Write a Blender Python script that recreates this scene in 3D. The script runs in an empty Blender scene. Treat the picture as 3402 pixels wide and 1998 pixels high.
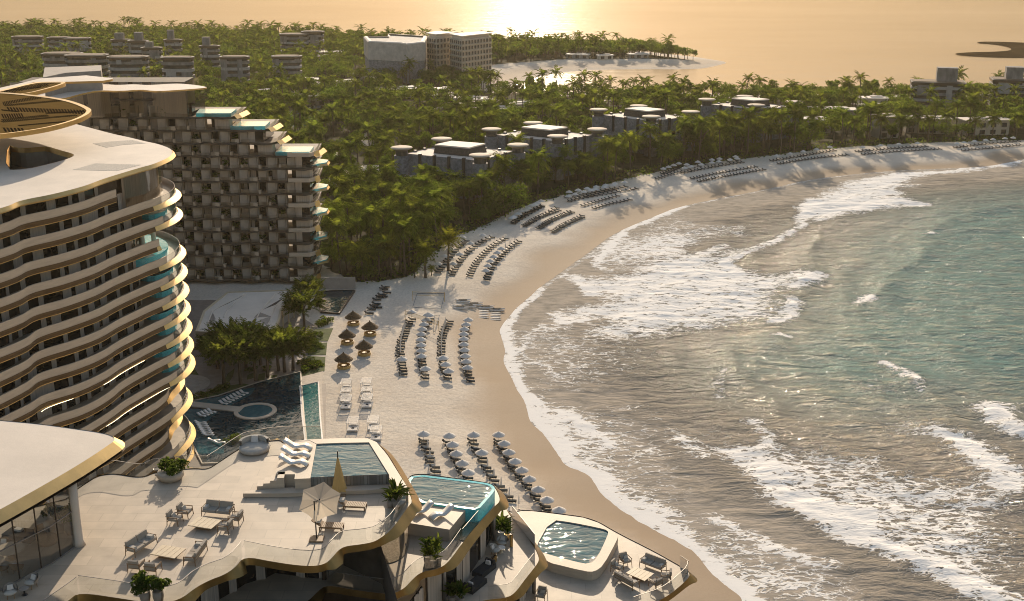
import bpy, math, random
import numpy as np
from mathutils import Vector, Matrix
from mathutils.geometry import tessellate_polygon
R = math.radians
SC = bpy.context.scene
COL = SC.collection
# ---------------------------------------------------------------- camera
CAM_H, FPX, PITCH = 100.0, 4017.0, R(17.53)
cam = bpy.data.cameras.new("camera"); cam_o = bpy.data.objects.new("camera", cam)
COL.objects.link(cam_o); SC.camera = cam_o
cam.sensor_width = 36.0; cam.sensor_fit = 'HORIZONTAL'; cam.lens = 36.0 * FPX / 3402.0
cam.clip_start = 1.0; cam.clip_end = 60000.0
cam_o.location = (0, 0, CAM_H); cam_o.rotation_euler = (R(90) - PITCH, 0, 0)
# ---------------------------------------------------------------- sky and sun
SUN_EL, SUN_AZ = 20.0, 0.6            # azimuth in degrees to the right of straight ahead (+Y)
w = bpy.data.worlds.new("World"); SC.world = w; w.use_nodes = True
wn, wl = w.node_tree.nodes, w.node_tree.links
sky = wn.new("ShaderNodeTexSky"); sky.sky_type = 'NISHITA'; sky.sun_disc = False
sky.sun_elevation = R(SUN_EL); sky.sun_rotation = R(SUN_AZ)
sky.air_density = 1.0; sky.dust_density = 1.2; sky.ozone_density = 0.6; sky.altitude = 0
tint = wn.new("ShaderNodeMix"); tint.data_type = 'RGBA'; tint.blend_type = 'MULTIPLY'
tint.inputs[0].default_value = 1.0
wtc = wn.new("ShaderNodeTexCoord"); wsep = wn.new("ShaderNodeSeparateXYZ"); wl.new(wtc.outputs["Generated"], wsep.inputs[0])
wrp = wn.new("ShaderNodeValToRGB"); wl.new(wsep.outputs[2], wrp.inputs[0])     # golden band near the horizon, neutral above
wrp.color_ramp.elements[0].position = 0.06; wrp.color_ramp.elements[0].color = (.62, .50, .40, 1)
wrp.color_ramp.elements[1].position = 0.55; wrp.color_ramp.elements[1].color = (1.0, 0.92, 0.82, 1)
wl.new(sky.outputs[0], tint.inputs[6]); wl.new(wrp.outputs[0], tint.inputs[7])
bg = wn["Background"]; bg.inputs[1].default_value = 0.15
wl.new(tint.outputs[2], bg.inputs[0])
sl = bpy.data.lights.new("sun", 'SUN'); sl.energy = 3.9; sl.angle = R(0.53); sl.color = (1.0, 0.83, 0.62)
so = bpy.data.objects.new("sun", sl); COL.objects.link(so)
so.rotation_euler = (R(-(90 - SUN_EL)), 0, R(-SUN_AZ))
SC.view_settings.view_transform = 'Standard'; SC.view_settings.look = 'None'
SC.view_settings.exposure = 0.42; SC.view_settings.gamma = 1.0; SC.view_settings.use_curve_mapping = False
SC.cycles.filter_width = 1.0; SC.cycles.max_bounces = 6; SC.cycles.transparent_max_bounces = 16; SC.cycles.diffuse_bounces = 3
SC.cycles.glossy_bounces = 3; SC.cycles.transmission_bounces = 4; SC.cycles.caustics_reflective = False
SC.cycles.caustics_refractive = False; SC.cycles.sample_clamp_indirect = 4.0

random.seed(7); RNG = np.random.default_rng(7)
# ---------------------------------------------------------------- survey helper: photo point -> world point at a height
CP, SP = math.cos(PITCH), math.sin(PITCH)
def W(x, y, z=0.0):
    a = (x - 1701.0) / FPX; b = (999.0 - y) / FPX
    dy = b * SP + CP; dz = b * CP - SP
    t = (z - CAM_H) / dz
    return (a * t, dy * t)
def proj(x, y, z):
    d = y * CP - (z - CAM_H) * SP; u = y * SP + (z - CAM_H) * CP
    return 1701 + FPX * x / d, 999 - FPX * u / d
def crop(ox, oy, s):
    return lambda pts, z=0.0: [W(ox + s * x, oy + s * y, z) for x, y in pts]
D_ = crop(0, 0, 1.35)
R1, R2, R3 = crop(0, 0, .45), crop(1134, 0, .45), crop(2268, 0, .45)
R4, R5, R6 = crop(0, 666, .45), crop(1134, 666, .45), crop(2268, 666, .45)
R7, R8, R9 = crop(0, 1332, .45), crop(1134, 1332, .45), crop(2268, 1332, .45)
E1, E2, E3 = crop(0, 560, 700/2520), crop(0, 960, 700/1786), crop(560, 900, 640/1633)
E4, E5, E6 = crop(560, 320, 560/2181), crop(0, 230, 700/2520), crop(1250, 1480, .35)
E7, E8 = crop(780, 1420, 640/1639), crop(0, 1540, 780/2520)
S_ = crop(0, 0, 1.0)

# ---------------------------------------------------------------- geometry helpers
def chaikin(p, n=2, closed=True):
    p = [tuple(q) for q in p]
    for _ in range(n):
        o = []; L = len(p)
        rng = range(L) if closed else range(L - 1)
        if not closed: o.append(p[0])
        for i in rng:
            a, b = p[i], p[(i + 1) % L]
            o.append(tuple(.75 * u + .25 * v for u, v in zip(a, b)))
            o.append(tuple(.25 * u + .75 * v for u, v in zip(a, b)))
        if not closed: o.append(p[-1])
        p = o
    return p
def catmull(p, step=1.0):
    p = [np.array(q, float) for q in p]
    q = [2 * p[0] - p[1]] + p + [2 * p[-1] - p[-2]]
    out = []
    for i in range(1, len(q) - 2):
        n = max(2, int(np.linalg.norm(q[i + 1] - q[i]) / step))
        for k in range(n):
            t = k / n
            out.append(.5 * (2 * q[i] + (q[i + 1] - q[i - 1]) * t + (2 * q[i - 1] - 5 * q[i] + 4 * q[i + 1] - q[i + 2]) * t * t
                             + (-q[i - 1] + 3 * q[i] - 3 * q[i + 1] + q[i + 2]) * t ** 3))
    out.append(p[-1])
    return [tuple(o) for o in out]
def resample(p, step):
    p = np.array(p, float); d = np.r_[0, np.cumsum(np.linalg.norm(np.diff(p, axis=0), axis=1))]
    n = max(2, int(d[-1] / step) + 1); t = np.linspace(0, d[-1], n)
    return [tuple(q) for q in np.c_[[np.interp(t, d, p[:, k]) for k in range(p.shape[1])]].T]
def area(p):
    return .5 * sum(a[0] * b[1] - b[0] * a[1] for a, b in zip(p, p[1:] + p[:1]))
def ccw(p): return list(p) if area(list(p)) > 0 else list(p)[::-1]
def offset(p, d, closed=True):
    """shift a polyline to its right-hand side (outward for a ccw polygon) by d (number or list)"""
    n = len(p); o = []
    for i in range(n):
        a = p[(i - 1) % n] if closed or i > 0 else p[i]
        b = p[(i + 1) % n] if closed or i < n - 1 else p[i]
        tx, ty = b[0] - a[0], b[1] - a[1]; L = math.hypot(tx, ty) or 1
        dd = d[i] if hasattr(d, '__len__') else d
        o.append((p[i][0] + ty / L * dd, p[i][1] - tx / L * dd))
    return o
def normals(p, closed=True):
    q = offset(p, 1.0, closed); return [(b[0] - a[0], b[1] - a[1]) for a, b in zip(p, q)]
def smooth(a, b, x):
    t = np.clip((x - a) / (b - a), 0, 1); return t * t * (3 - 2 * t)
def inside(px, py, poly):
    px = np.asarray(px, float); py = np.asarray(py, float); r = np.zeros(px.shape, bool)
    n = len(poly)
    for i in range(n):
        x1, y1 = poly[i]; x2, y2 = poly[(i + 1) % n]
        c = ((y1 > py) != (y2 > py))
        if y1 != y2: r ^= c & (px < (x2 - x1) * (py - y1) / (y2 - y1) + x1)
    return r
def dist_line(px, py, line, closed=False):
    px = np.asarray(px, float); py = np.asarray(py, float); d = np.full(px.shape, 1e9)
    n = len(line)
    for i in range(n if closed else n - 1):
        ax, ay = line[i]; bx, by = line[(i + 1) % n]
        vx, vy = bx - ax, by - ay; L = vx * vx + vy * vy or 1e-9
        t = np.clip(((px - ax) * vx + (py - ay) * vy) / L, 0, 1)
        d = np.minimum(d, np.hypot(px - ax - t * vx, py - ay - t * vy))
    return d
def sdist(px, py, poly):
    d = dist_line(px, py, poly, True); return np.where(inside(px, py, poly), d, -d)
_tab = RNG.random((256, 256))
def vnoise(x, y):
    xi = np.floor(x).astype(int); yi = np.floor(y).astype(int); fx = x - xi; fy = y - yi
    fx = fx * fx * (3 - 2 * fx); fy = fy * fy * (3 - 2 * fy)
    g = lambda a, b: _tab[a & 255, b & 255]
    return (g(xi, yi) * (1 - fx) + g(xi + 1, yi) * fx) * (1 - fy) + (g(xi, yi + 1) * (1 - fx) + g(xi + 1, yi + 1) * fx) * fy
def fbm(x, y, o=4):
    s = 0; a = .5
    for k in range(o):
        s = s + a * vnoise(x * 2 ** k + 17.3 * k, y * 2 ** k + 5.1 * k); a *= .5
    return s / (1 - .5 ** o)

class MB:
    """collects shapes; build() links them as ONE mesh object"""
    def __init__(s): s.v = []; s.f = []; s.m = []
    def add(s, vs, fs, m=0):
        o = len(s.v); s.v += [tuple(map(float, q)) for q in vs]; s.f += [tuple(o + i for i in q) for q in fs]; s.m += [m] * len(fs)
    def join(s, b):
        o = len(s.v); s.v += b.v; s.f += [tuple(o + i for i in q) for q in b.f]; s.m += b.m
    def box(s, c, d, rz=0, m=0, top=1.0, rx=0):
        x, y, z = d[0] / 2, d[1] / 2, d[2] / 2
        vs = [(-x, -y, -z), (x, -y, -z), (x, y, -z), (-x, y, -z), (-x * top, -y * top, z), (x * top, -y * top, z), (x * top, y * top, z), (-x * top, y * top, z)]
        M = Matrix.Translation(c) @ Matrix.Rotation(rz, 4, 'Z') @ Matrix.Rotation(rx, 4, 'X')
        s.add([M @ Vector(q) for q in vs], [(0, 3, 2, 1), (4, 5, 6, 7), (0, 1, 5, 4), (1, 2, 6, 5), (2, 3, 7, 6), (3, 0, 4, 7)], m)
    def poly(s, p, z, m=0, flip=False, holes=()):
        loops = [[Vector((q[0], q[1], 0)) for q in p]] + [[Vector((q[0], q[1], 0)) for q in h] for h in holes]
        t = tessellate_polygon(loops); pts = [q for l in loops for q in l]
        fs = []
        for a, b, c in t:
            A, B, C = pts[a], pts[b], pts[c]
            up = (B.x - A.x) * (C.y - A.y) - (B.y - A.y) * (C.x - A.x) > 0
            fs.append((a, b, c) if up != flip else (a, c, b))
        s.add([(q.x, q.y, z) for q in pts], fs, m)
    def ring(s, a, za, b, zb, m=0, closed=True):
        """wall between polyline a (at za, below) and b (at zb, above); a ccw polygon gives outward faces"""
        n = len(a); f = lambda z, i: z[i] if hasattr(z, '__len__') else z
        vs = [(q[0], q[1], f(za, i)) for i, q in enumerate(a)] + [(q[0], q[1], f(zb, i)) for i, q in enumerate(b)]
        s.add(vs, [(i, (i + 1) % n, n + (i + 1) % n, n + i) for i in range(n if closed else n - 1)], m)
    def prism(s, p, z0, z1, m=0, mside=None, holes=(), bottom=True):
        p = ccw(p); holes = [ccw(h)[::-1] for h in holes]
        s.poly(p, z1, m, holes=holes)
        if bottom: s.poly(p, z0, m, flip=True, holes=holes)
        for l in [p] + holes: s.ring(l, z0, l, z1, m if mside is None else mside)
    def tube(s, pts, rad, n=8, m=0, cap=True):
        pts = [Vector(q) for q in pts]; rs = rad if hasattr(rad, '__len__') else [rad] * len(pts); o = []
        for i, q in enumerate(pts):
            t = (pts[min(i + 1, len(pts) - 1)] - pts[max(i - 1, 0)]).normalized()
            u = t.orthogonal().normalized() if abs(t.z) > .95 or True else t.cross(Vector((0, 0, 1))).normalized()
            if i: u = (pu - t * pu.dot(t)).normalized()
            pu = u; wv = t.cross(u)
            o += [q + (u * math.cos(2 * math.pi * k / n) + wv * math.sin(2 * math.pi * k / n)) * rs[i] for k in range(n)]
        fs = [(i * n + k, i * n + (k + 1) % n, (i + 1) * n + (k + 1) % n, (i + 1) * n + k) for i in range(len(pts) - 1) for k in range(n)]
        if cap: fs += [tuple(range(n))[::-1], tuple((len(pts) - 1) * n + k for k in range(n))]
        s.add(o, fs, m)
    def lathe(s, c, prof, n=16, m=0, sx=1, sy=1):
        vs = [(c[0] + r * sx * math.cos(2 * math.pi * k / n), c[1] + r * sy * math.sin(2 * math.pi * k / n), c[2] + z) for r, z in prof for k in range(n)]
        L = len(prof)
        fs = [(i * n + k, i * n + (k + 1) % n, (i + 1) * n + (k + 1) % n, (i + 1) * n + k) for i in range(L - 1) for k in range(n)]
        if prof[-1][0] > 1e-6: fs.append(tuple((L - 1) * n + k for k in range(n)))
        if prof[0][0] > 1e-6: fs.append(tuple(range(n))[::-1])
        s.add(vs, fs, m)
    def quad(s, a, b, c, d, m=0): s.add([a, b, c, d], [(0, 1, 2, 3)], m)
    def sheet(s, prof, w, M=None, th=.05, m=0):
        """ribbon: profile of (x,z) swept across y by w, given thickness th"""
        n = len(prof); vs = []
        for dz in (0, -th):
            for sgn in (-1, 1):
                for i, (x, z) in enumerate(prof): vs.append(Vector((x, sgn * w / 2, z + dz)))
        fs = []
        for i in range(n - 1):
            fs += [(i, i + 1, n + i + 1, n + i), (2 * n + i + 1, 2 * n + i, 3 * n + i, 3 * n + i + 1),
                   (i + 1, i, 2 * n + i, 2 * n + i + 1), (n + i, n + i + 1, 3 * n + i + 1, 3 * n + i)]
        fs += [(0, n, 3 * n, 2 * n), (n - 1, 3 * n - 1, 4 * n - 1, 2 * n - 1)]
        s.add([(M @ v) if M else v for v in vs], fs, m)
    def build(s, name, mats, parent=None, smooth_=False, world=False):
        me = bpy.data.meshes.new(name); me.from_pydata(s.v, [], s.f)
        mats = mats if isinstance(mats, (list, tuple)) else [mats]
        for q in mats: me.materials.append(q)
        if len(mats) > 1: me.polygons.foreach_set("material_index", s.m)
        if smooth_: me.polygons.foreach_set("use_smooth", [True] * len(s.f))
        me.update()
        o = bpy.data.objects.new(name, me); COL.objects.link(o)
        if parent:
            o.parent = parent
            if world: o.location = -parent.location
        return o
def tag(o, label, cat, group=None, kind=None):
    if label: o["label"] = label
    if cat: o["category"] = cat
    if group: o["group"] = group
    if kind: o["kind"] = kind
    return o
def thing(name, label, cat, loc=(0, 0, 0), rz=0, group=None):
    o = bpy.data.objects.new(name, None); COL.objects.link(o)
    o.empty_display_size = .5; o.location = loc; o.rotation_euler = (0, 0, rz)
    return tag(o, label, cat, group)
def copy_tree(o, parent=None):
    c = o.copy(); COL.objects.link(c)
    if parent: c.parent = parent
    for ch in list(o.children): copy_tree(ch, c)
    return c
def structure(o): o["kind"] = "structure"; return o
class PartSet:
    """up to 100 nearest pieces become parts, the rest one part of kind stuff"""
    def __init__(s): s.l = []
    def put(s, key, mb): s.l.append((key, mb))
    def build(s, name, mats, parent, world=True, cap=100, smooth_=False):
        s.l.sort(key=lambda q: q[0]); rest = MB()
        for i, (k, mb) in enumerate(s.l):
            if i < cap: mb.build(name, mats, parent, smooth_, world)
            else: rest.join(mb)
        if rest.f: rest.build(name, mats, parent, smooth_, world)["kind"] = "stuff"

# ---------------------------------------------------------------- materials
def nt_new(name):
    m = bpy.data.materials.new(name); m.use_nodes = True
    n = m.node_tree; return m, n.nodes, n.links, n.nodes["Principled BSDF"]
def M(name, col, rough=.6, metal=0.0, var=.18, scale=1.5, bump=0.0, bscale=25.0, spec=.5, stretch=None, objvar=0.0):
    m, n, l, p = nt_new(name)
    p.inputs["Roughness"].default_value = rough; p.inputs["Metallic"].default_value = metal
    p.inputs["Specular IOR Level"].default_value = spec
    tc = n.new("ShaderNodeTexCoord"); mp = n.new("ShaderNodeMapping"); l.new(tc.outputs["Object"], mp.inputs[0])
    if stretch: mp.inputs["Scale"].default_value = stretch
    nz = n.new("ShaderNodeTexNoise"); nz.inputs["Scale"].default_value = scale; nz.inputs["Detail"].default_value = 6; nz.inputs["Roughness"].default_value = .65
    l.new(mp.outputs[0], nz.inputs["Vector"])
    mr = n.new("ShaderNodeMapRange"); mr.inputs[1].default_value = .3; mr.inputs[2].default_value = .7
    mr.inputs[3].default_value = 1 - var; mr.inputs[4].default_value = 1 + var
    l.new(nz.outputs[0], mr.inputs[0]); fac = mr.outputs[0]
    if objvar:
        oi = n.new("ShaderNodeObjectInfo"); m2 = n.new("ShaderNodeMapRange"); m2.inputs[3].default_value = 1 - objvar; m2.inputs[4].default_value = 1 + objvar
        l.new(oi.outputs["Random"], m2.inputs[0]); mu = n.new("ShaderNodeMath"); mu.operation = 'MULTIPLY'
        l.new(fac, mu.inputs[0]); l.new(m2.outputs[0], mu.inputs[1]); fac = mu.outputs[0]
    vm = n.new("ShaderNodeVectorMath"); vm.operation = 'SCALE'; vm.inputs[0].default_value = col
    l.new(fac, vm.inputs["Scale"]); l.new(vm.outputs[0], p.inputs["Base Color"])
    if bump:
        b = n.new("ShaderNodeTexNoise"); b.inputs["Scale"].default_value = bscale; b.inputs["Detail"].default_value = 4
        l.new(mp.outputs[0], b.inputs["Vector"]); bp = n.new("ShaderNodeBump"); bp.inputs["Strength"].default_value = bump; bp.inputs["Distance"].default_value = .1
        l.new(b.outputs[0], bp.inputs["Height"]); l.new(bp.outputs[0], p.inputs["Normal"])
    return m
def tiles(name, col, sx, sy, joint=.03, rough=.5, var=.12, jdark=.75):
    """stone slabs: brick pattern in object space"""
    m, n, l, p = nt_new(name); p.inputs["Roughness"].default_value = rough
    tc = n.new("ShaderNodeTexCoord"); br = n.new("ShaderNodeTexBrick"); l.new(tc.outputs["Object"], br.inputs["Vector"])
    br.inputs["Scale"].default_value = 1; br.inputs["Brick Width"].default_value = sx; br.inputs["Row Height"].default_value = sy
    br.inputs["Mortar Size"].default_value = joint; br.inputs["Mortar Smooth"].default_value = .3
    c = Vector(col)
    br.inputs["Color1"].default_value = (*(c * (1 + var)), 1); br.inputs["Color2"].default_value = (*(c * (1 - var)), 1); br.inputs["Mortar"].default_value = (*(c * jdark), 1)
    nz = n.new("ShaderNodeTexNoise"); nz.inputs["Scale"].default_value = .8; nz.inputs["Detail"].default_value = 7; l.new(tc.outputs["Object"], nz.inputs["Vector"])
    mr = n.new("ShaderNodeMapRange"); mr.inputs[1].default_value = .3; mr.inputs[2].default_value = .7; mr.inputs[3].default_value = .86; mr.inputs[4].default_value = 1.1
    l.new(nz.outputs[0], mr.inputs[0]); vm = n.new("ShaderNodeVectorMath"); vm.operation = 'SCALE'
    l.new(br.outputs["Color"], vm.inputs[0]); l.new(mr.outputs[0], vm.inputs["Scale"]); l.new(vm.outputs[0], p.inputs["Base Color"])
    return m
def clear_glass(name, tint=(.93, .95, .94), gloss=.14):
    m, n, l, p = nt_new(name); n.remove(p); out = n["Material Output"]
    t = n.new("ShaderNodeBsdfTransparent"); t.inputs[0].default_value = (*tint, 1)
    g = n.new("ShaderNodeBsdfGlossy"); g.inputs["Roughness"].default_value = .04; g.inputs[0].default_value = (.9, .9, .9, 1)
    fr = n.new("ShaderNodeFresnel"); fr.inputs[0].default_value = 1.45
    mx = n.new("ShaderNodeMixShader"); mu = n.new("ShaderNodeMath"); mu.operation = 'ADD'; mu.inputs[1].default_value = gloss - .04
    l.new(fr.outputs[0], mu.inputs[0]); l.new(mu.outputs[0], mx.inputs[0]); l.new(t.outputs[0], mx.inputs[1]); l.new(g.outputs[0], mx.inputs[2]); l.new(mx.outputs[0], out.inputs[0])
    return m
def water(name, col, col2, scale=1.2, bump=.35, rough=.04, stretch=(1, 1, 1)):
    m, n, l, p = nt_new(name); p.inputs["Roughness"].default_value = rough; p.inputs["IOR"].default_value = 1.33; p.inputs['Specular IOR Level'].default_value = .32
    tc = n.new("ShaderNodeTexCoord"); mp = n.new("ShaderNodeMapping"); mp.inputs["Scale"].default_value = stretch; l.new(tc.outputs["Object"], mp.inputs[0])
    nz = n.new("ShaderNodeTexNoise"); nz.inputs["Scale"].default_value = scale; nz.inputs["Detail"].default_value = 3; nz.inputs["Distortion"].default_value = .6; l.new(mp.outputs[0], nz.inputs["Vector"])
    mx = n.new("ShaderNodeMix"); mx.data_type = 'RGBA'; mx.inputs[6].default_value = (*col, 1); mx.inputs[7].default_value = (*col2, 1)
    mr = n.new("ShaderNodeMapRange"); mr.inputs[1].default_value = .35; mr.inputs[2].default_value = .65; l.new(nz.outputs[0], mr.inputs[0]); l.new(mr.outputs[0], mx.inputs[0]); l.new(mx.outputs[2], p.inputs["Base Color"])
    bp = n.new("ShaderNodeBump"); bp.inputs["Strength"].default_value = bump; bp.inputs["Distance"].default_value = .25; l.new(nz.outputs[0], bp.inputs["Height"]); l.new(bp.outputs[0], p.inputs["Normal"])
    return m
def leaf(name, col, tcol, var=.35, objvar=.25, hue=(1.28, 1.10, 1.0)):
    m, n, l, p = nt_new(name); n.remove(p); out = n["Material Output"]
    tc = n.new("ShaderNodeTexCoord"); nz = n.new("ShaderNodeTexNoise"); nz.inputs["Scale"].default_value = .9; nz.inputs["Detail"].default_value = 3; l.new(tc.outputs["Object"], nz.inputs["Vector"])
    oi = n.new("ShaderNodeObjectInfo"); gi = n.new("ShaderNodeNewGeometry")
    s = None
    for src, a in ((nz.outputs[0], var), (oi.outputs["Random"], objvar), (gi.outputs["Random Per Island"], .3)):
        mr = n.new("ShaderNodeMapRange"); mr.inputs[1].default_value = .25 if src == nz.outputs[0] else 0; mr.inputs[2].default_value = .75 if src == nz.outputs[0] else 1
        mr.inputs[3].default_value = 1 - a; mr.inputs[4].default_value = 1 + a; l.new(src, mr.inputs[0])
        if s is None: s = mr.outputs[0]
        else:
            mu = n.new("ShaderNodeMath"); mu.operation = 'MULTIPLY'; l.new(s, mu.inputs[0]); l.new(mr.outputs[0], mu.inputs[1]); s = mu.outputs[0]
    hn = n.new("ShaderNodeTexNoise"); hn.inputs["Scale"].default_value = .085; hn.inputs["Detail"].default_value = 2; l.new(gi.outputs["Position"], hn.inputs["Vector"])
    hr = n.new("ShaderNodeMapRange"); hr.inputs[1].default_value = .42; hr.inputs[2].default_value = .62; l.new(hn.outputs[0], hr.inputs[0])
    sh = []
    for c, node in ((col, "ShaderNodeBsdfDiffuse"), (tcol, "ShaderNodeBsdfTranslucent")):
        hx = n.new("ShaderNodeMix"); hx.data_type = 'RGBA'; hx.inputs[6].default_value = (*c, 1); hx.inputs[7].default_value = (c[0] * hue[0], c[1] * hue[1], c[2] * hue[2], 1); l.new(hr.outputs[0], hx.inputs[0])
        vm = n.new("ShaderNodeVectorMath"); vm.operation = 'SCALE'; l.new(hx.outputs[2], vm.inputs[0]); l.new(s, vm.inputs["Scale"])
        b = n.new(node); l.new(vm.outputs[0], b.inputs[0]); sh.append(b)
    mx = n.new("ShaderNodeMixShader"); mx.inputs[0].default_value = .5
    l.new(sh[0].outputs[0], mx.inputs[1]); l.new(sh[1].outputs[0], mx.inputs[2]); l.new(mx.outputs[0], out.inputs[0])
    return m
def emit(name, col, st):
    m, n, l, p = nt_new(name); p.inputs["Base Color"].default_value = (*col, 1)
    p.inputs["Emission Color"].default_value = (*col, 1); p.inputs["Emission Strength"].default_value = st; return m

m_vill = M("villa_roof_plaster", (.66, .58, .49), .8, var=.1, scale=.3)
m_roof = M("roof_plaster", (.66, .58, .49), .75, var=.10, scale=.16, bump=.1, bscale=3)
m_trav = M("travertine", (.50, .41, .31), .6, var=.13, scale=.9, stretch=(.4, .4, 3))
m_floor = tiles("terrace_stone", (.45, .37, .28), 2.4, 1.2, .03, .6, .09, .83)
m_wgold = M("shaded_gold_edge", (.235, .16, .065), .34, 1.0, var=.3, scale=.35)  # darker copy of the gold; shade on the near edges is in its colour
m_gold = M("gold_metal", (.60, .41, .17), .38, 1.0, var=.12, scale=.6)
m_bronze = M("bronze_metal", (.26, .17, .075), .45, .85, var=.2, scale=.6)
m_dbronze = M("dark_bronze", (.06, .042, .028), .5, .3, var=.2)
m_curtain = M("curtain_linen", (.52, .44, .36), .9, var=.28, scale=2.2, stretch=(4, 4, .05))
m_dark = M("dark_glazing", (.022, .019, .016), .08, 0, var=.3, scale=.4, spec=.6)
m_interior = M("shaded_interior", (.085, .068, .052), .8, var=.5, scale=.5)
m_glass = clear_glass("clear_glass")
m_frost = clear_glass("facade_glass", (.62, .58, .52), .10)
m_smoke = clear_glass("smoked_balustrade", (.78, .75, .70), .05)
m_wall = M("rendered_wall", (.34, .30, .26), .8, var=.14, scale=.7, bump=.1)
m_concrete = M("board_concrete", (.42, .39, .355), .85, var=.22, scale=.35, bump=.15)
m_stone = M("grey_slate", (.19, .195, .205), .8, var=.5, scale=.9, bump=.4, bscale=2)
m_black = M("black_stone", (.025, .024, .024), .6)
m_wood = M("teak_wood", (.26, .16, .08), .6, var=.3, scale=3, stretch=(1, 8, 8))
m_pale = M("pale_timber", (.56, .45, .30), .6, var=.15, scale=3, stretch=(1, 8, 8))
m_cush = M("taupe_cushion", (.35, .305, .25), .95, var=.1, scale=4)
m_pillow = M("light_pillow", (.48, .44, .38), .95, var=.1, scale=4)
m_navy = M("navy_cushion", (.028, .038, .045), .95, var=.2, scale=4, objvar=.3, spec=.08)
m_grey = M("charcoal_cushion", (.05, .05, .05), .95, var=.2, spec=.08)
m_white = M("white_canvas", (.64, .60, .55), .85, var=.06, objvar=.06)
m_canvas = leaf("cream_canvas", (.60, .545, .46), (.70, .62, .50), .06, .02, (1, 1, 1))
m_yellow = M("ochre_canvas", (.55, .36, .13), .85, var=.1)
m_shell = M("white_shell", (.80, .76, .70), .25, var=.03)
m_thatch = M("thatch", (.12, .075, .035), .95, var=.5, scale=6, bump=.5, objvar=.15)
m_bamboo = M("bamboo", (.46, .30, .10), .6, var=.2)
m_metal = M("dark_metal", (.05, .05, .05), .4, .7)
m_steel = M("brushed_steel", (.30, .28, .26), .55, .6)
m_pool = water("pool_water", (.022, .10, .125), (.045, .155, .18), 1.3, .24, stretch=(.55, 1.3, 1))
m_turq = M("turquoise_pool_glass", (.12, .64, .68), .12, var=.25, scale=6)
m_turqw = water("turquoise_water", (.09, .46, .50), (.16, .56, .58), 1.3, .4, stretch=(.6, 1.2, 1))
m_dpool = water("dark_pool_water", (.009, .027, .038), (.018, .048, .062), .55, .4)
m_spool = water("shallow_pool_water", (.02, .09, .11), (.035, .13, .15), 1.0, .4)
m_mosaic = tiles("pool_mosaic", (.34, .32, .30), .25, .25, .03, .4, .45, .5)
m_gravel = M("white_gravel", (.5, .46, .40), .9, var=.45, scale=8, bump=.5)
m_pave = tiles("paving", (.36, .31, .26), 1.2, .6, .02, .7, .06, .8)
m_brick = tiles("paver_strip", (.42, .35, .28), .6, .3, .03, .75, .12, .75)
m_lawn = M("lawn", (.06, .085, .012), .95, var=.3, scale=.8, bump=.3)
m_led = emit("led_strip", (1.0, .86, .58), 2.6)
m_terra = M("planter_clay", (.30, .26, .22), .85, var=.15)
m_trunk = M("bark", (.10, .075, .05), .95, var=.3, scale=3, stretch=(1, 1, .3))
m_leafA = leaf("broad_leaf", (.046, .078, .016), (.150, .220, .024))
m_leafB = leaf("palm_leaf", (.062, .094, .017), (.195, .255, .027))
m_leafC = leaf("feathery_leaf", (.060, .090, .016), (.17, .215, .025))
m_leafD = leaf("glossy_potted_leaf", (.045, .085, .02), (.13, .19, .03))
m_moss = M("wet_green_channel", (.045, .075, .03), .4)
# ================================================================ LAND AND SEA
near_shore = (R8([(3300, 2300), (2900, 1650)]) + R9([(490, 1480), (400, 1400), (250, 1300), (150, 1150)]) +
    R8([(2520, 1045), (2400, 990), (2200, 880), (2080, 800), (1970, 720), (1880, 600), (1840, 540), (1740, 500), (1680, 480), (1630, 420), (1590, 360), (1545, 280), (1480, 220), (1410, 150), (1390, 80), (1368, 0)]) +
    R5([(1300, 1370), (1240, 1250), (1212, 1180), (1235, 1110), (1195, 1010), (1175, 960), (1230, 890), (1300, 800), (1400, 720), (1480, 640), (1600, 560), (1720, 470), (1850, 380), (1960, 290), (2080, 220), (2300, 130), (2520, 40)]) +
    R3([(640, 1400), (900, 1335), (1250, 1290), (1600, 1260), (2000, 1245), (2250, 1235), (2520, 1180)]))
near_shore = chaikin(near_shore, 2, closed=False)
bay_shore = S_([(1700, 303), (1620, 301), (1600, 292), (1622, 278), (1700, 252), (1740, 243), (1810, 230), (1945, 220), (2124, 218), (2268, 219), (2300, 214), (2340, 204)])
coast = ([(60, -300)] + near_shore + [(270, 535), (360, 555), (520, 600), (900, 660), (2600, 700), (2600, 820), (900, 770), (420, 735), (220, 716), (110, 712), (40, 718)] +
    chaikin(bay_shore, 2, closed=False) + [(128, 925), (95, 965), (60, 990), (0, 985), (-40, 1000), (-90, 1010), (-150, 1050), (-260, 1075), (-420, 1100), (-700, 1120), (-2600, 1150), (-2600, -300)])
beach_edge = D_([(880, 695), (950, 690), (1010, 682), (1035, 655), (1062, 632), (1090, 600), (1130, 578), (1190, 558), (1240, 530), (1300, 503), (1400, 478), (1500, 452), (1600, 425), (1750, 400), (1900, 383), (2050, 364), (2250, 352), (2520, 345)], 2)
beach_edge = chaikin(beach_edge, 1, closed=False)
forest_poly = beach_edge + [(380, 565), (560, 620), (2500, 690), (2500, 1150), (-2500, 1150), (-2500, 352), (-135, 352), (-60, 352), (-50, 335)]
bay_sand = S_([(1507, 234), (1584, 220), (1719, 209), (1854, 198), (2034, 196), (2214, 196), (2268, 195), (2330, 195), (2346, 208), (2268, 232), (1745, 296), (1700, 312), (1640, 312), (1590, 280)], 2)
def ground_z(x, y):
    x = np.asarray(x, float); y = np.asarray(y, float)
    d = sdist(x, y, coast)
    return np.where(d > 0, 2.0 * smooth(0, 24, d) , -2.6 * smooth(0, 45, -d))
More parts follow.
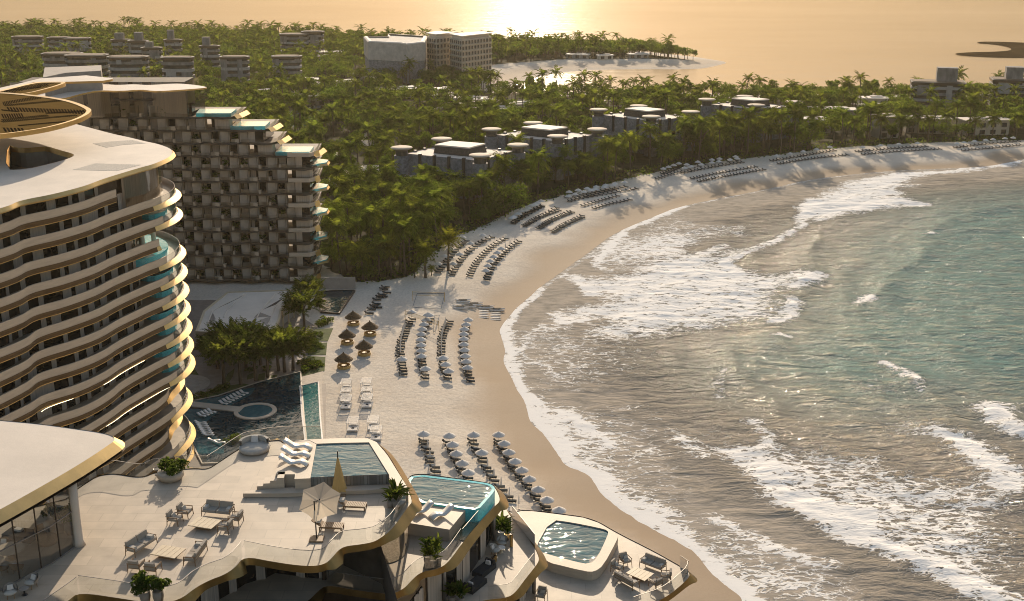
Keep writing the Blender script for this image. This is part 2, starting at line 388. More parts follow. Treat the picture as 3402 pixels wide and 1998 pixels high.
def grid_mesh(name, xs, ys, zf, mat, attrs=None):
    X, Y = np.meshgrid(xs, ys); Z, at = zf(X, Y)
    nx, ny = len(xs), len(ys); v = np.stack([X, Y, Z], -1).reshape(-1, 3)
    i = np.arange(nx * ny).reshape(ny, nx); q = np.stack([i[:-1, :-1], i[:-1, 1:], i[1:, 1:], i[1:, :-1]], -1).reshape(-1, 4)
    me = bpy.data.meshes.new(name); me.vertices.add(len(v)); me.vertices.foreach_set("co", v.ravel())
    me.loops.add(q.size); me.loops.foreach_set("vertex_index", q.ravel().astype(np.int32)); me.polygons.add(len(q))
    me.polygons.foreach_set("loop_start", np.arange(0, q.size, 4, dtype=np.int32)); me.polygons.foreach_set("use_smooth", np.ones(len(q), bool))
    for k, a in at.items():
        A = me.attributes.new(k, 'FLOAT', 'POINT'); A.data.foreach_set("value", np.asarray(a, np.float32).ravel())
    me.update(calc_edges=True); me.validate(); me.materials.append(mat)
    o = bpy.data.objects.new(name, me); COL.objects.link(o); return o

# --- ground material: sand, wet sand, forest floor
m_ground, n, l, p = nt_new("ground"); p.inputs["Specular IOR Level"].default_value = .04
def attr(n, name): a = n.new("ShaderNodeAttribute"); a.attribute_name = name; return a.outputs["Fac"]
def mixc(n, l, f, a, b):
    x = n.new("ShaderNodeMix"); x.data_type = 'RGBA'
    for k, q in ((0, f), (6, a), (7, b)):
        if hasattr(q, "links"): l.new(q, x.inputs[k])
        else: x.inputs[k].default_value = q if k == 0 else (*q, 1)
    return x.outputs[2]
def noise(n, l, vec, scale, detail=5, rough=.6, dist=0):
    z = n.new("ShaderNodeTexNoise"); z.inputs["Scale"].default_value = scale; z.inputs["Detail"].default_value = detail; z.inputs["Roughness"].default_value = rough; z.inputs["Distortion"].default_value = dist
    l.new(vec, z.inputs["Vector"]); return z.outputs[0]
def rng(n, l, v, a, b, c=0., d=1.):
    x = n.new("ShaderNodeMapRange"); x.inputs[1].default_value = a; x.inputs[2].default_value = b; x.inputs[3].default_value = c; x.inputs[4].default_value = d; l.new(v, x.inputs[0]); return x.outputs[0]
def math2(n, l, op, a, b):
    x = n.new("ShaderNodeMath"); x.operation = op
    for k, q in enumerate((a, b)):
        if hasattr(q, "links"): l.new(q, x.inputs[k])
        else: x.inputs[k].default_value = q
    return x.outputs[0]
pos = n.new("ShaderNodeNewGeometry").outputs["Position"]
sand = mixc(n, l, rng(n, l, noise(n, l, pos, .06, 6), .3, .7), (.64, .555, .455), (.76, .68, .57))
sand = mixc(n, l, rng(n, l, noise(n, l, pos, 1.6, 4), .42, .74, 0, .42), sand, (.36, .30, .235))
wetf = math2(n, l, 'MULTIPLY', attr(n, "wet"), rng(n, l, noise(n, l, pos, .03, 3), .25, .65, .75, 1.0))
sand = mixc(n, l, wetf, sand, (.395, .295, .20))
floor_c = mixc(n, l, rng(n, l, noise(n, l, pos, .12, 5), .35, .65), (.030, .034, .014), (.085, .072, .042))
vegf = rng(n, l, math2(n, l, 'ADD', attr(n, "veg"), rng(n, l, noise(n, l, pos, .25, 5), .3, .7, -.25, .25)), .42, .58)
l.new(mixc(n, l, vegf, sand, floor_c), p.inputs["Base Color"])
l.new(rng(n, l, wetf, .2, 1, .95, .75), p.inputs["Roughness"])
bp = n.new("ShaderNodeBump"); bp.inputs["Strength"].default_value = .5; bp.inputs["Distance"].default_value = .35
hh = math2(n, l, 'ADD', noise(n, l, pos, .9, 6, .7), math2(n, l, 'MULTIPLY', noise(n, l, pos, .15, 3), 2.0))
dry = math2(n, l, 'SUBTRACT', 1.0, wetf)
l.new(math2(n, l, 'MULTIPLY', hh, dry), bp.inputs["Height"]); l.new(bp.outputs[0], p.inputs["Normal"])

def ground_f(X, Y):
    d = sdist(X, Y, coast); nz = fbm(X / 18, Y / 18)
    Z = np.where(d > 0, 2.0 * smooth(0, 24, d), -2.6 * smooth(0, 45, -d))
    dune = smooth(20, 40, d) * (fbm(X / 9, Y / 9) - .5) * .5 * (Y > 340)
    near = dist_line(X, Y, near_shore)
    wd = near + (nz - .5) * 12
    wet = np.clip(1 - smooth(6, 17, wd), 0, 1)
    wet = np.maximum(wet, .55 * (1 - smooth(2, 22, np.abs(dist_line(X, Y, bay_shore)))) )
    veg = smooth(-3, 3, sdist(X, Y, forest_poly)) * smooth(5, 11, d) * (1 - smooth(-3, 3, sdist(X, Y, bay_sand)))
    return Z + np.maximum(dune, -.1) * (1 - veg), {"wet": wet, "veg": veg}
xs = np.r_[-2600, -1500, -900, np.arange(-560, 561, 3.0), 900, 1500, 2600]
ys = np.r_[-300, -50, np.arange(60, 1180, 3.0), 1400]
structure(grid_mesh("ground", xs, ys, ground_f, m_ground))

# --- far sea
def sea_material(name, local):
    m, n, l, p = nt_new(name); p.inputs["IOR"].default_value = 1.33
    pos = n.new("ShaderNodeNewGeometry").outputs["Position"]
    mp = n.new("ShaderNodeMapping"); l.new(pos, mp.inputs[0])
    if not local:
        mp.inputs["Scale"].default_value = (.5, 1.0, 1)
        a = noise(n, l, mp.outputs[0], .05, 6, .6, .4); b = noise(n, l, mp.outputs[0], .35, 4, .6)
        l.new(mixc(n, l, rng(n, l, noise(n, l, mp.outputs[0], .004, 4), .3, .7), (.39, .275, .15), (.47, .34, .20)), p.inputs["Base Color"])  # reflection of the golden sky put into the tan base colour
        bp = n.new("ShaderNodeBump"); bp.inputs["Strength"].default_value = .6; bp.inputs["Distance"].default_value = 1.3
        l.new(math2(n, l, 'ADD', a, math2(n, l, 'MULTIPLY', b, .22)), bp.inputs["Height"]); l.new(bp.outputs[0], p.inputs["Normal"])
        p.inputs["Roughness"].default_value = .6; p.inputs["Specular IOR Level"].default_value = 0
        g = n.new("ShaderNodeBsdfGlossy"); g.inputs["Roughness"].default_value = .15; l.new(bp.outputs[0], g.inputs["Normal"])
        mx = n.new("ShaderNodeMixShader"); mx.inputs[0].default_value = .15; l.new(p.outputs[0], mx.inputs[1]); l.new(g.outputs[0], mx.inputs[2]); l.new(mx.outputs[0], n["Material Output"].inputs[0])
        return m
    mp.inputs["Scale"].default_value = (.42, 1.0, 1)
    rip = noise(n, l, mp.outputs[0], .55, 5, .62, .5); chop = noise(n, l, mp.outputs[0], .16, 3, .55, .8)
    body = mixc(n, l, attr(n, "teal"), (.285, .250, .205), (.108, .222, .208))
    body = mixc(n, l, math2(n, l, 'MULTIPLY', attr(n, "thin"), .85), body, (.52, .45, .37))
    body = mixc(n, l, rng(n, l, rip, .42, .68, 0, .5), body, (.125, .13, .11))  # ripple shading put into the body colour, following the bump
    # lacy foam: cell walls of warped voronoi nets, thickness driven by the foam attribute
    wp = n.new("ShaderNodeTexNoise"); wp.inputs["Scale"].default_value = .35; wp.inputs["Detail"].default_value = 3; l.new(pos, wp.inputs["Vector"])
    wv = n.new("ShaderNodeVectorMath"); wv.operation = 'MULTIPLY_ADD'; wv.inputs[1].default_value = (3.2, 3.2, 0); l.new(wp.outputs["Color"], wv.inputs[0]); l.new(pos, wv.inputs[2])
    m2 = n.new("ShaderNodeMapping"); m2.inputs["Scale"].default_value = (.36, .95, 1); l.new(wv.outputs[0], m2.inputs[0])
    nets = []
    for sc in (.62, 1.45, 3.4):
        v = n.new("ShaderNodeTexVoronoi"); v.feature = 'DISTANCE_TO_EDGE'; v.inputs["Scale"].default_value = sc; l.new(m2.outputs[0], v.inputs["Vector"])
        nets.append(rng(n, l, v.outputs["Distance"], 0, .34, 1, 0))
    blot = noise(n, l, m2.outputs[0], .35, 5, .65)
    net = math2(n, l, 'ADD', math2(n, l, 'MULTIPLY', nets[0], .45), math2(n, l, 'ADD', math2(n, l, 'MULTIPLY', nets[1], .35), math2(n, l, 'MULTIPLY', blot, .55)))
    net = math2(n, l, 'ADD', net, rng(n, l, nets[2], 0, 1, -.10, .16))
    fa = attr(n, "foam")
    f = rng(n, l, math2(n, l, 'ADD', net, math2(n, l, 'MULTIPLY', fa, 1.27)), 1.10, 1.30)
    f = math2(n, l, 'MULTIPLY', f, rng(n, l, fa, .02, .12))
    l.new(mixc(n, l, f, body, (.92, .89, .84)), p.inputs["Base Color"])
    dull = math2(n, l, "MAXIMUM", f, attr(n, "calm")); p.inputs["Roughness"].default_value = .7; p.inputs["Specular IOR Level"].default_value = 0
    bp = n.new("ShaderNodeBump"); bp.inputs["Strength"].default_value = 1.0; bp.inputs["Distance"].default_value = 1.5
    h = math2(n, l, 'ADD', math2(n, l, 'MULTIPLY', rip, .62), chop)
    h = math2(n, l, 'ADD', h, math2(n, l, 'MULTIPLY', noise(n, l, mp.outputs[0], 2.1, 3, .6, .4), .17))
    calm = rng(n, l, attr(n, "thin"), 0, 1, 1, .12)
    h = math2(n, l, 'ADD', math2(n, l, 'MULTIPLY', math2(n, l, 'MULTIPLY', h, rng(n, l, f, 0, 1, 1, .35)), calm), math2(n, l, 'MULTIPLY', f, .22))
    l.new(h, bp.inputs["Height"]); l.new(bp.outputs[0], p.inputs["Normal"])
    g = n.new("ShaderNodeBsdfGlossy"); g.inputs["Roughness"].default_value = .09; l.new(bp.outputs[0], g.inputs["Normal"])
    fr = n.new("ShaderNodeFresnel"); fr.inputs[0].default_value = 1.33; l.new(bp.outputs[0], fr.inputs["Normal"])
    fc = math2(n, l, "MULTIPLY", math2(n, l, "MINIMUM", fr.outputs[0], .45), rng(n, l, dull, 0, .95, .72, 0))
    mx = n.new("ShaderNodeMixShader"); l.new(fc, mx.inputs[0]); l.new(p.outputs[0], mx.inputs[1]); l.new(g.outputs[0], mx.inputs[2]); l.new(mx.outputs[0], n["Material Output"].inputs[0])
    return m
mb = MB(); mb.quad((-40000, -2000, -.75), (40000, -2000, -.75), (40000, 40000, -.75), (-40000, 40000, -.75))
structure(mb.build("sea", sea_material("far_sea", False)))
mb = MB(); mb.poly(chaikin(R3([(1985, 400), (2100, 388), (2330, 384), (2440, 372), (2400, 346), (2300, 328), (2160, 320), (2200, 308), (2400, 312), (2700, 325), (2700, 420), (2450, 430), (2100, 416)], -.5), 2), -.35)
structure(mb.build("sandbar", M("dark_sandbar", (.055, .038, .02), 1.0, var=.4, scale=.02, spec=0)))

# --- the surf bay: a fine grid with real waves; foam, depth and colour as surface fields
P6 = lambda pts: R6(pts); 
foam_areas = [   # (polygon, density, soft edge in metres, fade direction)
    (R5([(1700, 560), (1830, 545), (2060, 548), (2250, 420), (2400, 380), (2520, 330)]) + R6([(130, 400), (330, 330), (520, 380), (330, 470), (640, 520), (930, 480), (1010, 560), (860, 640), (800, 700), (780, 830), (700, 900), (400, 940), (0, 985)]) + R5([(2350, 1010), (2100, 1050), (1830, 1030), (1840, 960), (1900, 900), (1760, 900), (1620, 890), (1600, 830), (1720, 770), (1900, 740), (1740, 640)]), .54, 11),
    (R5([(1880, 480), (1900, 410), (2010, 300), (2250, 260), (2520, 230)]) + R6([(250, 170), (520, 160), (560, 270), (200, 300)]) + R5([(2420, 420), (2200, 440), (2000, 520)]), .24, 8),
    (R3([(850, 1475), (1050, 1400), (1300, 1320), (1600, 1275), (1780, 1270), (1660, 1350), (1840, 1370), (1640, 1400), (1700, 1480), (1850, 1530), (1300, 1560), (900, 1600)]), .55, 9),
    (R3([(1300, 1320), (1800, 1262), (2250, 1235), (2520, 1180), (2520, 1215), (2200, 1262), (1800, 1300), (1500, 1340)]), .6, 5),
    (R6([(800, 60), (900, -10), (1450, -10), (1860, 12), (1870, 40), (1480, 45), (1250, 120), (1000, 180), (850, 130)]), .42, 5),
    (R5([(1240, 1110), (1480, 880), (1660, 920), (1480, 1010), (1430, 1120), (1520, 1180), (1600, 1230), (1640, 1330), (1560, 1290), (1420, 1220), (1330, 1260), (1250, 1250)]), .30, 6),
    (R9([(400, 370), (700, 330), (1000, 350), (1300, 350), (1600, 450), (2000, 540), (2520, 650), (2520, 1500), (2420, 1490), (2100, 1370), (1900, 1260), (1700, 1190), (1500, 1090), (1300, 960), (1150, 830), (950, 790), (750, 720), (640, 600), (570, 480)]), .33, 10),
    (R9([(430, 375), (700, 350), (950, 480), (1050, 640), (1450, 780), (1900, 1050), (2520, 1350), (2520, 1540), (2420, 1490), (2100, 1370), (1900, 1260), (1700, 1190), (1500, 1090), (1300, 960), (1150, 830), (950, 790), (750, 720), (640, 600), (570, 480)]), .26, 14),
    (R9([(1100, 40), (1500, 60), (2000, 160), (2520, 250), (2520, 560), (2000, 440), (1500, 300)]), .20, 14),
    (R9([(2180, 0), (2300, -30), (2520, 30), (2520, 240), (2440, 190), (2320, 140)]), .55, 5),
    (R9([(1900, 230), (2050, 270), (2200, 330), (2520, 440), (2520, 690), (2420, 640), (2280, 540), (2170, 450), (2110, 350)]), .45, 5),
    (R6([(1350, 1190), (1500, 1195), (1680, 1290), (1800, 1410), (1900, 1500), (1300, 1480), (1150, 1300)]), .12, 8),
    (R9([(0, 960), (200, 860), (420, 980), (700, 1100), (1080, 1210), (1350, 1260), (1200, 1300), (1350, 1440), (1500, 1500), (520, 1500), (390, 1400), (240, 1300), (140, 1150)]), .30, 9),
    (R8([(1370, 0), (1480, 20), (1700, 120), (1820, 200), (2000, 330), (2120, 360), (1850, 420), (1960, 530), (2150, 640), (2420, 760), (2520, 860), (2520, 1045), (2200, 880), (1970, 720), (1850, 550), (1690, 490), (1600, 370), (1480, 220), (1390, 90)]), .20, 7),
    (R8([(2050, 10), (2300, 30), (2520, 150), (2520, 330), (2400, 300), (2330, 180), (2100, 90)]), .17, 8),
    (R5([(1240, 1000), (1500, 850), (1700, 920), (2000, 1010), (2500, 1080), (2400, 1250), (2100, 1400), (1700, 1470), (1400, 1470), (1260, 1250)]), .17, 14),
    (R8([(1400, 0), (2000, 0), (2520, 200), (2700, 700), (2600, 1000), (2200, 860), (1850, 540), (1600, 360), (1480, 220)]), .15, 12),
    (R5([(1750, 480), (2000, 280), (2300, 130), (2520, 60), (2700, 200), (2500, 380), (2050, 540)]), .20, 10),
    (R9([(0, 160), (300, 200), (480, 300), (250, 380), (0, 300)]), .16, 8),
]
foam_lines = [   # (line, width m, density)
    (R8([(1390, 10), (1410, 90), (1480, 200), (1590, 345), (1680, 470), (1860, 560), (1960, 700), (2080, 790), (2280, 905), (2520, 1030)]), 2.3, .56),
    (R8([(1420, 0), (1500, 60), (1640, 230), (1720, 330), (1830, 470), (1960, 600), (2150, 740), (2420, 900)]), 3.0, .24),
    (R8([(1640, 80), (1800, 190), (1900, 270), (1980, 320)]), 2.2, .5),
    (R5([(1185, 930), (1200, 1010), (1245, 1110), (1215, 1180), (1250, 1260), (1310, 1370), (1370, 1470)]), 2.2, .56),
    (R5([(1185, 930), (1240, 890), (1310, 800), (1400, 725), (1480, 650)]), 1.5, .42),
    (R5([(2520, 45), (2300, 140), (2100, 225), (2020, 300), (1900, 420), (1880, 480), (1960, 520)]), 1.6, .5),
    (R5([(1700, 560), (1790, 640), (1830, 690)]), 2.5, .5), (R5([(1595, 840), (1640, 900), (1780, 890)]), 2.2, .5),
    (R6([(940, 95), (855, 130), (890, 190), (720, 285), (580, 350), (420, 405), (325, 460), (380, 540)]), 2.2, .55),
    (R6([(1010, 560), (920, 600), (850, 640)]), 2.8, .7), (R6([(835, 740), (800, 840), (740, 895), (690, 905)]), 2.4, .6),
    (R6([(290, 330), (140, 410), (0, 500)]), 2.2, .45), (R6([(1370, 715), (1300, 760)]), 2.2, .6), (R6([(770, 1010), (700, 1000)]), 1.6, .55),
    (R6([(1840, 240), (1800, 255)]), 1.5, .6), (R6([(1490, 1200), (1640, 1270), (1720, 1330), (1780, 1400)]), 1.4, .5),
    (R9([(400, 380), (570, 480), (640, 600), (750, 720), (950, 790), (1150, 835), (1300, 960)]), 3.4, .62),
    (R9([(930, 790), (1060, 880), (1190, 980), (1320, 1030), (1500, 1090), (1700, 1190), (1900, 1260), (2100, 1370), (2420, 1490)]), 3.0, .62),
    (R9([(210, 860), (300, 910), (430, 970), (560, 1050), (770, 1120), (930, 1180), (1070, 1215)]), 1.8, .45),
    (R9([(1910, 235), (2080, 320), (2180, 450), (2300, 550), (2430, 650)]), 3.0, .6), (R9([(2230, 60), (2350, 160), (2520, 235)]), 3.0, .6),
    (R9([(0, 1020), (150, 1140), (250, 1300), (400, 1400), (530, 1500)]), 2.4, .5),
    (R9([(530, 160), (590, 230), (640, 310)]), 2.2, .4), (R9([(0, 290), (80, 340), (150, 410)]), 2.2, .4), (R6([(300, 1270), (240, 1370), (260, 1450)]), 1.2, .35),
]
crests = [   # (line, height, width): swell ridges, steep towards the beach
    (R6([(2400, 40), (2080, 110), (1850, 220), (1790, 300), (1810, 410), (1680, 500), (1570, 555), (1580, 620), (1450, 700), (1330, 750), (1170, 860)]), 1.0, 6),
    (R6([(1300, 90), (1000, 240), (930, 400), (1000, 540), (850, 650), (830, 760), (740, 920), (750, 1000), (680, 1090), (550, 1160), (480, 1280), (450, 1400)]), .95, 5.5),
    (R6([(940, 95), (870, 190), (720, 290), (420, 405), (325, 470)]), .55, 3.5),
    (R6([(370, 1050), (370, 1160), (330, 1280), (250, 1400)]), .7, 4.5),
    (R6([(1480, 1190), (1640, 1270), (1780, 1400)]) + R9([(2000, 120)]), .8, 5), (R6([(1900, 1340), (2100, 1400), (2300, 1480)]) + R9([(2520, 230)]), .9, 5),
    (R9([(330, 60), (560, 200), (660, 330), (640, 600), (750, 720), (1150, 830), (1500, 1090), (1900, 1260), (2420, 1490)]), .75, 5),
    (R9([(640, 20), (760, 200), (960, 300), (1100, 340)]), .8, 5), (R9([(0, 290), (150, 410), (300, 560), (700, 760), (1000, 870)]), .6, 4),
    (R9([(210, 860), (560, 1050), (1070, 1215)]), .4, 3), (R9([(1900, 230), (2180, 450), (2430, 650)]), .8, 5),
    (R8([(1640, 80), (1980, 320), (2200, 480), (2520, 700)]), .45, 3.5), (R8([(1900, 20), (2150, 200), (2400, 330), (2520, 420)]), .6, 4.5),
]
def surf_f(X, Y):
    sh = X.shape; d = -sdist(X, Y, coast)                     # metres seaward
    wx = X + (fbm(X / 7, Y / 7) - .5) * 7; wy = Y + (fbm(X / 7 + 40, Y / 7 + 9) - .5) * 7
    ux = X + (fbm(X / 2.5 + 3, Y / 2.5) - .5) * 3; uy = Y + (fbm(X / 2.5 + 60, Y / 2.5 + 9) - .5) * 3
    foam = np.zeros(sh)
    for poly, dens, soft in foam_areas:
        foam = np.maximum(foam, 0) + dens * smooth(-soft * .35, soft, sdist(wx, wy, poly)) * (1 - .25 * foam)
    for line, wdt, dens in foam_lines:
        foam = foam + .84 * dens * np.exp(-(dist_line(ux, uy, line) / wdt) ** 2)
    foam = np.clip(foam + .22 * np.exp(-((d - .6) / 1.2) ** 2), 0, .655)
    foam *= .78 + .44 * fbm(X / 14, Y / 5)
    teal_p = S_([(3700, 640), (3150, 700), (2980, 820), (2880, 960), (2760, 1120), (2620, 1220), (2850, 1280), (3100, 1260), (3700, 1300)])
    teal = smooth(-42, 26, sdist(wx, wy, teal_p)) * .95 + .16 * smooth(15, 60, d) * smooth(200, 260, Y)
    teal = np.clip(teal, 0, 1)
    thin = 1 - smooth(2, 40, d + (fbm(X / 20, Y / 20) - .5) * 26)
    calm = 1 - smooth(20, 62, d)
    Z = np.zeros(sh)
    for line, h, wdt in crests:
        lx = X + (fbm(X / 12, Y / 12) - .5) * 5
        dd = dist_line(lx, Y, line); taper = .5 + .8 * fbm(X / 25 + 11, Y / 25)
        Z += .75 * h * taper * (.9 * np.exp(-dd / (wdt * .62)) - .14 * np.exp(-((dd - 1.8 * wdt) / wdt) ** 2))
    sw = fbm(X / 22 + 3, Y / 8 + 5, 3) - .5; rp = fbm(X / 5, Y / 2.2, 3) - .5
    deep = smooth(2, 28, d)
    Z = (Z + sw * .75 + rp * .30 + (fbm(X / 15 + 9, Y / 3.6 + 2, 3) - .5) * .55 * smooth(20, 60, d) + .16 * np.sin(d / 2.3 + 7 * fbm(X / 30, Y / 30) + X / 40) * smooth(6, 30, d) * (1 - smooth(90, 150, d))) * deep + .06 + .10 * np.clip(foam, 0, 1) * smooth(0, 6, d) + foam * rp * .5 * smooth(2, 10, d)
    Z = np.where(d < 0, np.where(d > -7, .05 + .07 * (d), -.5), Z)
    edge = smooth(0, 15, Y - 118) * smooth(0, 25, 305 - X)
    Z = Z * edge - .74 * (1 - edge)
    return Z, {"foam": foam, "teal": teal, "thin": thin, "calm": calm}
structure(grid_mesh("surf_water", np.arange(-8, 306, .75), np.arange(118, 575, .75), surf_f, sea_material("surf", True)))
# ================================================================ CURVED HOTEL (left)
def ring_parts(curve, z, parent, outs, par_mask, par_h=1.05, fas=.62):
    pass
FH = 3.6
m_slot = M("painted_slot_shade", (.018, .012, .007), 1.0, spec=0)  # near-black strips on the canopies stand for the shade inside the slots
m_dbronze2 = M("brown_bronze", (.11, .068, .03), .5, .5, var=.2, scale=.5)
roofA_near = S_([(0, 693), (67, 668), (178, 645), (278, 619), (347, 594), (458, 560), (508, 546), (553, 527), (570, 514), (573, 506), (564, 494), (528, 480), (483, 470), (430, 457), (375, 445), (310, 428), (244, 411)], 60)
faceA = [(-112, 100), (-100, 122), (-90, 141), (-81, 157)] + roofA_near + [(-101, 257), (-112, 266)]
faceA = resample(catmull(faceA, 1.0), 1.0)
hotelA = thing("curved_hotel", "curved hotel tower with long sweeping stone balcony bands and a white plaster roof", "hotel", (-80, 190, 2))
def is_prow(p): return float(smooth(199, 208, p[1]))
mb = MB()      # roof with the courtyard opening and the shallow gravel strips
hole = chaikin(E5([(85, 905), (200, 940), (330, 945), (480, 930), (575, 925), (720, 970), (860, 1008), (890, 1030), (845, 1062), (650, 1120), (300, 1200), (60, 1205)], 60), 1)
outer = faceA + [(-150, 280), (-190, 200), (-160, 90)]
mb.prism(outer, 59.15, 60, 0, mside=1, holes=[hole])
mb.build("roof", [m_roof, m_gold], hotelA, world=True)
mb = MB(); lipo = [.5 + .1 * is_prow(p) for p in faceA]
mb.ring(offset(faceA, [a - .1 for a in lipo], False), 59.45, offset(faceA, 0.06, False), 60.03, 0, closed=False)
mb.ring(offset(faceA, -1.4, False), 58.75, offset(faceA, [a - .1 for a in lipo], False), 59.45, 0, closed=False)
mb.build("roof_edge", m_gold, hotelA, True, True)
for pts in ([(1110, 890), (1340, 865), (1580, 850), (1740, 888), (1480, 905), (1270, 938)], [(870, 1205), (1140, 1128), (1690, 1145), (1400, 1218)]):
    mb = MB(); mb.prism(E5(pts, 60.02), 60.0, 60.03); mb.build("gravel_strip", m_gravel, hotelA, world=True)
# courtyard walls, storeys seen through the opening
mb = MB(); mb.ring(ccw(hole)[::-1], 48, ccw(hole)[::-1], 59.2, 0); mb.poly(hole, 50.5, 1); mb.build("courtyard_wall", [m_wall, m_lawn], hotelA, world=True)
hr = offset(ccw(hole), .04); mb = MB()
mb.ring(offset(ccw(hole), -.5), 59.2, offset(ccw(hole), -.1), 60.03, 0); mb.build("courtyard_rim", m_gold, hotelA, world=True)
for zz in (52.6, 55.9):
    mb = MB(); ii = offset(ccw(hole), -1.6); mb.ring(ii, zz, ii, zz + .5, 0); mb.poly(ccw(hole), zz + .5, 1, holes=[ii[::-1]]); mb.build("courtyard_balcony", [m_bronze, m_trav], hotelA, world=True)
winA, curA = PartSet(), PartSet()
prow_i = max(range(len(faceA)), key=lambda i: -abs(faceA[i][1] - 211.5) - (0 if faceA[i][0] > -63 else 99))
for k in range(1, 17):
    z = 60 - FH * k
    ph = k * .9; fr = []
    for i, q in enumerate(faceA):
        wob = .55 * math.sin(i / 5.2 + ph) * float(smooth(190, 175, q[1])) * (k > 5) + .8 * math.sin(i / 9.0 + k) * (k > 9) * float(smooth(195, 180, q[1]))
        low = -2.2 * is_prow(q) * (k in (12, 14)) - 1.0 * is_prow(q) * (k > 12)
        fr.append(wob + low)
    cur = offset(faceA, fr, False)
    wall_full = offset(faceA, [-3.0 - 3.5 * is_prow(q) for q in faceA], False)
    i0, i1 = 0, len(faceA)
    if k == 1: i1 = next(i for i, q in enumerate(faceA) if q[1] > 194.5 and q[0] > -75)
    if k == 4: i1 = next(i for i, q in enumerate(faceA) if q[1] > 204.5)
    c, wl_ = cur[i0:i1], wall_full[i0:i1]
    pr = [is_prow(q) for q in faceA[i0:i1]]
    # slab
    mb = MB(); mb.poly(c + wl_[::-1], z, 0); mb.poly(c + wl_[::-1], z - .5, 1, flip=True)
    if i1 < len(faceA): mb.quad((*c[-1], z - .5), (*wl_[-1], z - .5), (*wl_[-1], z), (*c[-1], z), 1)
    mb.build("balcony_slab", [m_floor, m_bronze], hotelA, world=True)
    # bronze soffit edge that flares into a wide gilded lip round the prow
    low_o = [-.10 + 1.0 * a for a in pr]; zl = [z - .80 + .13 * a for a in pr]
    mb = MB(); lp = offset(c, low_o, False); c2 = offset(c, .05, False)
    mb.ring(lp, zl, c2, z + .03, 0, closed=False)
    js = [j for j, a in enumerate(pr) if a < .5]
    mb.build("bronze_edge", m_dbronze2, hotelA, True, True)
    pj = [j for j, a in enumerate(pr) if a >= .35]
    if pj:
        mb = MB(); a0, b0 = pj[0], pj[-1] + 1
        mb.ring(offset(lp[a0:b0], .03, False), [q + .02 for q in zl[a0:b0]], offset(c2[a0:b0], .03, False), z + .06, 0, closed=False)
        mb.ring(offset(c[a0:b0], -.5, False), z - .66, lp[a0:b0], zl[a0:b0], 0, closed=False)
        mb.build("gilded_lip", m_gold, hotelA, True, True)
    thin = offset(c, -.06, False); mb = MB(); ja = [j for j, a in enumerate(pr) if a < .6]
    if ja:
        tt = thin[ja[0]:ja[-1] + 1]; mb.ring(tt, z - .89, tt, z - .78, 0, closed=False); mb.build("gold_trim", m_gold, hotelA, True, True)
    # parapet: stone along the long face, glass round the prow
    pa = [j for j, q in enumerate(faceA[i0:i1]) if q[1] < 206.5 and q[0] > -120 and j < prow_i - i0 + 1]
    if pa:
        q = c[pa[0]:pa[-1] + 1]; qi = offset(q, -.22, False); mb = MB()
        mb.ring(q, z, q, z + 1.28, 0, closed=False); mb.ring(qi[::-1], z, qi[::-1], z + 1.28, 0, closed=False); mb.ring(q, z + 1.28, qi, z + 1.28, 0, closed=False)
        for e, o2 in ((0, 1), (-1, 0)):
            s_ = [(*q[e], z), (*qi[e], z), (*qi[e], z + 1.28), (*q[e], z + 1.28)]; mb.quad(*s_)
        mb.build("parapet", m_trav, hotelA, True, True)
        if len(c) > pa[-1] + 3:
            g = offset(c[pa[-1]:], -.15, False); mb = MB(); mb.ring(g, z, g, z + 1.1, 0, closed=False); mb.build("glass_balustrade", m_glass, hotelA, world=True)
            mb = MB(); mb.tube([(*v, z + 1.1) for v in g], .035, 4); mb.build("handrail", m_steel, hotelA, world=True)
    # recessed glazing: bays of dark glass between linen curtains
    zt = z + FH - .5
    if k == 1: zt = 59.3
    wseq = resample(wl_, .9); j = 0; bay = 0
    rr = random.Random(k)
    while j < len(wseq) - 2:
        nb = rr.choice((3, 4, 4, 5)); e = min(j + nb, len(wseq) - 1)
        seg = wseq[j:e + 1]; key = -seg[0][1] if seg[0][0] > -95 else 999
        key = math.hypot(seg[0][0] + 66, seg[0][1] - 190)
        b = MB(); b.ring(seg, z + .02, seg, zt, 0, closed=False)
        b.box((*seg[0], (z + zt) / 2), (.12, .12, zt - z), m=1); winA.put(key, b)
        cs = offset(wseq[e - 1 if rr.random() < .7 else max(j, e - 2):e + 1], .14, False)
        b = MB(); b.ring(cs, z + .03, cs, zt - .05, 0, closed=False); curA.put(key, b)
        if rr.random() < .3:
            cs = offset(wseq[j:j + 2], .14, False); b = MB(); b.ring(cs, z + .03, cs, zt - .05, 0, closed=False); curA.put(key + 5, b)
        j = e
    mb = MB(); mb.ring(wl_, zt, wl_, z + FH - .45, 0, closed=False); mb.build("ceiling_band", m_bronze, hotelA, world=True)
    # prow plunge pools with turquoise glass sides
    if k in (3, 6, 7, 8, 9, 10, 11) and i1 == len(faceA):
        px = -60.9; poly = chaikin([(-67.2, 207.4), (-64.0, 205.6), (-61.9, 208.8), (-61.9, 213.5), (-64.5, 219.5), (-68.5, 221)], 1)
        if k % 2: poly = chaikin([(-66.2, 208.9), (-63.4, 207.5), (-62.0, 210.2), (-62.2, 213.5), (-64.5, 218.5), (-67.5, 219.5)], 1)
        mb = MB(); mb.ring(ccw(poly), z, ccw(poly), z + 1.0, 0); mb.build("pool_wall", m_turq, hotelA, world=True)
        mb = MB(); mb.poly(ccw(poly), z + .98, 0); mb.build("pool_water", m_spool if k > 3 else m_turqw, hotelA, world=True)
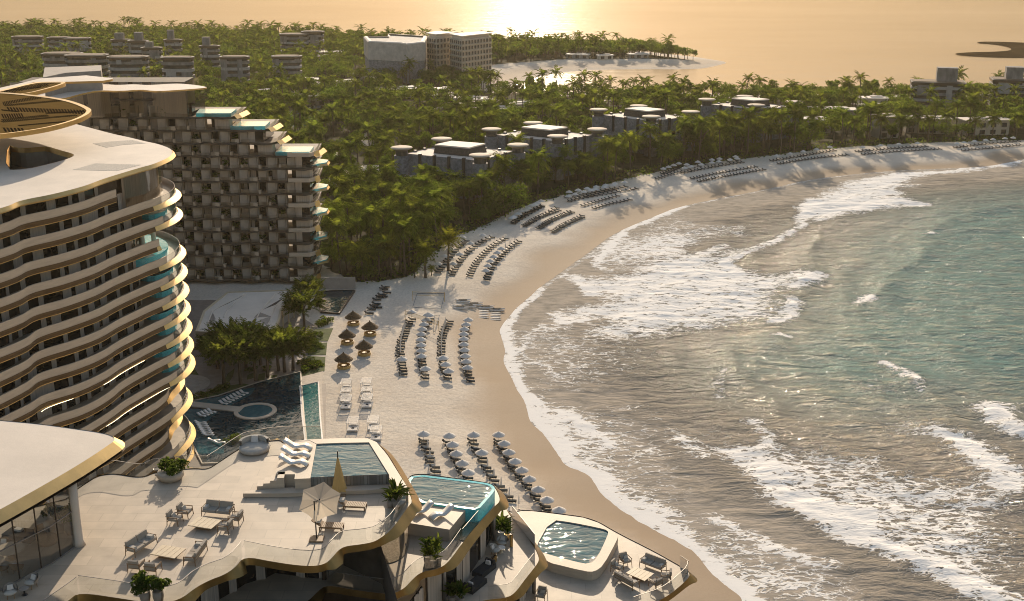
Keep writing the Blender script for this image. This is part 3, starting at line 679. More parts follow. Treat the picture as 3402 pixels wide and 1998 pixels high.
    if k == 5:
        poly = chaikin([(-71.0, 203.5), (-67.5, 202), (-64.3, 203.5), (-62.3, 207.5), (-62.2, 212.5), (-64.5, 217.5), (-69.0, 222), (-74, 222)], 2)
        mb = MB(); mb.ring(ccw(poly), z, ccw(poly), z + 1.25, 0); mb.build("pool_wall", m_turq, hotelA, world=True)
        mb = MB(); mb.poly(ccw(poly), z + 1.2, 0); mb.build("pool_water", m_turqw, hotelA, world=True)
        for cx, cy in ((-66.6, 211), (-65.4, 213.8)):
            mb = MB(); mb.tube([(cx, cy, z), (cx, cy, z + 2 * FH - .4)], .42, 14); mb.build("column", m_roof, hotelA, True, True)
winA.build("window", [m_dark, m_dbronze], hotelA); curA.build("curtain", m_curtain, hotelA)
mb = MB(); core = offset(faceA, [-3.6 - 3.6 * is_prow(q) for q in faceA], False)
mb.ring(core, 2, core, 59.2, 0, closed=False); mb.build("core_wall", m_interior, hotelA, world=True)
# led lines under three lower edges
for k, x0, x1 in ((9, 337, 486), (9, 133, 274), (11, 302, 584)):
    z = 60 - FH * k - .98; seg = [q for q in offset(faceA, .05, False) if x0 < proj(*q, z)[0] < x1 and q[1] < 207]
    mb = MB(); mb.tube([(*q, z + .12) for q in seg], .035, 5); mb.build("light_strip", m_led, hotelA, world=True)
# tall glazed corner room under the roof
seg = [q for q in offset(faceA, -2.2, False) if 199.5 < q[1] < 214 and q[0] > -70]
mb = MB(); mb.ring(seg, 52.85, seg, 59.2, 0, closed=False); mb.build("corner_glazing", m_frost, hotelA, True, True)
mb = MB(); s2 = offset(seg, -.5, False); mb.ring(s2, 52.85, s2, 59.2, 0, closed=False); mb.build("corner_curtain", m_curtain, hotelA, True, True)
# gilded lattice canopies on flared stems
def canopy(parent, pts, z, stem=None):
    p = ccw(chaikin(pts, 2)); r = MB(); r.prism(p, z - .5, z, 0)
    cp = r.build("lattice_canopy", M("canopy_lattice", (.16, .10, .034), .8, 0, spec=0, var=.3, scale=1.2, stretch=(.3, 4, 1)), parent, world=True)
    b = MB(); b.ring(offset(p, .25), z - .62, offset(p, .25), z + .18, 0); b.ring(offset(p, .25), z + .18, offset(p, -.6), z + .1, 0); b.ring(offset(p, -1.5), z - .85, offset(p, .25), z - .62, 0)
    b.build("canopy_rim", m_gold, cp)
    return cp
can_pts = E5([(-700, 360), (-350, 310), (0, 285), (300, 312), (600, 345), (800, 380), (960, 430), (1060, 480), (1082, 505), (1040, 552), (900, 618), (600, 702), (300, 752), (0, 790), (-350, 810), (-700, 700)], 66)
cA = canopy(hotelA, can_pts, 66)
def slots(rows, z, parent):
    for (x0, y0), (x1, y1), wd, n, lean in rows:
        wd *= 1.4
        b = MB()
        for i in range(n):
            t = (i + .5) / n; dx = (x1 - x0) / n * .55
            a = E5([(x0 + (x1 - x0) * t, y0 + (y1 - y0) * t)], z)[0]; c = E5([(x0 + (x1 - x0) * t + dx, y0 + (y1 - y0) * t + (y1 - y0) / n * .55)], z)[0]
            d_ = E5([(x0 + (x1 - x0) * t + dx + lean, y0 + (y1 - y0) * t + wd)], z)[0]; e_ = E5([(x0 + (x1 - x0) * t + lean, y0 + (y1 - y0) * t + wd)], z)[0]
            b.prism([a, c, d_, e_], z - .02, z + .02)
        b.build("louvre_row", m_slot, parent)
slots([((20, 395), (480, 318), 24, 24, 12), ((30, 428), (740, 366), 12, 34, 25), ((60, 455), (1000, 490), 34, 26, 30), ((560, 520), (1010, 500), 12, 22, -30), ((0, 600), (560, 545), 14, 26, 30),
       ((0, 540), (260, 530), 34, 9, 25), ((0, 625), (900, 545), 10, 40, 30), ((10, 700), (270, 708), 34, 6, 30), ((0, 480), (200, 500), 12, 12, 25), ((200, 672), (800, 620), 7, 30, 25)], 66.02, cA)
mb = MB(); sx, sy = W(0, 470, 60)
mb.lathe((sx - 1.2, sy - 6, 60), [(1.5, -4), (1.5, 0), (1.7, 2), (2.3, 3.8), (3.4, 5), (5.2, 5.8)], 24); mb.build("canopy_stem", m_dbronze, hotelA, True, True)

# ================================================================ STEPPED HOTEL (behind), honeycomb balconies
hotelB = thing("stepped_hotel", "stepped hotel tower with a honeycomb of wavy balconies and rooftop plunge pools", "hotel", (-90, 335, 2))
m_bslab = M("balcony_floor", (.26, .215, .17), .8, var=.2, scale=.6)
HB = 3.5; PER = 10.4; Y0 = 325.0
rightx = [W(770, 380, 49)[0], W(885, 420, 45.5)[0], W(905, 470, 42)[0], W(1030, 505, 38.5)[0]]
def bface(x, amp=.75): return Y0 + amp * math.sin(2 * math.pi * (x + 55) / PER) + .25 * amp * math.sin(4 * math.pi * (x + 55) / PER) - 3.0 * float(smooth(-84, -110, x)) * 0 + .0006 * (x + 80) ** 2
plan, pbig, psml, plnt, bwin, bcur, bdark = PartSet(), PartSet(), PartSet(), PartSet(), PartSet(), PartSet(), PartSet()
def leafy_clump(r, h, n, sz, seed=0):
    rg = random.Random(seed); b = MB()
    for _ in range(n):
        a = rg.uniform(0, 6.283); q = rg.random() ** .5 * r; z = rg.uniform(.1, 1) * h
        c = Vector((math.cos(a) * q, math.sin(a) * q, z)); d = Vector((rg.gauss(0, 1), rg.gauss(0, 1), rg.gauss(.4, 1))).normalized(); t = d.orthogonal().normalized(); s = d.cross(t)
        L = sz * rg.uniform(.7, 1.3); b.quad(c - t * L * .22, c + s * L * .5 , c + t * L * .22 + d * .0, c - s * L * .5)
    return b
zfloors = [49 - HB * f for f in range(14)]
for f, z in enumerate(zfloors):
    xr = rightx[f] if f < 4 else W(1034 + .6 * (f - 4), 545 + 39.8 * (f - 4), z)[0]
    xs_ = np.arange(-136, xr + .01, .65); shift = (f % 2) * PER / 2
    edge = [(x, bface(x + shift)) for x in xs_]
    # rounded return at the right-hand end
    ex, ey = edge[-1]; edge += [(ex + 1.2, ey + 1.0), (ex + 2.0, ey + 3.2), (ex + 2.0, ey + 8), (ex + 1.5, ey + 16)]
    back = [(edge[-1][0], Y0 + 19), (-136, Y0 + 19)]
    mb = MB(); mb.prism(edge + back, z - .35, z, 1, mside=0); mb.build("balcony_slab", [m_dbronze, m_bslab], hotelB, world=True)
    rim = offset(edge, .06, False); mb = MB(); mb.ring(offset(rim, .14, False), z - .42, rim, z + .12, 0, closed=False); mb.build("bronze_edge", m_dbronze, hotelB, True, True)
    rail = offset(edge, -.12, False); mb = MB(); mb.ring(rail, z, rail, z + 1.05, 0, closed=False); mb.build("glass_balustrade", m_smoke, hotelB, world=True)
    # party walls, planters, recess glazing and curtains
    xt = xr if f >= 4 else (W(652, 375, 49)[0] if f == 0 else rightx[f - 1] - .6)
    rg = random.Random(100 + f); x = xt - 4.6 - (2.6 if f % 2 else 0); i = 0
    wy = Y0 + 3.0
    while x > -136:
        key = abs(x + 60) + f * .4
        ph = i % 2
        b = MB(); b.box((x, Y0 + 1.3, z + 1.5), (2.1, .22, 2.95), rz=.30 if ph == 0 else .22); b.box((x + 1.3, Y0 + 2.4, z + 1.5), (.2, 2.6, 2.95)); plan.put(key, b)
        lx = x - 2.4
        b = MB(); big = (i + f) % 2 == 0
        if big: b.box((lx + .1, bface(lx + shift) + .55, z + .52), (2.15, .75, 1.0), rz=.05, top=.96); pbig.put(key, b)
        else: b.box((lx - .6, bface(lx + shift) + .6, z + .55), (.75, .7, 1.1)); psml.put(key, b)
        if rg.random() < .5:
            cl = leafy_clump(.9, 1.6, 26, .75, i + 31 * f); cl.v = [(a + lx + rg.uniform(-.6, .5), c + Y0 + 1.5, e + z + .5) for a, c, e in cl.v]; plnt.put(key, cl)
        b = MB(); b.quad((x - 3.7, wy, z + .02), (x + 1.4, wy, z + .02), (x + 1.4, wy, z + 3.13), (x - 3.7, wy, z + 3.13)); b.box((x - 1.9, wy - .06, z + 1.55), (.1, .1, 3.1)); bwin.put(key, b)
        c0 = x - 3.5 + rg.choice((0, 0, .8, 1.6)); cw = rg.choice((.9, 1.5, 1.9))
        b = MB(); b.quad((c0, wy - .18, z + .03), (c0 + cw, wy - .18, z + .03), (c0 + cw, wy - .18, z + 3.1), (c0, wy - .18, z + 3.1)); bcur.put(key, b)
        x -= PER / 2; i += 1
    # glazed corner suite at the right-hand end
    mb = MB(); gl = [(xt - 3.2, Y0 + 1.6), (xt + .6, Y0 + 1.7), (xt + .9, Y0 + 4), (xt + .9, Y0 + 15)]
    mb.ring(gl, z + .02, gl, z + 3.13, 0, closed=False); mb.build("corner_glazing", m_dark, hotelB, world=True)
    mb = MB(); g2 = offset(gl, .12, False); mb.ring(g2[:3] if f % 2 else [g2[0], (g2[0][0] + 1.6, g2[0][1])], z + .03, g2[:3] if f % 2 else [g2[0], (g2[0][0] + 1.6, g2[0][1])], z + 3.1, 0, closed=False); mb.build("corner_curtain", m_curtain, hotelB, world=True)
    mb = MB(); mb.ring([(xt - 5, Y0 + 5.2), (xt + .4, Y0 + 5.2)], z, [(xt - 5, Y0 + 5.2), (xt + .4, Y0 + 5.2)], z + 3.13, 0, closed=False); mb.build("suite_wall", m_interior, hotelB, world=True)
    if f >= 3:
        if f % 2 == 0:      # cantilevered pool wedge reaching out past the corner
            p = [(xr + .9, Y0 + 3.5), (xr + 4.2, Y0 + 7.5), (xr + 4.2, Y0 + 11), (xr + .9, Y0 + 13)]
            mb = MB(); mb.prism(p, z - .3, z + .35, 0, mside=1); mb.build("pool_basin", [m_turqw, m_turq], hotelB, world=True)
            mb = MB(); a = offset(p, .12); mb.ring(offset(p, .5)[:2], z - .55, a[:2], z + .05, 0, closed=False); mb.ring(offset(p, .5)[1:3], z - .55, a[1:3], z + .05, 0, closed=False); mb.build("gilded_lip", m_gold, hotelB, world=True)
        else:
            p = [(xr - 5.0, Y0 - .9), (xr + .8, Y0 - .9), (xr + 2.3, Y0 + 1.4)]
            mb = MB(); q = offset(p, -.3, False); mb.ring(p, z - .1, p, z + 1.0, 0, closed=False); mb.ring(q[::-1], z - .1, q[::-1], z + 1.0, 0, closed=False); mb.ring(p, z + 1.0, q, z + 1.0, 0, closed=False); mb.build("parapet", m_trav, hotelB, world=True)
            mb = MB(); e = [(xr + 1.9, Y0 + .9), (xr + 2.9, Y0 + 3.0)]; mb.ring(offset(e, .5, False), z - .5, e, z + 1.1, 0, closed=False); mb.build("gilded_lip", m_gold, hotelB, world=True)
    if 0 < f < 4 or f == 0:  # stepped terraces with rooftop pools at the end of the upper floors
        xl = (W(655, 375, 49)[0], rightx[0] + .4, rightx[1] + 1, rightx[2] + 1)[f]
        if f != 2:
            p = [(max(xl, xr - 8.5), Y0 + .6), (xr + .8, Y0 + .9), (xr + .6, Y0 + 9), (max(xl, xr - 9.5), Y0 + 9)]
            mb = MB(); mb.prism(p, z, z + 1.0, 0, mside=1); mb.build("pool_basin", [m_turqw, m_turq], hotelB, world=True)
        mb = MB(); e = [(xr + 1.6, Y0 + .8), (xr + 2.5, Y0 + 3.2), (xr + 3.2, Y0 + 10)]; mb.ring(offset(e, 1.0, False), z - .5, e, z + .5, 0, closed=False); mb.build("gilded_lip", m_gold, hotelB, world=True)
plan.build("party_wall", M("party_wall_render", (.42, .36, .295), .85, var=.2, scale=.5), hotelB); pbig.build("planter_box", m_trav, hotelB); psml.build("side_planter", m_trav, hotelB)
plnt.build("balcony_plant", m_leafA, hotelB); bwin.build("window", [m_dark, m_dbronze][:1], hotelB); bcur.build("curtain", m_curtain, hotelB)
# two-storey glazed penthouse, wavy roof, roof blocks
xe = W(652, 375, 49)[0]; rf = E5([(540, 345), (750, 358), (980, 290), (1200, 250), (1430, 265), (1680, 243), (1860, 266), (2050, 255), (2300, 238), (2490, 222), (2440, 206), (2300, 185), (2100, 172), (1900, 185), (1760, 192), (1600, 180), (1400, 192), (1240, 178), (900, 190), (560, 240)], 58.6)
mb = MB(); rp = ccw(chaikin(rf, 2)); mb.prism(rp, 58.2, 58.6, 0, mside=1); mb.build("roof", [m_roof, m_gold], hotelB, world=True)
mb = MB(); face = [(x, Y0 + .2 + .9 * math.sin(x / 4.2)) for x in np.arange(-134, xe, 1.2)] + [(xe, Y0 + 1), (xe, Y0 + 17)]
mb.ring(face, 49, face, 58.3, 0, closed=False); mb.build("penthouse_glazing", m_smoke, hotelB, True, True)
ps = PartSet(); j = 0
while j < len(face) - 2:
    e = min(j + random.choice((2, 3, 4)), len(face) - 1); b = MB(); s2 = offset(face[j:e + 1], -.4, False); b.ring(s2, 49.02, s2, 58.25, 0, closed=False); ps.put(j, b); j = e + random.choice((0, 1, 1, 2))
ps.build("curtain", M("pale_curtain", (.68, .58, .46), .9, var=.22, scale=2.2, stretch=(4, 4, .05)), hotelB)
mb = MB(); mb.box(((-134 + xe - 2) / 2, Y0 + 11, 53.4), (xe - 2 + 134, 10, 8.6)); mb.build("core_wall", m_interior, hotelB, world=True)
mb = MB(); e = [(x, Y0 - .3 + .5 * math.sin(x / 2.6)) for x in np.arange(*sorted((W(345, 340, 54)[0], W(487, 340, 54)[0])), .8)]; mb.poly(e + [(e[-1][0], Y0 + 3), (e[0][0], Y0 + 3)], 53.8, 0); mb.ring(e, 53.4, e, 53.85, 0, closed=False); mb.build("mezzanine_balcony", m_dbronze, hotelB, world=True)
mb = MB(); p = E5([(540, 335), (805, 270), (1232, 240), (1232, 150), (800, 150), (540, 200)], 58.6); mb.prism(E5([(540, 335), (805, 272), (1232, 243), (1234, 170), (560, 200)], 58.7), 58.55, 63.4, 0); mb.build("roof_block", m_wall, hotelB, world=True)
mb = MB(); mb.prism(E5([(-300, 290), (200, 180), (480, 112), (1030, 75), (1350, 110), (1345, 120), (1230, 140), (800, 152), (400, 158), (0, 262), (-300, 320)], 64), 63.5, 64, 0, mside=1); mb.build("upper_roof", [m_roof, m_gold], hotelB, world=True)
cB = canopy(hotelB, E5([(-200, 300), (0, 258), (400, 155), (640, 150), (795, 152), (700, 190), (540, 235), (380, 275), (200, 300), (0, 330)], 65), 64.8)
slots([((30, 250), (640, 153), 10, 24, 30), ((30, 275), (560, 185), 12, 20, 30), ((20, 262), (480, 205), 8, 22, 30), ((0, 275), (180, 280), 14, 5, 20)], 64.82, cB)
mb = MB(); mb.prism(E5([(240, 300), (540, 235), (540, 340), (760, 362), (600, 420), (150, 420)], 60), 57, 60); mb.build("roof_block", m_roof, hotelB, world=True)
# ================================================================ TERRACED HOTEL WING (foreground)
wing = thing("terraced_hotel_wing", "foreground hotel wing stepping down in pale stone terraces with gilded edges and private pools", "hotel", (-15, 75, 2))
def terrace(outline, z, th=.35, hole=(), smoothn=2, out_scale=1.0):
    p = ccw(chaikin(outline, smoothn)); nn = normals(p)
    fl = [.12 + .62 * out_scale * float(smooth(.35, .95, a * .88 + b * .47)) for a, b in nn]
    mb = MB(); mb.poly(p, z); mb.build("terrace_floor", m_floor, wing, world=True)
    q = offset(p, fl); inner = offset(p, -1.3); mb = MB()
    zz = [z - .42 - .36 * max(0, a - .12) for a in fl]; mb.ring(q, zz, offset(p, .02), z + .05, 0); mb.ring(inner, z - .75, q, zz, 0)
    mb.build("gilded_edge", m_wgold, wing, True, True)
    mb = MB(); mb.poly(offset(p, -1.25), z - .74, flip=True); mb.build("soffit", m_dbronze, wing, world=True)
    return p
def balustrade(line, z, h=1.12, posts=None):
    g = catmull(line, .5) if len(line) > 2 else line
    mb = MB(); mb.ring(g, z, g, z + h, 0, closed=False); mb.build("glass_balustrade", m_glass, wing, world=True)
    mb = MB(); mb.tube([(*q, z + h) for q in g], .025, 4); mb.build("handrail", m_steel, wing, world=True)
def seg_of(p, a, b):
    """part of closed outline p running from the vertex nearest a to the one nearest b (ccw)"""
    ia = min(range(len(p)), key=lambda i: math.dist(p[i], a)); ib = min(range(len(p)), key=lambda i: math.dist(p[i], b))
    return p[ia:ib + 1] if ia <= ib else p[ia:] + p[:ib + 1]
Z1, Z2, Z3, Z4 = 60.0, 56.0, 52.0, 48.0
# --- terrace one (top): outline ccw from bottom left
t1 = S_([(150, 2060), (226, 1998), (262, 1970), (400, 1990), (520, 2010), (597, 1996), (650, 1954), (700, 1928), (743, 1913), (780, 1889), (811, 1850)], Z1) + \
     E7([(330, 1150), (560, 1183), (700, 1185), (780, 1160), (830, 1110), (880, 1050), (940, 1016), (1060, 1003), (1180, 982), (1250, 940), (1340, 870), (1480, 670), (1510, 640), (1490, 560), (1400, 400), (1300, 230), (1215, 135), (1130, 100), (900, 97), (480, 125), (410, 140)], Z1) + \
     S_([(930, 1462), (830, 1478), (796, 1492), (724, 1540), (690, 1562), (640, 1557), (560, 1568), (511, 1572), (486, 1585), (450, 1587), (396, 1578), (365, 1576), (325, 1583), (294, 1602), (257, 1627), (200, 1665), (60, 1700)], Z1) + [(-46, 84), (-46, 62)]
t1 = ccw(t1); p1 = terrace(t1, Z1, smoothn=2)
def chain(pts, z): return catmull(pts, .4)
balustrade(offset(S_([(262, 1968), (400, 1988), (520, 2008), (597, 1994), (650, 1952), (700, 1926), (743, 1911), (780, 1887), (811, 1850)], Z1), -.12, False), Z1)
balustrade(offset(E7([(80, 1100), (330, 1150), (560, 1183), (700, 1183), (780, 1158), (830, 1108), (880, 1048), (940, 1014), (1060, 1002), (1180, 980), (1250, 938), (1340, 868), (1470, 676)], Z1), -.12, False), Z1)
balustrade(S_([(150, 2050), (226, 1996), (260, 1970)], Z1), Z1)
balustrade(S_([(200, 1662), (257, 1626), (294, 1601), (325, 1582), (365, 1575), (396, 1577), (450, 1586), (486, 1584), (511, 1571), (560, 1567), (640, 1556), (690, 1561)], Z1), Z1)
balustrade(S_([(690, 1561), (724, 1539), (796, 1491), (830, 1477), (930, 1461), (1065, 1459)], Z1), Z1)
# --- plunge pool one with stone surround, steps, mosaic front
ZP1 = 61.0
P = lambda pts, z: E7(pts, z)
deck = P([(398, 205), (430, 148), (500, 128), (640, 118), (690, 143), (640, 432), (505, 438), (350, 400), (340, 380)], ZP1 + .12)
sur = P([(320, 455), (430, 148), (500, 110), (700, 98), (900, 92), (1130, 95), (1205, 128), (1300, 240), (1400, 400), (1460, 500), (1320, 470), (1312, 405), (1140, 128), (690, 143), (640, 432), (510, 440), (515, 400), (350, 400)], ZP1)
wat = P([(693, 143), (900, 132), (1140, 130), (1225, 262), (1308, 405), (980, 418), (645, 432)], ZP1)
base = P([(300, 500), (318, 455), (395, 215), (430, 148), (500, 112), (700, 98), (1130, 95), (1205, 128), (1300, 240), (1400, 400), (1470, 510), (1320, 486), (640, 500), (510, 500)], ZP1)
mb = MB(); dk = ccw(P([(392, 215), (425, 150), (490, 120), (640, 112), (695, 140), (643, 434), (508, 440), (512, 400), (348, 400)], ZP1 + .12))
mb.prism(dk, Z1 + .02, ZP1 + .12); mb.build("pool_deck", m_trav, wing, world=True)
mb = MB(); far_c = ccw(P([(490, 120), (640, 103), (900, 92), (1130, 94), (1205, 126), (1300, 240), (1400, 400), (1475, 520), (1320, 486), (1314, 405), (1142, 128), (900, 132), (695, 140), (640, 112)], ZP1 + .14))
mb.prism(far_c, Z1 - .3, ZP1 + .14); mb.build("pool_coping", m_trav, wing, world=True)
mb = MB(); mb.poly(ccw(wat), ZP1 + .05); mb.build("pool_water", m_pool, wing, world=True)
a, b = P([(643, 434)], ZP1)[0], P([(1312, 408)], ZP1)[0]
mb = MB(); mb.ring([a, b], Z1 + .3, [a, b], ZP1 + .05, 0, closed=False); mb.build("pool_front", m_mosaic, wing, world=True)
dvx, dvy = b[0] - a[0], b[1] - a[1]; L = math.hypot(dvx, dvy); nx, ny = dvy / L, -dvx / L
mb = MB(); g = [(a[0] + nx * .1, a[1] + ny * .1), (b[0] + nx * .1, b[1] + ny * .1)]; mb.ring(g, Z1 + .3, g, ZP1 + .12, 0, closed=False); mb.build("pool_glass", m_glass, wing, world=True)
led = ccw(P([(278, 560), (282, 528), (300, 515), (640, 503), (1330, 472), (1475, 530), (1480, 548), (1000, 560), (640, 575), (300, 590)], Z1 + .3))
ledge = [(a[0] - dvx / L * 4.6, a[1] - dvy / L * 4.6), (a[0] - dvx / L * 4.9 + nx * .9, a[1] - dvy / L * 4.9 + ny * .9), (b[0] + nx * .95 + dvx / L * 1.2, b[1] + ny * .95 + dvy / L * 1.2), (b[0] + dvx / L * 1.1, b[1] + dvy / L * 1.1)]
mb = MB(); mb.prism(chaikin(ledge, 1), Z1 + .02, Z1 + .32); mb.build("pool_ledge", m_trav, wing, world=True)
for i in range(4):   # steps up to the deck
    t0 = 3.9 - .5 * i; q0 = (a[0] - dvx / L * t0, a[1] - dvy / L * t0); mb = MB()
    mb.prism([q0, (q0[0] + dvx / L * .5, q0[1] + dvy / L * .5), (q0[0] + dvx / L * .5 - nx * 1.0, q0[1] + dvy / L * .5 - ny * 1.0), (q0[0] - nx * 1.0, q0[1] - ny * 1.0)], Z1 + .02, Z1 + .34 + .2 * (i + 1) - .02); mb.build("step", m_trav, wing, world=True)
# --- pavilion with overhanging roof
ZR = 65.4
rfp = S_([(-260, 1590), (-260, 1355), (0, 1385), (150, 1398), (280, 1416), (360, 1428), (400, 1440), (414, 1452), (410, 1468), (388, 1484), (330, 1524), (250, 1574), (110, 1655), (0, 1716), (-120, 1780)], ZR)
rp = ccw(chaikin(rfp, 1)); rpi = offset(rp, -.62); mb = MB(); mb.prism(rpi, ZR - .12, ZR, 0, mside=0); mb.build("pavilion_roof", m_roof, wing, world=True)
mb = MB(); mb.ring(offset(rp, -.5), ZR - .75, rp, ZR - .50, 0); mb.ring(rp, ZR - .50, offset(rpi, -.03), ZR + .03, 0); mb.build("pavilion_roof_edge", m_gold, wing, world=True)
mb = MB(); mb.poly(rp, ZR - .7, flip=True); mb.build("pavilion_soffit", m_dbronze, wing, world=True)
cx, cy = W(264, 1812, Z1); mb = MB(); mb.lathe((cx, cy, Z1), [(.42, 0), (.30, .4), (.27, 2.5), (.30, 4.7)], 18); mb.build("column", m_roof, wing, True, True)
gl = S_([(255, 1815), (180, 1870), (80, 1922), (0, 1965), (-80, 2010)], Z1)
mb = MB(); mb.ring(gl[::-1], Z1, gl[::-1], ZR - .7, 0, closed=False); mb.build("glass_wall", m_glass, wing, world=True)
for q in resample(gl, 1.55):
    mb = MB(); mb.box((*q, Z1 + 2.35), (.07, .07, 4.7)); mb.build("mullion", m_dbronze, wing, world=True)
mb = MB(); mb.tube([(*q, Z1 + 2.6) for q in gl], .05, 4); mb.tube([(*q, Z1 + .06) for q in gl], .07, 4); mb.build("transom", m_steel, wing, world=True)
g3 = [(gl[0][0] + .1, gl[0][1]), W(165, 1672, Z1), W(-60, 1560, Z1)]
mb = MB(); mb.ring(g3, Z1, g3, ZR - .7, 0, closed=False); mb.build("glass_wall", m_glass, wing, world=True)
# --- terrace two
t2 = E7([(-300, 1500), (150, 1480), (400, 1420), (640, 1475), (700, 1400), (780, 1345)], Z2) + E7([(1000, 1380), (1200, 1410), (1330, 1420)], Z2)
t2 = [(-34, 60), (-24, 59)] + E7([(560, 1520), (640, 1470), (710, 1395), (785, 1345), (1000, 1385), (1200, 1412), (1330, 1425)], Z2) + \
     E6([(200, 1396), (270, 1358), (330, 1290), (395, 1228), (470, 1196), (560, 1184), (640, 1150), (710, 1080), (820, 925), (970, 745), (1125, 580), (1170, 540), (1172, 490), (1130, 400), (1080, 360), (700, 310), (350, 262), (270, 360)], Z2) + [(-12, 92), (-30, 84)]
t2 = ccw(t2); p2 = terrace(t2, Z2, smoothn=2)
balustrade(offset(E7([(785, 1345), (1000, 1385), (1200, 1412), (1330, 1425)], Z2) + E6([(200, 1396), (270, 1358), (330, 1290), (395, 1228), (470, 1196), (560, 1184), (640, 1150), (710, 1080), (820, 922)], Z2), -.12, False), Z2)
balustrade(E6([(820, 922), (970, 745)], Z2), Z2)
ZP2 = 57.1
w2 = E6([(275, 370), (355, 278), (700, 318), (1000, 355), (1085, 372), (1128, 405), (1122, 440), (1050, 525), (968, 618), (850, 605), (620, 573), (375, 540)], ZP2); w2 = ccw(chaikin(w2, 1))
mb = MB(); mb.poly(offset(w2, -.22), ZP2 + .01); mb.build("pool_water", m_pool, wing, world=True)
mb = MB(); mb.ring(w2, Z2 - .1, w2, ZP2 + .05, 0); mb.ring(w2, ZP2 + .05, offset(w2, -.26), ZP2 + .03, 0); mb.build("pool_wall", m_turq, wing, world=True)
pl = ccw(E6([(300, 735), (378, 548), (620, 580), (846, 614), (695, 800)], Z2 + 1.0)); mb = MB(); mb.prism(pl, Z2 + .02, Z2 + 1.0); mb.build("lounging_platform", m_trav, wing, world=True)
ch = ccw(E6([(708, 884), (845, 700), (975, 725), (835, 905)], Z2 + .03)); mb = MB(); mb.prism(ch, Z2 + .005, Z2 + .04); mb.build("water_channel", m_moss, wing, world=True)
# --- terrace three
t3 = [(-6, 57)] + E6([(930, 1500), (1060, 1468), (1245, 1452), (1320, 1400), (1400, 1290), (1500, 1165), (1545, 1100), (1540, 1050), (1500, 965), (1400, 830), (1290, 692), (1190, 560)], Z3) + [(-8, 86), (-14, 70)]
p3 = terrace(ccw(t3), Z3, smoothn=2)
balustrade(offset(E6([(1060, 1466), (1245, 1450), (1318, 1398), (1400, 1288), (1505, 1150)], Z3), -.1, False), Z3)
balustrade(E6([(1508, 1105), (1505, 965), (1400, 830), (1290, 690)], Z3)[1:], Z3)
tp = ccw(E6([(1190, 560), (1235, 612), (1285, 690), (1125, 668), (1125, 590)], Z3 + 1.1)); mb = MB(); mb.prism(tp, Z3, Z3 + 1.1); mb.build("pool_coping", m_trav, wing, world=True)
# --- terrace four with the large sun-deck pool
t4 = [(4, 56)] + R8([(1330, 1560), (1500, 1650)], Z4) + [(17, 58)] + R8([(2140, 1560), (2380, 1470), (2560, 1320), (2575, 1270), (2520, 1235), (2300, 1110), (2048, 985), (1850, 868), (1600, 835), (1340, 805), (1268, 830), (1190, 800)], Z4) + [(-2, 80)]
p4 = terrace(ccw(t4), Z4, smoothn=2)
balustrade(offset(R8([(2160, 1545), (2380, 1462), (2545, 1322), (2560, 1272)], Z4), -.1, False), Z4)
balustrade(R8([(2560, 1272), (2300, 1110), (2060, 990)], Z4)[:1] + R8([(2500, 1232)], Z4), Z4)
ZP4 = 48.75
cp4 = ccw(chaikin(R8([(1295, 900), (1268, 835), (1345, 808), (1600, 838), (1850, 872), (2045, 990), (2035, 1030), (1935, 1215), (1870, 1262), (1800, 1260), (1475, 1180), (1420, 1080)], ZP4 + .1), 1))
wa4 = ccw(chaikin(R8([(1548, 885), (1700, 905), (1900, 945), (1970, 965), (1968, 1000), (1890, 1165), (1830, 1215), (1720, 1195), (1470, 1125), (1425, 1105)], ZP4), 1))
mb = MB(); mb.prism(cp4, Z4 + .01, ZP4 + .1, holes=[wa4]); mb.build("pool_coping", m_trav, wing, world=True)
mb = MB(); mb.poly(wa4, ZP4); mb.build("pool_water", m_pool, wing, world=True)
sh = ccw(R8([(1475, 1118), (1600, 1130), (1825, 1170), (1885, 1150), (1890, 1165), (1830, 1212), (1720, 1192)], ZP4)); mb = MB(); mb.poly(sh, ZP4 + .02); mb.build("pool_shelf", m_spool, wing, world=True)
mb = MB(); mb.poly(ccw(R8([(1515, 1152), (1560, 1150), (1680, 1185), (1650, 1192)], ZP4)), ZP4 + .03); mb.poly(ccw(R8([(1830, 1175), (1885, 1150), (1910, 1120), (1925, 1135), (1880, 1200), (1835, 1214)], ZP4)), ZP4 + .03); mb.build("pebble_bed", m_gravel, wing, world=True)
# --- walls, glazing and curtains under the terraces
def facade(line, z, h=3.15, seed=0, wall=False, dz=0):
    rg = random.Random(seed); s = resample(line, .8); j = 0
    while j < len(s) - 1:
        e = min(j + rg.choice((2, 3, 4)), len(s) - 1); b = MB(); b.ring(s[j:e + 1], z, s[j:e + 1], z + h, 0, closed=False); b.box((*s[j], z + h / 2), (.1, .1, h), m=1)
        b.build("window", [m_dark, m_dbronze], wing, world=True)
        if rg.random() < .75:
            c = offset(s[max(j, e - rg.choice((1, 1, 2))):e + 1], .12, False); c = [(q[0] + .1 * math.sin(9 * i), q[1] + .1 * math.cos(7 * i)) for i, q in enumerate(resample(c, .18))]
            b = MB(); b.ring(c, z + .02, c, z + h - .03, 0, closed=False); b.build("curtain", m_curtain, wing, world=True)
        j = e
facade([(-30, 63.5), (-24, 66)] + E7([(0, 1390), (110, 1320), (250, 1290), (340, 1240)], Z2) + E7([(700, 1290), (800, 1260)], Z2), Z2, seed=1)
def stonewall(line, z, h, m=None):
    b = MB(); q = offset(line, -.25, False); b.ring(line, z, line, z + h, 0, closed=False); b.ring(q[::-1], z, q[::-1], z + h, 0, closed=False); b.build("stone_wall", m or m_trav, wing, world=True)
stonewall(E7([(800, 1262), (1000, 1120), (1225, 1165)], Z2), Z2, 3.2)
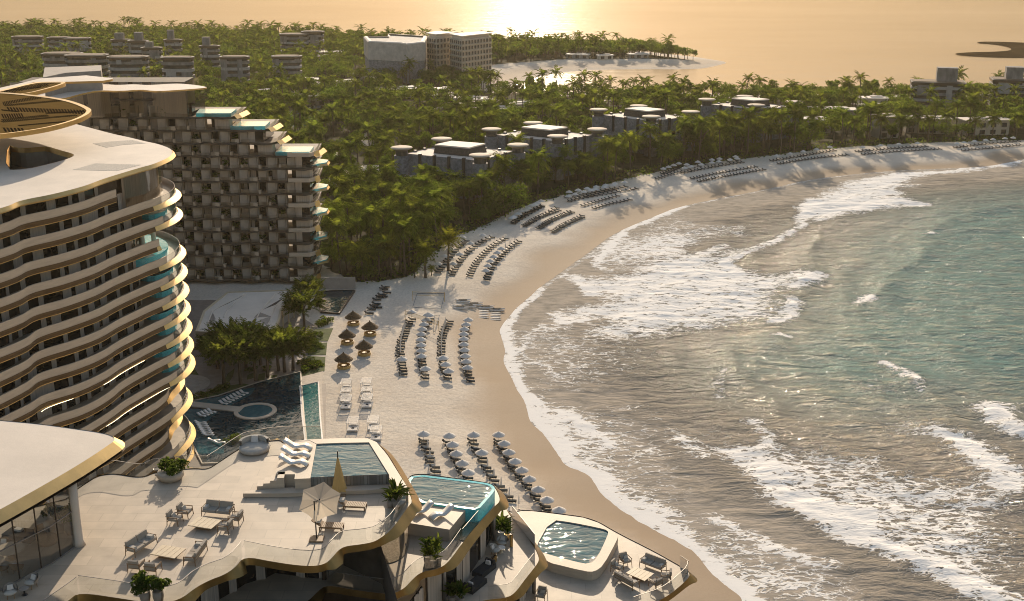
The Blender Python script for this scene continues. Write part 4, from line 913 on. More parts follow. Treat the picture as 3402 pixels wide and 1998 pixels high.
cyl = chaikin(E7([(1225, 1165), (1330, 1162), (1440, 1110), (1490, 1000), (1480, 900)], Z2), 2, closed=False)
mb = MB(); mb.ring(cyl, Z2, cyl, Z2 + 3.2, 0, closed=False); mb.build("glass_wall", m_frost, wing, True, True)
ci = offset(cyl, -.35, False); k = len(ci); mb = MB(); mb.ring(ci[k // 2:], Z2, ci[k // 2:], Z2 + 3.2, 0, closed=False); mb.build("curtain", m_curtain, wing, True, True)
mb = MB(); mb.poly(ccw(cyl + [E7([(1250, 960)], Z2)[0]]), Z2 + .05); mb.build("gravel_bed", m_gravel, wing, world=True)
mb = MB(); mb.box((*W(1078, 1925, Z2), Z2 + 1.6), (.28, .28, 3.2)); mb.build("column", m_dbronze, wing, world=True)
facade(E6([(480, 1560), (640, 1460), (800, 1345), (950, 1130), (1080, 905), (1120, 760)], Z3), Z3, seed=4)
for x, y in ((1118, 905), (650, 1470)):
    mb = MB(); q = W(1250 + .35 * x, 1480 + .35 * y, Z3); mb.tube([(*q, Z3), (*q, Z2 - .8)], .14, 10); mb.build("column", m_steel, wing, True, True)
facade([(-22, 59.5), (-12, 58.5)] + E6([(440, 1700)], Z3), Z3, seed=5)
facade(E6([(1100, 1900), (1360, 1520), (1440, 1380), (1490, 1250)], Z4), Z4, seed=6)
mb = MB(); q = W(1250 + .35 * 1497, 1480 + .35 * 1400, Z4); mb.tube([(*q, Z4), (*q, Z3 - .8)], .16, 10); mb.build("column", m_steel, wing, True, True)
body = [(-46, 50), (20, 52), (34, 62), (20, 72), (2, 80), (-14, 86), (-24, 82), (-46, 82)]
mb = MB(); mb.ring(ccw(offset(body, 0)), 2, ccw(body), Z4 - .9, 0); mb.build("lower_wall", m_wall, wing, world=True)
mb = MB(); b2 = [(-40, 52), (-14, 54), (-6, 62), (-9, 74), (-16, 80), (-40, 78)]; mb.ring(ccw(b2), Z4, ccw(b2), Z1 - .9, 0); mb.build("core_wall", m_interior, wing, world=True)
# ================================================================ RESORT GROUNDS: paving, lawns, pools at the foot of the hotels
ZG = 2.0
def flat(name, pts, dz, mat, label=None):
    mb = MB(); mb.prism(pts, ZG - .4, ZG + dz, 0, bottom=False); return structure(mb.build(name, mat))
plaza = E3([(-420, 260), (150, 250), (640, 250), (1080, 360), (1260, 480), (1180, 860), (1110, 950), (1335, 960), (1330, 1480), (1335, 1700), (-420, 1900)], ZG)
flat("plaza_paving", ccw(plaza), .05, tiles("plaza_stone", (.27, .22, .18), 1.2, .6, .02, .75, .07, .8))
flat("paver_path", ccw(E3([(1125, 890), (1310, 850), (1300, 1000), (1330, 1480), (1345, 1640), (1290, 1640), (1265, 955), (1125, 990)], ZG)), .08, m_brick)
flat("lawn", ccw(chaikin(E3([(30, 790), (190, 780), (250, 880), (318, 975), (270, 1010), (80, 1080), (-40, 1060)], ZG), 2)), .10, m_lawn)
for pts in ([(1180, 725), (1330, 735), (1322, 850), (1128, 900), (1130, 800)], [(1190, 620), (1345, 612), (1335, 715), (1180, 715)], [(1235, 500), (1395, 490), (1350, 598), (1190, 600)], [(500, 880), (560, 830), (545, 900), (505, 955), (465, 960)], [(670, 890), (735, 860), (725, 910), (665, 925)], [(765, 880), (820, 870), (815, 925), (755, 935)], [(870, 890), (925, 885), (915, 915), (862, 925)], [(150, 1110), (440, 985), (640, 960), (700, 975), (560, 1010), (330, 1090)]):
    flat("lawn", ccw(E3(pts, ZG)), .12, m_lawn)
for r_, mt, dz in ((1.0, m_brick, .14), (.62, m_pave, .17), (.36, m_brick, .20)):
    c = E3([(110, 970)], ZG)[0]; mb = MB(); mb.lathe((c[0], c[1], ZG), [(6.2 * r_, 0), (6.2 * r_, dz)], 40); structure(mb.build("round_plaza", mt))
lagoon = thing("lagoon_pool", "dark angular lagoon pool with a round stone island and walkway", "pool", (*E3([(700, 1150)], ZG)[0], ZG))
lp = ccw(E3([(130, 1125), (420, 1075), (620, 1005), (800, 945), (1117, 865), (1122, 1000), (1140, 1250), (1165, 1480), (1180, 1600), (300, 1600), (215, 1490), (75, 1170), (560, 1200), (590, 1170), (560, 1165)], ZG))
lp = ccw(E3([(75, 1168), (130, 1120), (250, 1105), (420, 1070), (620, 1003), (800, 945), (1117, 865), (1122, 1000), (1140, 1250), (1165, 1480), (1180, 1600), (290, 1640), (215, 1490)], ZG))
mb = MB(); mb.poly(lp, ZG + .24); mb.build("pool_water", m_dpool, lagoon, world=True)
mb = MB(); mb.ring(offset(lp, .35), ZG, offset(lp, .35), ZG + .32, 0); mb.ring(offset(lp, .35), ZG + .32, lp, ZG + .32, 0); mb.ring(lp[::-1], ZG + .05, lp[::-1], ZG + .32, 0); mb.build("pool_coping", m_trav, lagoon, world=True)
mb = MB(); mb.poly(ccw(E3([(130, 1128), (430, 1078), (640, 1010), (740, 1000), (700, 1060), (500, 1165), (300, 1150)], ZG)), ZG + .26); mb.poly(ccw(E3([(85, 1175), (290, 1185), (420, 1205), (320, 1290), (380, 1400), (470, 1480), (470, 1560), (250, 1560)], ZG)), ZG + .26); mb.build("shallow_ledge", m_spool, lagoon, world=True)
ic = E3([(737, 1205)], ZG)[0]
mb = MB(); ro, ri = 4.4, 3.5
mb.lathe((ic[0], ic[1], ZG), [(ro, 0), (ro, .5), (ri, .5), (ri, .2)], 44); mb.build("round_island", m_trav, lagoon, world=True)
mb = MB(); mb.lathe((ic[0], ic[1], ZG), [(ri, .2), (ri, .36)], 40); mb.build("spa_pool", m_spool, lagoon, world=True)
mb = MB(); mb.prism(E3([(-60, 1085), (60, 1105), (300, 1135), (640, 1172), (600, 1212), (300, 1178), (-60, 1140)], ZG), ZG + .02, ZG + .45); mb.build("walkway", m_trav, lagoon, world=True)
strip = thing("strip_pool", "narrow teal pool with white edge beside the paver path", "pool", (*E3([(1200, 1200)], ZG)[0], ZG))
sp = ccw(E3([(1120, 990), (1265, 955), (1280, 1250), (1300, 1470), (1310, 1640), (1178, 1640), (1165, 1450), (1140, 1250)], ZG))
mb = MB(); mb.poly(sp, ZG + .3); mb.build("pool_water", water("teal_pool", (.03, .13, .13), (.05, .18, .17), .9, .5), strip, world=True)
mb = MB(); mb.ring(offset(sp, .3), ZG, offset(sp, .3), ZG + .42, 0); mb.ring(offset(sp, .3), ZG + .42, sp, ZG + .42, 0); mb.build("pool_edge", m_shell, strip, world=True)
casc = thing("cascade_pool", "dark cascade pool with stone back wall between the tower and the beach", "pool", (*E3([(1400, 250)], ZG)[0], ZG))
cp_ = ccw(E3([(1290, 190), (1400, 182), (1572, 178), (1440, 372), (1300, 360)], ZG))
mb = MB(); mb.poly(cp_, ZG + .4); mb.build("pool_water", m_dpool, casc, world=True)
mb = MB(); mb.ring(offset(cp_, .4), ZG, offset(cp_, .4), ZG + .55, 0); mb.ring(offset(cp_, .4), ZG + .55, cp_, ZG + .55, 0); mb.build("pool_coping", m_dbronze, casc, world=True)
a, b = E3([(1290, 165), (1582, 165)], ZG); mb = MB(); mb.box(((a[0] + b[0]) / 2, a[1] + 1, ZG + 1.7), (b[0] - a[0], .5, 3.4), rz=math.atan2(b[1] - a[1], b[0] - a[0])); mb.build("back_wall", m_wall, casc, world=True)
# wave loungers standing in the lagoon
def wave_prof(L, h=.35): return [(x * L, h * (.55 + .45 * math.cos(x * 7.2)) * (1.15 - .5 * x)) for x in np.linspace(0, 1, 12)]
mb = MB(); mb.sheet([(x - 1.0, z + .35) for x, z in wave_prof(2.0)], .75, th=.12); wl0 = None
lag_rows = [((465, 1135), (640, 1045), 7, "upper"), ((280, 1240), (365, 1205), 4, "middle"), ((270, 1300), (335, 1405), 8, "lower"), ((385, 1450), (430, 1470), 2, "nearest")]
for (x0, y0), (x1, y1), nn_, nm in lag_rows:
    for i in range(nn_):
        t = i / max(1, nn_ - 1); q = E3([(x0 + (x1 - x0) * t, y0 + (y1 - y0) * t)], ZG + .3)[0]
        if wl0 is None: wl0 = mb.build("pool_lounger", m_shell, None, True); o = wl0
        else: o = wl0.copy(); COL.objects.link(o)
        o.location = (*q, ZG + .26); o.rotation_euler = (0, 0, R(-38) if nm in ("upper", "middle") else R(-12)); o.scale = (1.3, .8, 1.0)
        pos_ = "at one end" if i in (0, nn_ - 1) else "in the middle"
        tag(o, f"white wave lounger in the {nm} row of the dark lagoon pool, {i + 1} from left" if nm != "lower" else f"white wave lounger, lower row of the dark lagoon pool, {i + 1} from the top", "lounger", "wave loungers in the lagoon pool")
# --- beach restaurant roof with triangular louvres
rest = thing("beach_restaurant", "low beach restaurant with pale louvred roof behind the feathery trees", "restaurant", (*E3([(650, 400)], ZG)[0], ZG))
zr = 8.0
rr_ = ccw(E3([(232, 520), (300, 345), (500, 185), (800, 175), (1118, 163), (1060, 230), (955, 330), (935, 420), (880, 530), (640, 540), (360, 525)], zr))
mb = MB(); mb.prism(rr_, zr - .5, zr, 0, mside=1); mb.build("roof", [m_roof, m_pale], rest, world=True)
def tri_slots(A, B, C, n):
    b = MB()
    for i in range(n):
        t0, t1 = (i + .2) / n, (i + .55) / n
        L_ = lambda P, Q, t: (P[0] + (Q[0] - P[0]) * t, P[1] + (Q[1] - P[1]) * t)
        b.prism(E3([L_(A, B, t0), L_(A, B, t1), L_(A, C, t1), L_(A, C, t0)], zr), zr - .02, zr + .03)
    b.build("roof_louvre", m_dbronze, rest, world=True)
tri_slots((650, 205), (390, 330), (500, 280), 26); tri_slots((375, 355), (320, 490), (400, 410), 16); tri_slots((1040, 190), (800, 330), (905, 290), 26); tri_slots((770, 350), (720, 400), (870, 390), 10); tri_slots((775, 420), (830, 470), (880, 380), 14)
for pts in ([(655, 200), (530, 300), (480, 370), (470, 400)], [(1045, 185), (930, 280), (895, 330), (870, 400), (850, 480)], [(640, 200), (400, 325), (365, 360), (312, 495)], [(910, 195), (790, 330), (750, 400)]):
    mb = MB(); q = catmull(E3(pts, zr), .8); mb.tube([(*v, zr + .06) for v in q], .16, 5); mb.build("roof_rib", m_roof, rest, world=True)
mb = MB(); mb.ring(offset(rr_, .15), zr - .62, offset(rr_, .15), zr + .22, 0); mb.ring(offset(rr_, .15), zr + .22, offset(rr_, -.35), zr + .22, 0); mb.ring(offset(rr_, -.35)[::-1], zr, offset(rr_, -.35)[::-1], zr + .22, 0); mb.build("roof_rim", m_pale, rest, world=True)
mb = MB(); wlp = offset(rr_, -1.6); mb.ring(wlp, ZG, wlp, zr - .4, 0); mb.build("wall", m_wall, rest, world=True)
for q in resample(offset(rr_, -.8)[:7], 4.0):
    mb = MB(); mb.box((*q, 4.8), (.35, .35, 5.6)); mb.build("post", m_pale, rest, world=True)
mb = MB(); mb.prism(ccw(E3([(245, 600), (340, 612), (345, 560), (250, 545)], 5)), 4.4, 5.0); mb.build("canopy", m_pale, rest, world=True)

# ================================================================ FOUR STONE VILLA BLOCKS with mushroom-roofed corner towers
vnames = ["nearest the sea, first behind the beach palms", "second along the beach", "third along the beach", "farthest along the beach"]
VILLA = []; m_cap = M("beige_cap", (.48, .39, .29), .8, var=.1)
for vi, tw in enumerate([[(1334, 488), (1467, 459), (1721, 479), (1595, 513)], [(1633, 427), (1771, 406), (1984, 427), (1852, 450)], [(1989, 362), (2122, 350), (2295, 369), (2164, 385)], [(2349, 328), (2475, 318), (2639, 336), (2513, 347)]]):
    zc = 19.3; q = [W(*t, zc) for t in tw]; c = (sum(a[0] for a in q) / 4, sum(a[1] for a in q) / 4)
    v = thing("stone_villa_block", f"grey stone villa block with mushroom roofed towers, {vnames[vi]}", "building", (*c, 2), group="stone villa blocks with mushroom roofs")
    sc = lambda k: [(c[0] + (a[0] - c[0]) * k, c[1] + (a[1] - c[1]) * k) for a in q]
    VILLA.append(sc(1.12))
    body = ccw(sc(.93)); zt = 16.5
    mb = MB(); mb.ring(body, 1.5, body, zt + .22, 0); inn = offset(body, -.5); mb.ring(inn[::-1], zt, inn[::-1], zt + .22, 0); mb.ring(body, zt + .22, inn, zt + .22, 0); mb.build("wall", m_stone, v, world=True)
    mb = MB(); mb.poly(inn, zt + .1); mb.build("roof_terrace", m_vill, v, world=True)
    pb = ccw(sc(.46)); mb = MB(); pt = offset(pb, -.8); mb.ring(pb, zt, pt, zt + 3.0, 0); mb.build("penthouse_wall", M("dark_rubble", (.065, .055, .045), .9, var=.5, scale=1.2, bump=.4, bscale=2), v, world=True)
    mb = MB(); mb.prism(offset(pt, .2), zt + 2.9, zt + 3.4); mb.build("penthouse_roof", m_roof, v, world=True)
    for i in range(4):
        a, b = body[i], body[(i + 1) % 4]; L = math.dist(a, b); n_ = max(4, int(L / 5.6)); rz = math.atan2(b[1] - a[1], b[0] - a[0])
        for k in range(1, n_):
            t = k / n_; p_ = (a[0] + (b[0] - a[0]) * t, a[1] + (b[1] - a[1]) * t)
            mb = MB(); mb.box((*p_, zt - 2.9), (1.0, 1.1, 7.2), rz=rz); mb.build("parapet_post", m_black, v, world=True)
        for k in range(1, 3):
            for kk in range(2, n_ - 1, 2):
                t = (kk + .5) / n_; p_ = (a[0] + (b[0] - a[0]) * t, a[1] + (b[1] - a[1]) * t); mb = MB(); mb.box((*p_, 3.2 + 3.6 * k), (2.0, .25, 1.8), rz=rz); mb.build("window", m_dark, v, world=True)
    for a in q:
        mb = MB(); mb.lathe((*a, 1.5), [(2.8, 0), (2.8, 14.6), (2.2, 14.6), (2.2, 16.6)], 20); tw_ = mb.build("tower", m_stone, v, world=True)
        mb = MB(); mb.lathe((*a, 1.5), [(2.26, 14.65), (2.26, 16.4)], 20); mb.build("tower_glazing", M("tower_glazing", (.07, .066, .06), .3, var=.4, scale=1.5), tw_)
        mb = MB(); mb.lathe((*a, 1.5), [(2.3, 16.5), (3.6, 17.1), (4.1, 17.4), (4.0, 17.6), (2.5, 17.8), (0.01, 17.9)], 28); mb.build("tower_cap", m_cap, tw_, True)

# ================================================================ APARTMENT BLOCKS in the far trees
def windows_rows(b, side, z0, z1, fh): pass
m_apt = M("weathered_concrete", (.19, .182, .172), .85, var=.45, scale=.35, stretch=(1, 1, .4), bump=.2, bscale=1)
m_aptl = M("pale_balcony", (.34, .325, .305), .8, var=.25, scale=.5)
m_aptw = M("apartment_glazing", (.035, .037, .04), .25, var=.6, scale=.7)
def apartment(label, x0, x1, ytop, ybase, kind="oval", tower=None, cat="apartment block", floors=None, depth=None, roofm=None):
    """placed by its width and base on the ground; photo points in source pixels"""
    a, b = W(x0, ybase, 2), W(x1, ybase, 2); c = ((a[0] + b[0]) / 2, (a[1] + b[1]) / 2); wd = math.dist(a, b)
    dd = math.hypot(c[1] * CP + 98 * SP, 0); h = (ybase - ytop) * dd / FPX * 1.01
    dp = depth or wd * .55; o = thing("apartment_block", label, cat, (c[0], c[1] + dp / 2, 2), group=None)
    if kind == "oval":
        out = [(wd / 2 * math.copysign(abs(math.cos(t)) ** .6, math.cos(t)), dp / 2 * math.copysign(abs(math.sin(t)) ** .75, math.sin(t))) for t in np.linspace(0, 2 * math.pi, 41)[:-1]]
    else: out = [(-wd / 2, -dp / 2), (wd / 2, -dp / 2), (wd / 2, dp / 2), (-wd / 2, dp / 2)]
    nf = floors or max(3, round(h / 3.6)); fh = h / nf
    mb = MB(); mb.ring(offset(out, -.9), -1, offset(out, -.9), h - .6, 0); mb.build("glazing", m_aptw, o)
    for k in range(nf):
        z = k * fh; mb = MB(); mb.ring(out, z, out, z + .45 * fh, 0); mb.ring(offset(out, -.9), z + .45 * fh, out, z + .45 * fh, 0); mb.ring(out, z, offset(out, -.9), z, 0); mb.build("balcony_band", m_aptl if k % 2 else m_apt, o)
    rg = random.Random(int(x0 * 7 + ytop)); s = resample(out + out[:1], 3.0); j = 1
    while j < len(s) - 2:
        wdt = rg.choice((1, 1, 2)); seg = offset(s[j:j + wdt + 1], .06, False); z0 = rg.randint(0, nf - 1) * fh; z1 = min(h - .8, z0 + fh * rg.choice((1, 2, 3, nf)))
        mb = MB(); mb.ring(seg, z0, seg, z1, 0, closed=False); mb.build("wall_panel", m_aptl if rg.random() < .4 else m_apt, o); j += wdt + rg.choice((1, 2, 2, 3))
    mb = MB(); mb.prism(offset(ccw(out), .5), h - .9, h + .5, 0, mside=1); mb.build("roof", [roofm or m_apt, m_dbronze], o)
    mb = MB(); mb.prism(offset(ccw(out), -1.2), h + .52, h + .8, 0); mb.build("roof_deck", roofm or M("roof_gravel", (.16, .12, .085), .9), o)
    if tower:
        mb = MB(); mb.box((tower[0] * wd, 0, h + tower[2] / 2), (tower[1] * wd, dp * .5, tower[2])); mb.build("lift_tower", m_apt, o)
    return o
P1 = lambda x: x * .45
apt_foot = []
for lab, x0, x1, yt, yb, tw_ in [
    ("grey curved apartment block at the far left edge of the trees", 90, 310, 285, 395, None),
    ("wide grey curved apartment block second from the left at the back", 355, 520, 290, 402, None), ("grey curved apartment block joined beside a wide one, back left", 470, 665, 296, 405, None),
    ("grey apartment block with a small lift tower, left of a taller one", 825, 965, 305, 400, (-.05, .45, 5)), ("tall stepped grey apartment block in the left trees with roof tower", 955, 1100, 315, 440, (.05, .4, 6)), ("low stepped grey block in front of the tall one", 1050, 1200, 365, 470, (-.1, .35, 4)),
    ("narrow grey apartment tower alone among palms at the back", 1216, 1345, 305, 408, (-.1, .35, 7)), ("grey apartment block with square tower right of the palms", 1480, 1625, 352, 470, (-.15, .36, 6)),
    ("grey curved apartment block at left front with brown roof", 310, 600, 412, 550, None), ("grey curved apartment block overlapping its left neighbour in front", 480, 790, 425, 572, None), ("grey oval apartment block in the middle front row", 795, 1090, 437, 585, None),
    ("grey oval apartment block with pale vertical strip in front row", 1195, 1430, 440, 610, None), ("small drum shaped apartment block in the front row", 1630, 1840, 435, 585, None), ("drum shaped apartment block with tan roof at right of the row", 2010, 2225, 430, 555, None),
    ("grey curved apartment block at the back right with white balconies", 2065, 2275, 265, 372, None), ("curved apartment block with white balcony ends behind a grey one", 2230, 2392, 246, 365, None)]:
    o = apartment(lab, P1(x0), P1(x1), P1(yt), P1(yb + (75 if yb > 420 else 55)), tower=tw_); apt_foot.append((o.location.x, o.location.y, P1(x1 - x0) * o.location.y / FPX * .5 + 2))
    o["group"] = "grey apartment blocks in the far trees"
for lab, x0, x1, yt, yb, tw_ in [("tall grey hillside apartment block with pale square roof tower at right", 1705, 2085, 622, 800, (.15, .38, 8)), ("tall grey apartment block cut by the right edge with roof tower", 2300, 2640, 605, 790, (-.05, .35, 7))]:
    o = apartment(lab, 2268 + P1(x0), 2268 + P1(x1), P1(yt), P1(yb), kind="box", tower=tw_, depth=13); o.rotation_euler = (0, 0, R(-14)); apt_foot.append((o.location.x, o.location.y, 20))
# big angular concrete hall and the two pale hotel slabs
def footbox(name, label, cat, pts, ztop, wallm, floors=0, group=None):
    p = ccw(pts); c = (sum(q[0] for q in p) / len(p), sum(q[1] for q in p) / len(p)); o = thing(name, label, cat, (*c, 2), group=group)
    return o, p
zt = 26.0
hall, hp = footbox("concrete_hall", "large angular concrete hall with white parapet edges on the far side of the trees", "building", R2([(168, 275), (200, 310), (445, 322), (480, 330), (610, 315), (632, 272), (350, 255), (340, 275)], zt), zt, m_concrete)
mb = MB(); mb.ring(hp, 1, hp, 15, 0); mb.build("lower_wall", m_stone, hall, world=True)
mb = MB(); o5 = offset(hp, .5); mb.ring(o5, 15, o5, zt, 0); mb.ring(hp, 15, o5, 15, 0); mb.build("upper_wall", m_concrete, hall, world=True)
mb = MB(); i5 = offset(hp, -2.2); mb.ring(o5, zt, offset(hp, -.6), zt + .6, 0); mb.ring(offset(hp, -.6), zt + .6, i5, zt + .6, 0); mb.build("parapet_edge", m_roof, hall, world=True)
mb = MB(); mb.poly(hp, zt - .4); mb.build("roof", m_concrete, hall, world=True)
slabs = [("pale slab hotel with a grid of windows beside the small bay", [(800, 275), (888, 292), (1108, 268), (1050, 256)], 28.0, "s1"), ("pale slab hotel half hidden behind a longer one near the bay", [(630, 268), (700, 278), (800, 268), (860, 262), (700, 255)], 28.0, "s2")]
m_slab = M("pale_facade", (.50, .44, .36), .8, var=.1, scale=.3)
for lab, pts, zt, _ in slabs:
    o, p_ = footbox("slab_hotel", lab, "hotel", R2(pts, zt), zt, m_slab); o["group"] = "pale slab hotels by the bay"
    mb = MB(); mb.ring(p_, 1, p_, zt, 0); mb.poly(p_, zt); mb.build("wall", m_slab, o, world=True)
    mb = MB(); mb.prism(offset(p_, .6), zt + 1.6, zt + 2.1); mb.prism(offset(p_, -1.5), zt, zt + 1.6); mb.build("roof", m_roof, o, world=True)
    ps = PartSet(); pv = PartSet()
    for i in range(len(p_)):
        a, b = p_[i], p_[(i + 1) % len(p_)]; L = math.dist(a, b)
        if (b[1] - a[1]) * 0 - (b[0] - a[0]) * 1 > 0 and False: continue
        nx_, ny_ = (b[1] - a[1]) / L, -(b[0] - a[0]) / L
        if ny_ > .3: continue
        n_ = max(2, int(L / 2.6)); rz = math.atan2(b[1] - a[1], b[0] - a[0])
        for k in range(7):
            for j in range(n_):
                t = (j + .5) / n_; mb = MB(); mb.box((a[0] + (b[0] - a[0]) * t + nx_ * .02, a[1] + (b[1] - a[1]) * t + ny_ * .02, 3.2 + k * 3.5 + 1.6), (1.6, .3, 2.1), rz=rz); ps.put(-k, mb)
            mb = MB(); mb.box((a[0] + (b[0] - a[0]) * .5 + nx_ * .3, a[1] + (b[1] - a[1]) * .5 + ny_ * .3, 3.2 + k * 3.5), (L, .9, .3), rz=rz); pv.put(-k, mb)
    ps.build("window", m_aptw, o); pv.build("balcony_ledge", m_slab, o)
# low white villas scattered under the palms: (source px roof centre, width m, depth m, roof height, turn)
rgv = random.Random(5); vil = []; vil_foot = []
for x, y, wd, dp, zr_ in [(1110, 172, 22, 12, 7), (1080, 186, 18, 10, 6), (1015, 264, 16, 9, 6.5), (1060, 278, 16, 10, 6), (1150, 270, 14, 9, 6), (1330, 294, 26, 14, 6), (1390, 305, 18, 12, 5), (1470, 315, 17, 10, 6), (1560, 325, 18, 10, 6), (1620, 335, 16, 9, 6), (1640, 360, 20, 10, 7), (1715, 345, 20, 8, 6), (1475, 295, 12, 9, 6),
                      (1570, 346, 16, 9, 6), (1260, 560, 16, 8, 8), (1415, 590, 22, 9, 8.5), (2060, 445, 18, 9, 8), (1717, 150, 10, 8, 6), (1920, 181, 18, 7, 5), (2120, 180, 16, 7, 5), (2010, 184, 12, 6, 5), (2900, 325, 16, 9, 9), (2912, 350, 18, 9, 7), (2765, 362, 24, 10, 7), (2720, 395, 14, 9, 8), (2290, 430, 13, 10, 9), (2945, 385, 11, 9, 12), (3080, 392, 22, 9, 9), (3270, 396, 24, 10, 9), (1200, 245, 14, 8, 6), (1240, 258, 12, 8, 5), (900, 300, 14, 9, 7), (1030, 318, 22, 9, 7), (2070, 420, 10, 8, 6)]:
    c = W(x, y, zr_); rz = rgv.uniform(-.35, .35); o = thing("white_villa", None, "villa", (*c, 2), rz, "flat roofed villas among the palms")
    side = "left" if x < 1250 else ("centre" if x < 2000 else "right"); near_ = "behind the villas' palms" 
    vil.append((o, x, y)); vil_foot.append((c[0], c[1], max(wd, dp) * .5)); h = zr_ - 2
    mb = MB(); mb.box((0, 0, h / 2 - .3), (wd * .9, dp * .85, h)); mb.build("wall", m_slab if rgv.random() < .3 else m_wall, o)
    mb = MB(); mb.box((0, 0, h + .05), (wd, dp, .5)); mb.box((wd * .12, dp * .1, h + .5), (wd * .4, dp * .4, .7)); mb.build("roof", m_roof, o)
    for k in range(max(1, int(h / 3.4))):
        for j in range(max(2, int(wd / 5))):
            mb = MB(); mb.box((-wd * .45 + (j + .5) * wd * .9 / max(2, int(wd / 5)), -dp * .43, 1.5 + 3.2 * k), (2.6, .25, 2.0)); mb.build("window", m_aptw, o)
order = sorted(vil, key=lambda t: (t[2], t[1]))
marks_ = [("the slab hotels", 1350, 180), ("the small bay", 1650, 290), ("the nearest stone villa block", 1520, 490), ("the second stone villa block", 1810, 425), ("the third stone villa block", 2140, 365), ("the farthest stone villa block", 2490, 335), ("the right hand apartment towers", 3050, 300), ("the drum shaped apartment blocks", 900, 220), ("the wooded headland", 2050, 170)]
seen_ = {}
for i, (o, x, y) in enumerate(order):
    m_ = min(marks_, key=lambda t: math.hypot(t[1] - x, 2 * (t[2] - y))); seen_.setdefault((m_[0], "left" if x < m_[1] else "right"), []).append((math.hypot(m_[1] - x, 2 * (m_[2] - y)), i))
for (nm_, sd_), l_ in seen_.items():
    for r_, (_, i) in enumerate(sorted(l_)): order[i][0]["label"] = f"flat roofed villa to the {sd_} of {nm_}, {('nearest', 'second nearest', 'third nearest', 'fourth nearest', 'fifth nearest', 'sixth nearest', 'seventh nearest', 'eighth nearest', 'ninth nearest', 'tenth nearest', 'eleventh nearest', 'twelfth nearest')[r_]} to it"
# blue inlet with boulders behind the tower
inl = ccw(chaikin(S_([(940, 392), (985, 376), (1060, 368), (1110, 360), (1108, 378), (1080, 400), (1010, 425), (950, 420)], 2), 2))
mb = MB(); mb.poly(inl, 2.12); structure(mb.build("inlet_water", water("inlet", (.09, .19, .20), (.13, .24, .24), .3, .3)))
mb = MB(); rgk = random.Random(3)
for q in resample(S_([(900, 385), (960, 380), (1000, 370), (1060, 360), (1110, 352)], 2), 1.3):
    s = rgk.uniform(.8, 1.8); mb.box((q[0] + rgk.uniform(-1, 1), q[1] + rgk.uniform(-.5, 2.5), 2 + s * .3), (s, s * .8, s * .8), rz=rgk.uniform(0, 3), top=.6)
tag(mb.build("boulders", m_stone), None, None, kind="stuff")
for i, pts in enumerate(([(1470, 660), (1570, 655), (1600, 690), (1480, 700)],)): pass
for pts in ([(1290, 290), (1400, 285), (1470, 300), (1560, 318), (1450, 330), (1330, 322)], [(1045, 215), (1120, 205), (1150, 215), (1060, 228)], [(1690, 335), (1760, 330), (1790, 345), (1720, 352)], [(1185, 470), (1230, 460), (1260, 480), (1200, 490)], [(1080, 590), (1140, 560), (1180, 580), (1110, 640)]):
    mb = MB(); mb.poly(ccw(chaikin(S_(pts, 2), 2)), 2.06); structure(mb.build("sandy_clearing", M("clearing_sand", (.50, .43, .34), .95, var=.2, scale=.1)))

# pale sandy paths winding through the wood
for i, pts in enumerate(([(1120, 520), (1180, 470), (1260, 430), (1330, 420), (1380, 380), (1500, 350), (1580, 320)], [(1560, 560), (1640, 520), (1740, 500), (1830, 480), (1960, 440), (2080, 420), (2200, 400), (2400, 380), (2700, 400), (3000, 420)], [(900, 330), (1000, 300), (1100, 290), (1200, 270), (1300, 250), (1420, 240)], [(1700, 400), (1790, 360), (1900, 340), (2100, 330), (2300, 310), (2600, 330), (2900, 350)])):
    q = catmull(S_(pts, 2), 3.0); a, b = offset(q, 2.2, False), offset(q, -2.2, False)
    mb = MB(); mb.ring(a, 2.05, b, 2.05, 0, closed=False); structure(mb.build("forest_path", M("path_sand", (.50, .43, .34), .95, var=.2, scale=.1)))
# ================================================================ TREES
def raw_mesh(name, V, F, mats, mi=None):
    me = bpy.data.meshes.new(name); V = np.asarray(V, np.float32); F = np.asarray(F, np.int32)
    me.vertices.add(len(V)); me.vertices.foreach_set("co", V.ravel()); me.loops.add(F.size); me.loops.foreach_set("vertex_index", F.ravel())
    me.polygons.add(len(F)); me.polygons.foreach_set("loop_start", np.arange(0, F.size, 4, dtype=np.int32))
    for q in mats: me.materials.append(q)
    if mi is not None: me.polygons.foreach_set("material_index", np.asarray(mi, np.int32))
    me.update(calc_edges=True); return me
def unit(a): return a / np.maximum(np.linalg.norm(a, axis=-1, keepdims=True), 1e-9)
def leaf_quads(C, Nn, size, rg, asp=.55):
    t = unit(np.cross(Nn, unit(rg.normal(size=C.shape)))); b = np.cross(Nn, t); s = (size * rg.uniform(.6, 1.35, len(C)))[:, None]
    V = np.stack([C - t * s * .5, C - b * s * .5 * asp + Nn * s * .12, C + t * s * .5, C + b * s * .5 * asp + Nn * s * .12], 1).reshape(-1, 3)
    return V, np.arange(len(V)).reshape(-1, 4)
def crown_cloud(rg, Rr, Hh, nl, nleaf, flat=.8):
    """leaf centres and normals for an uneven crown of clumps around its origin (base of crown at 0)"""
    a = rg.uniform(0, 2 * np.pi, nl); q = Rr * .72 * np.sqrt(rg.random(nl)); z = Hh * (.28 + .52 * rg.random(nl)) * (1 - .35 * (q / Rr) ** 2)
    L = np.c_[q * np.cos(a), q * np.sin(a), z]; lr = Rr * rg.uniform(.26, .50, nl)
    k = rg.choice(nl, nleaf, p=lr ** 2 / (lr ** 2).sum()); d = unit(rg.normal(size=(nleaf, 3)) + [0, 0, .25])
    rad = lr[k] * rg.uniform(.45, 1.08, nleaf) ** .6
    C = L[k] + d * rad[:, None] * [1, 1, flat]; Nn = unit(d + rg.normal(size=(nleaf, 3)) * .65 + [0, 0, .35])
    return C, Nn
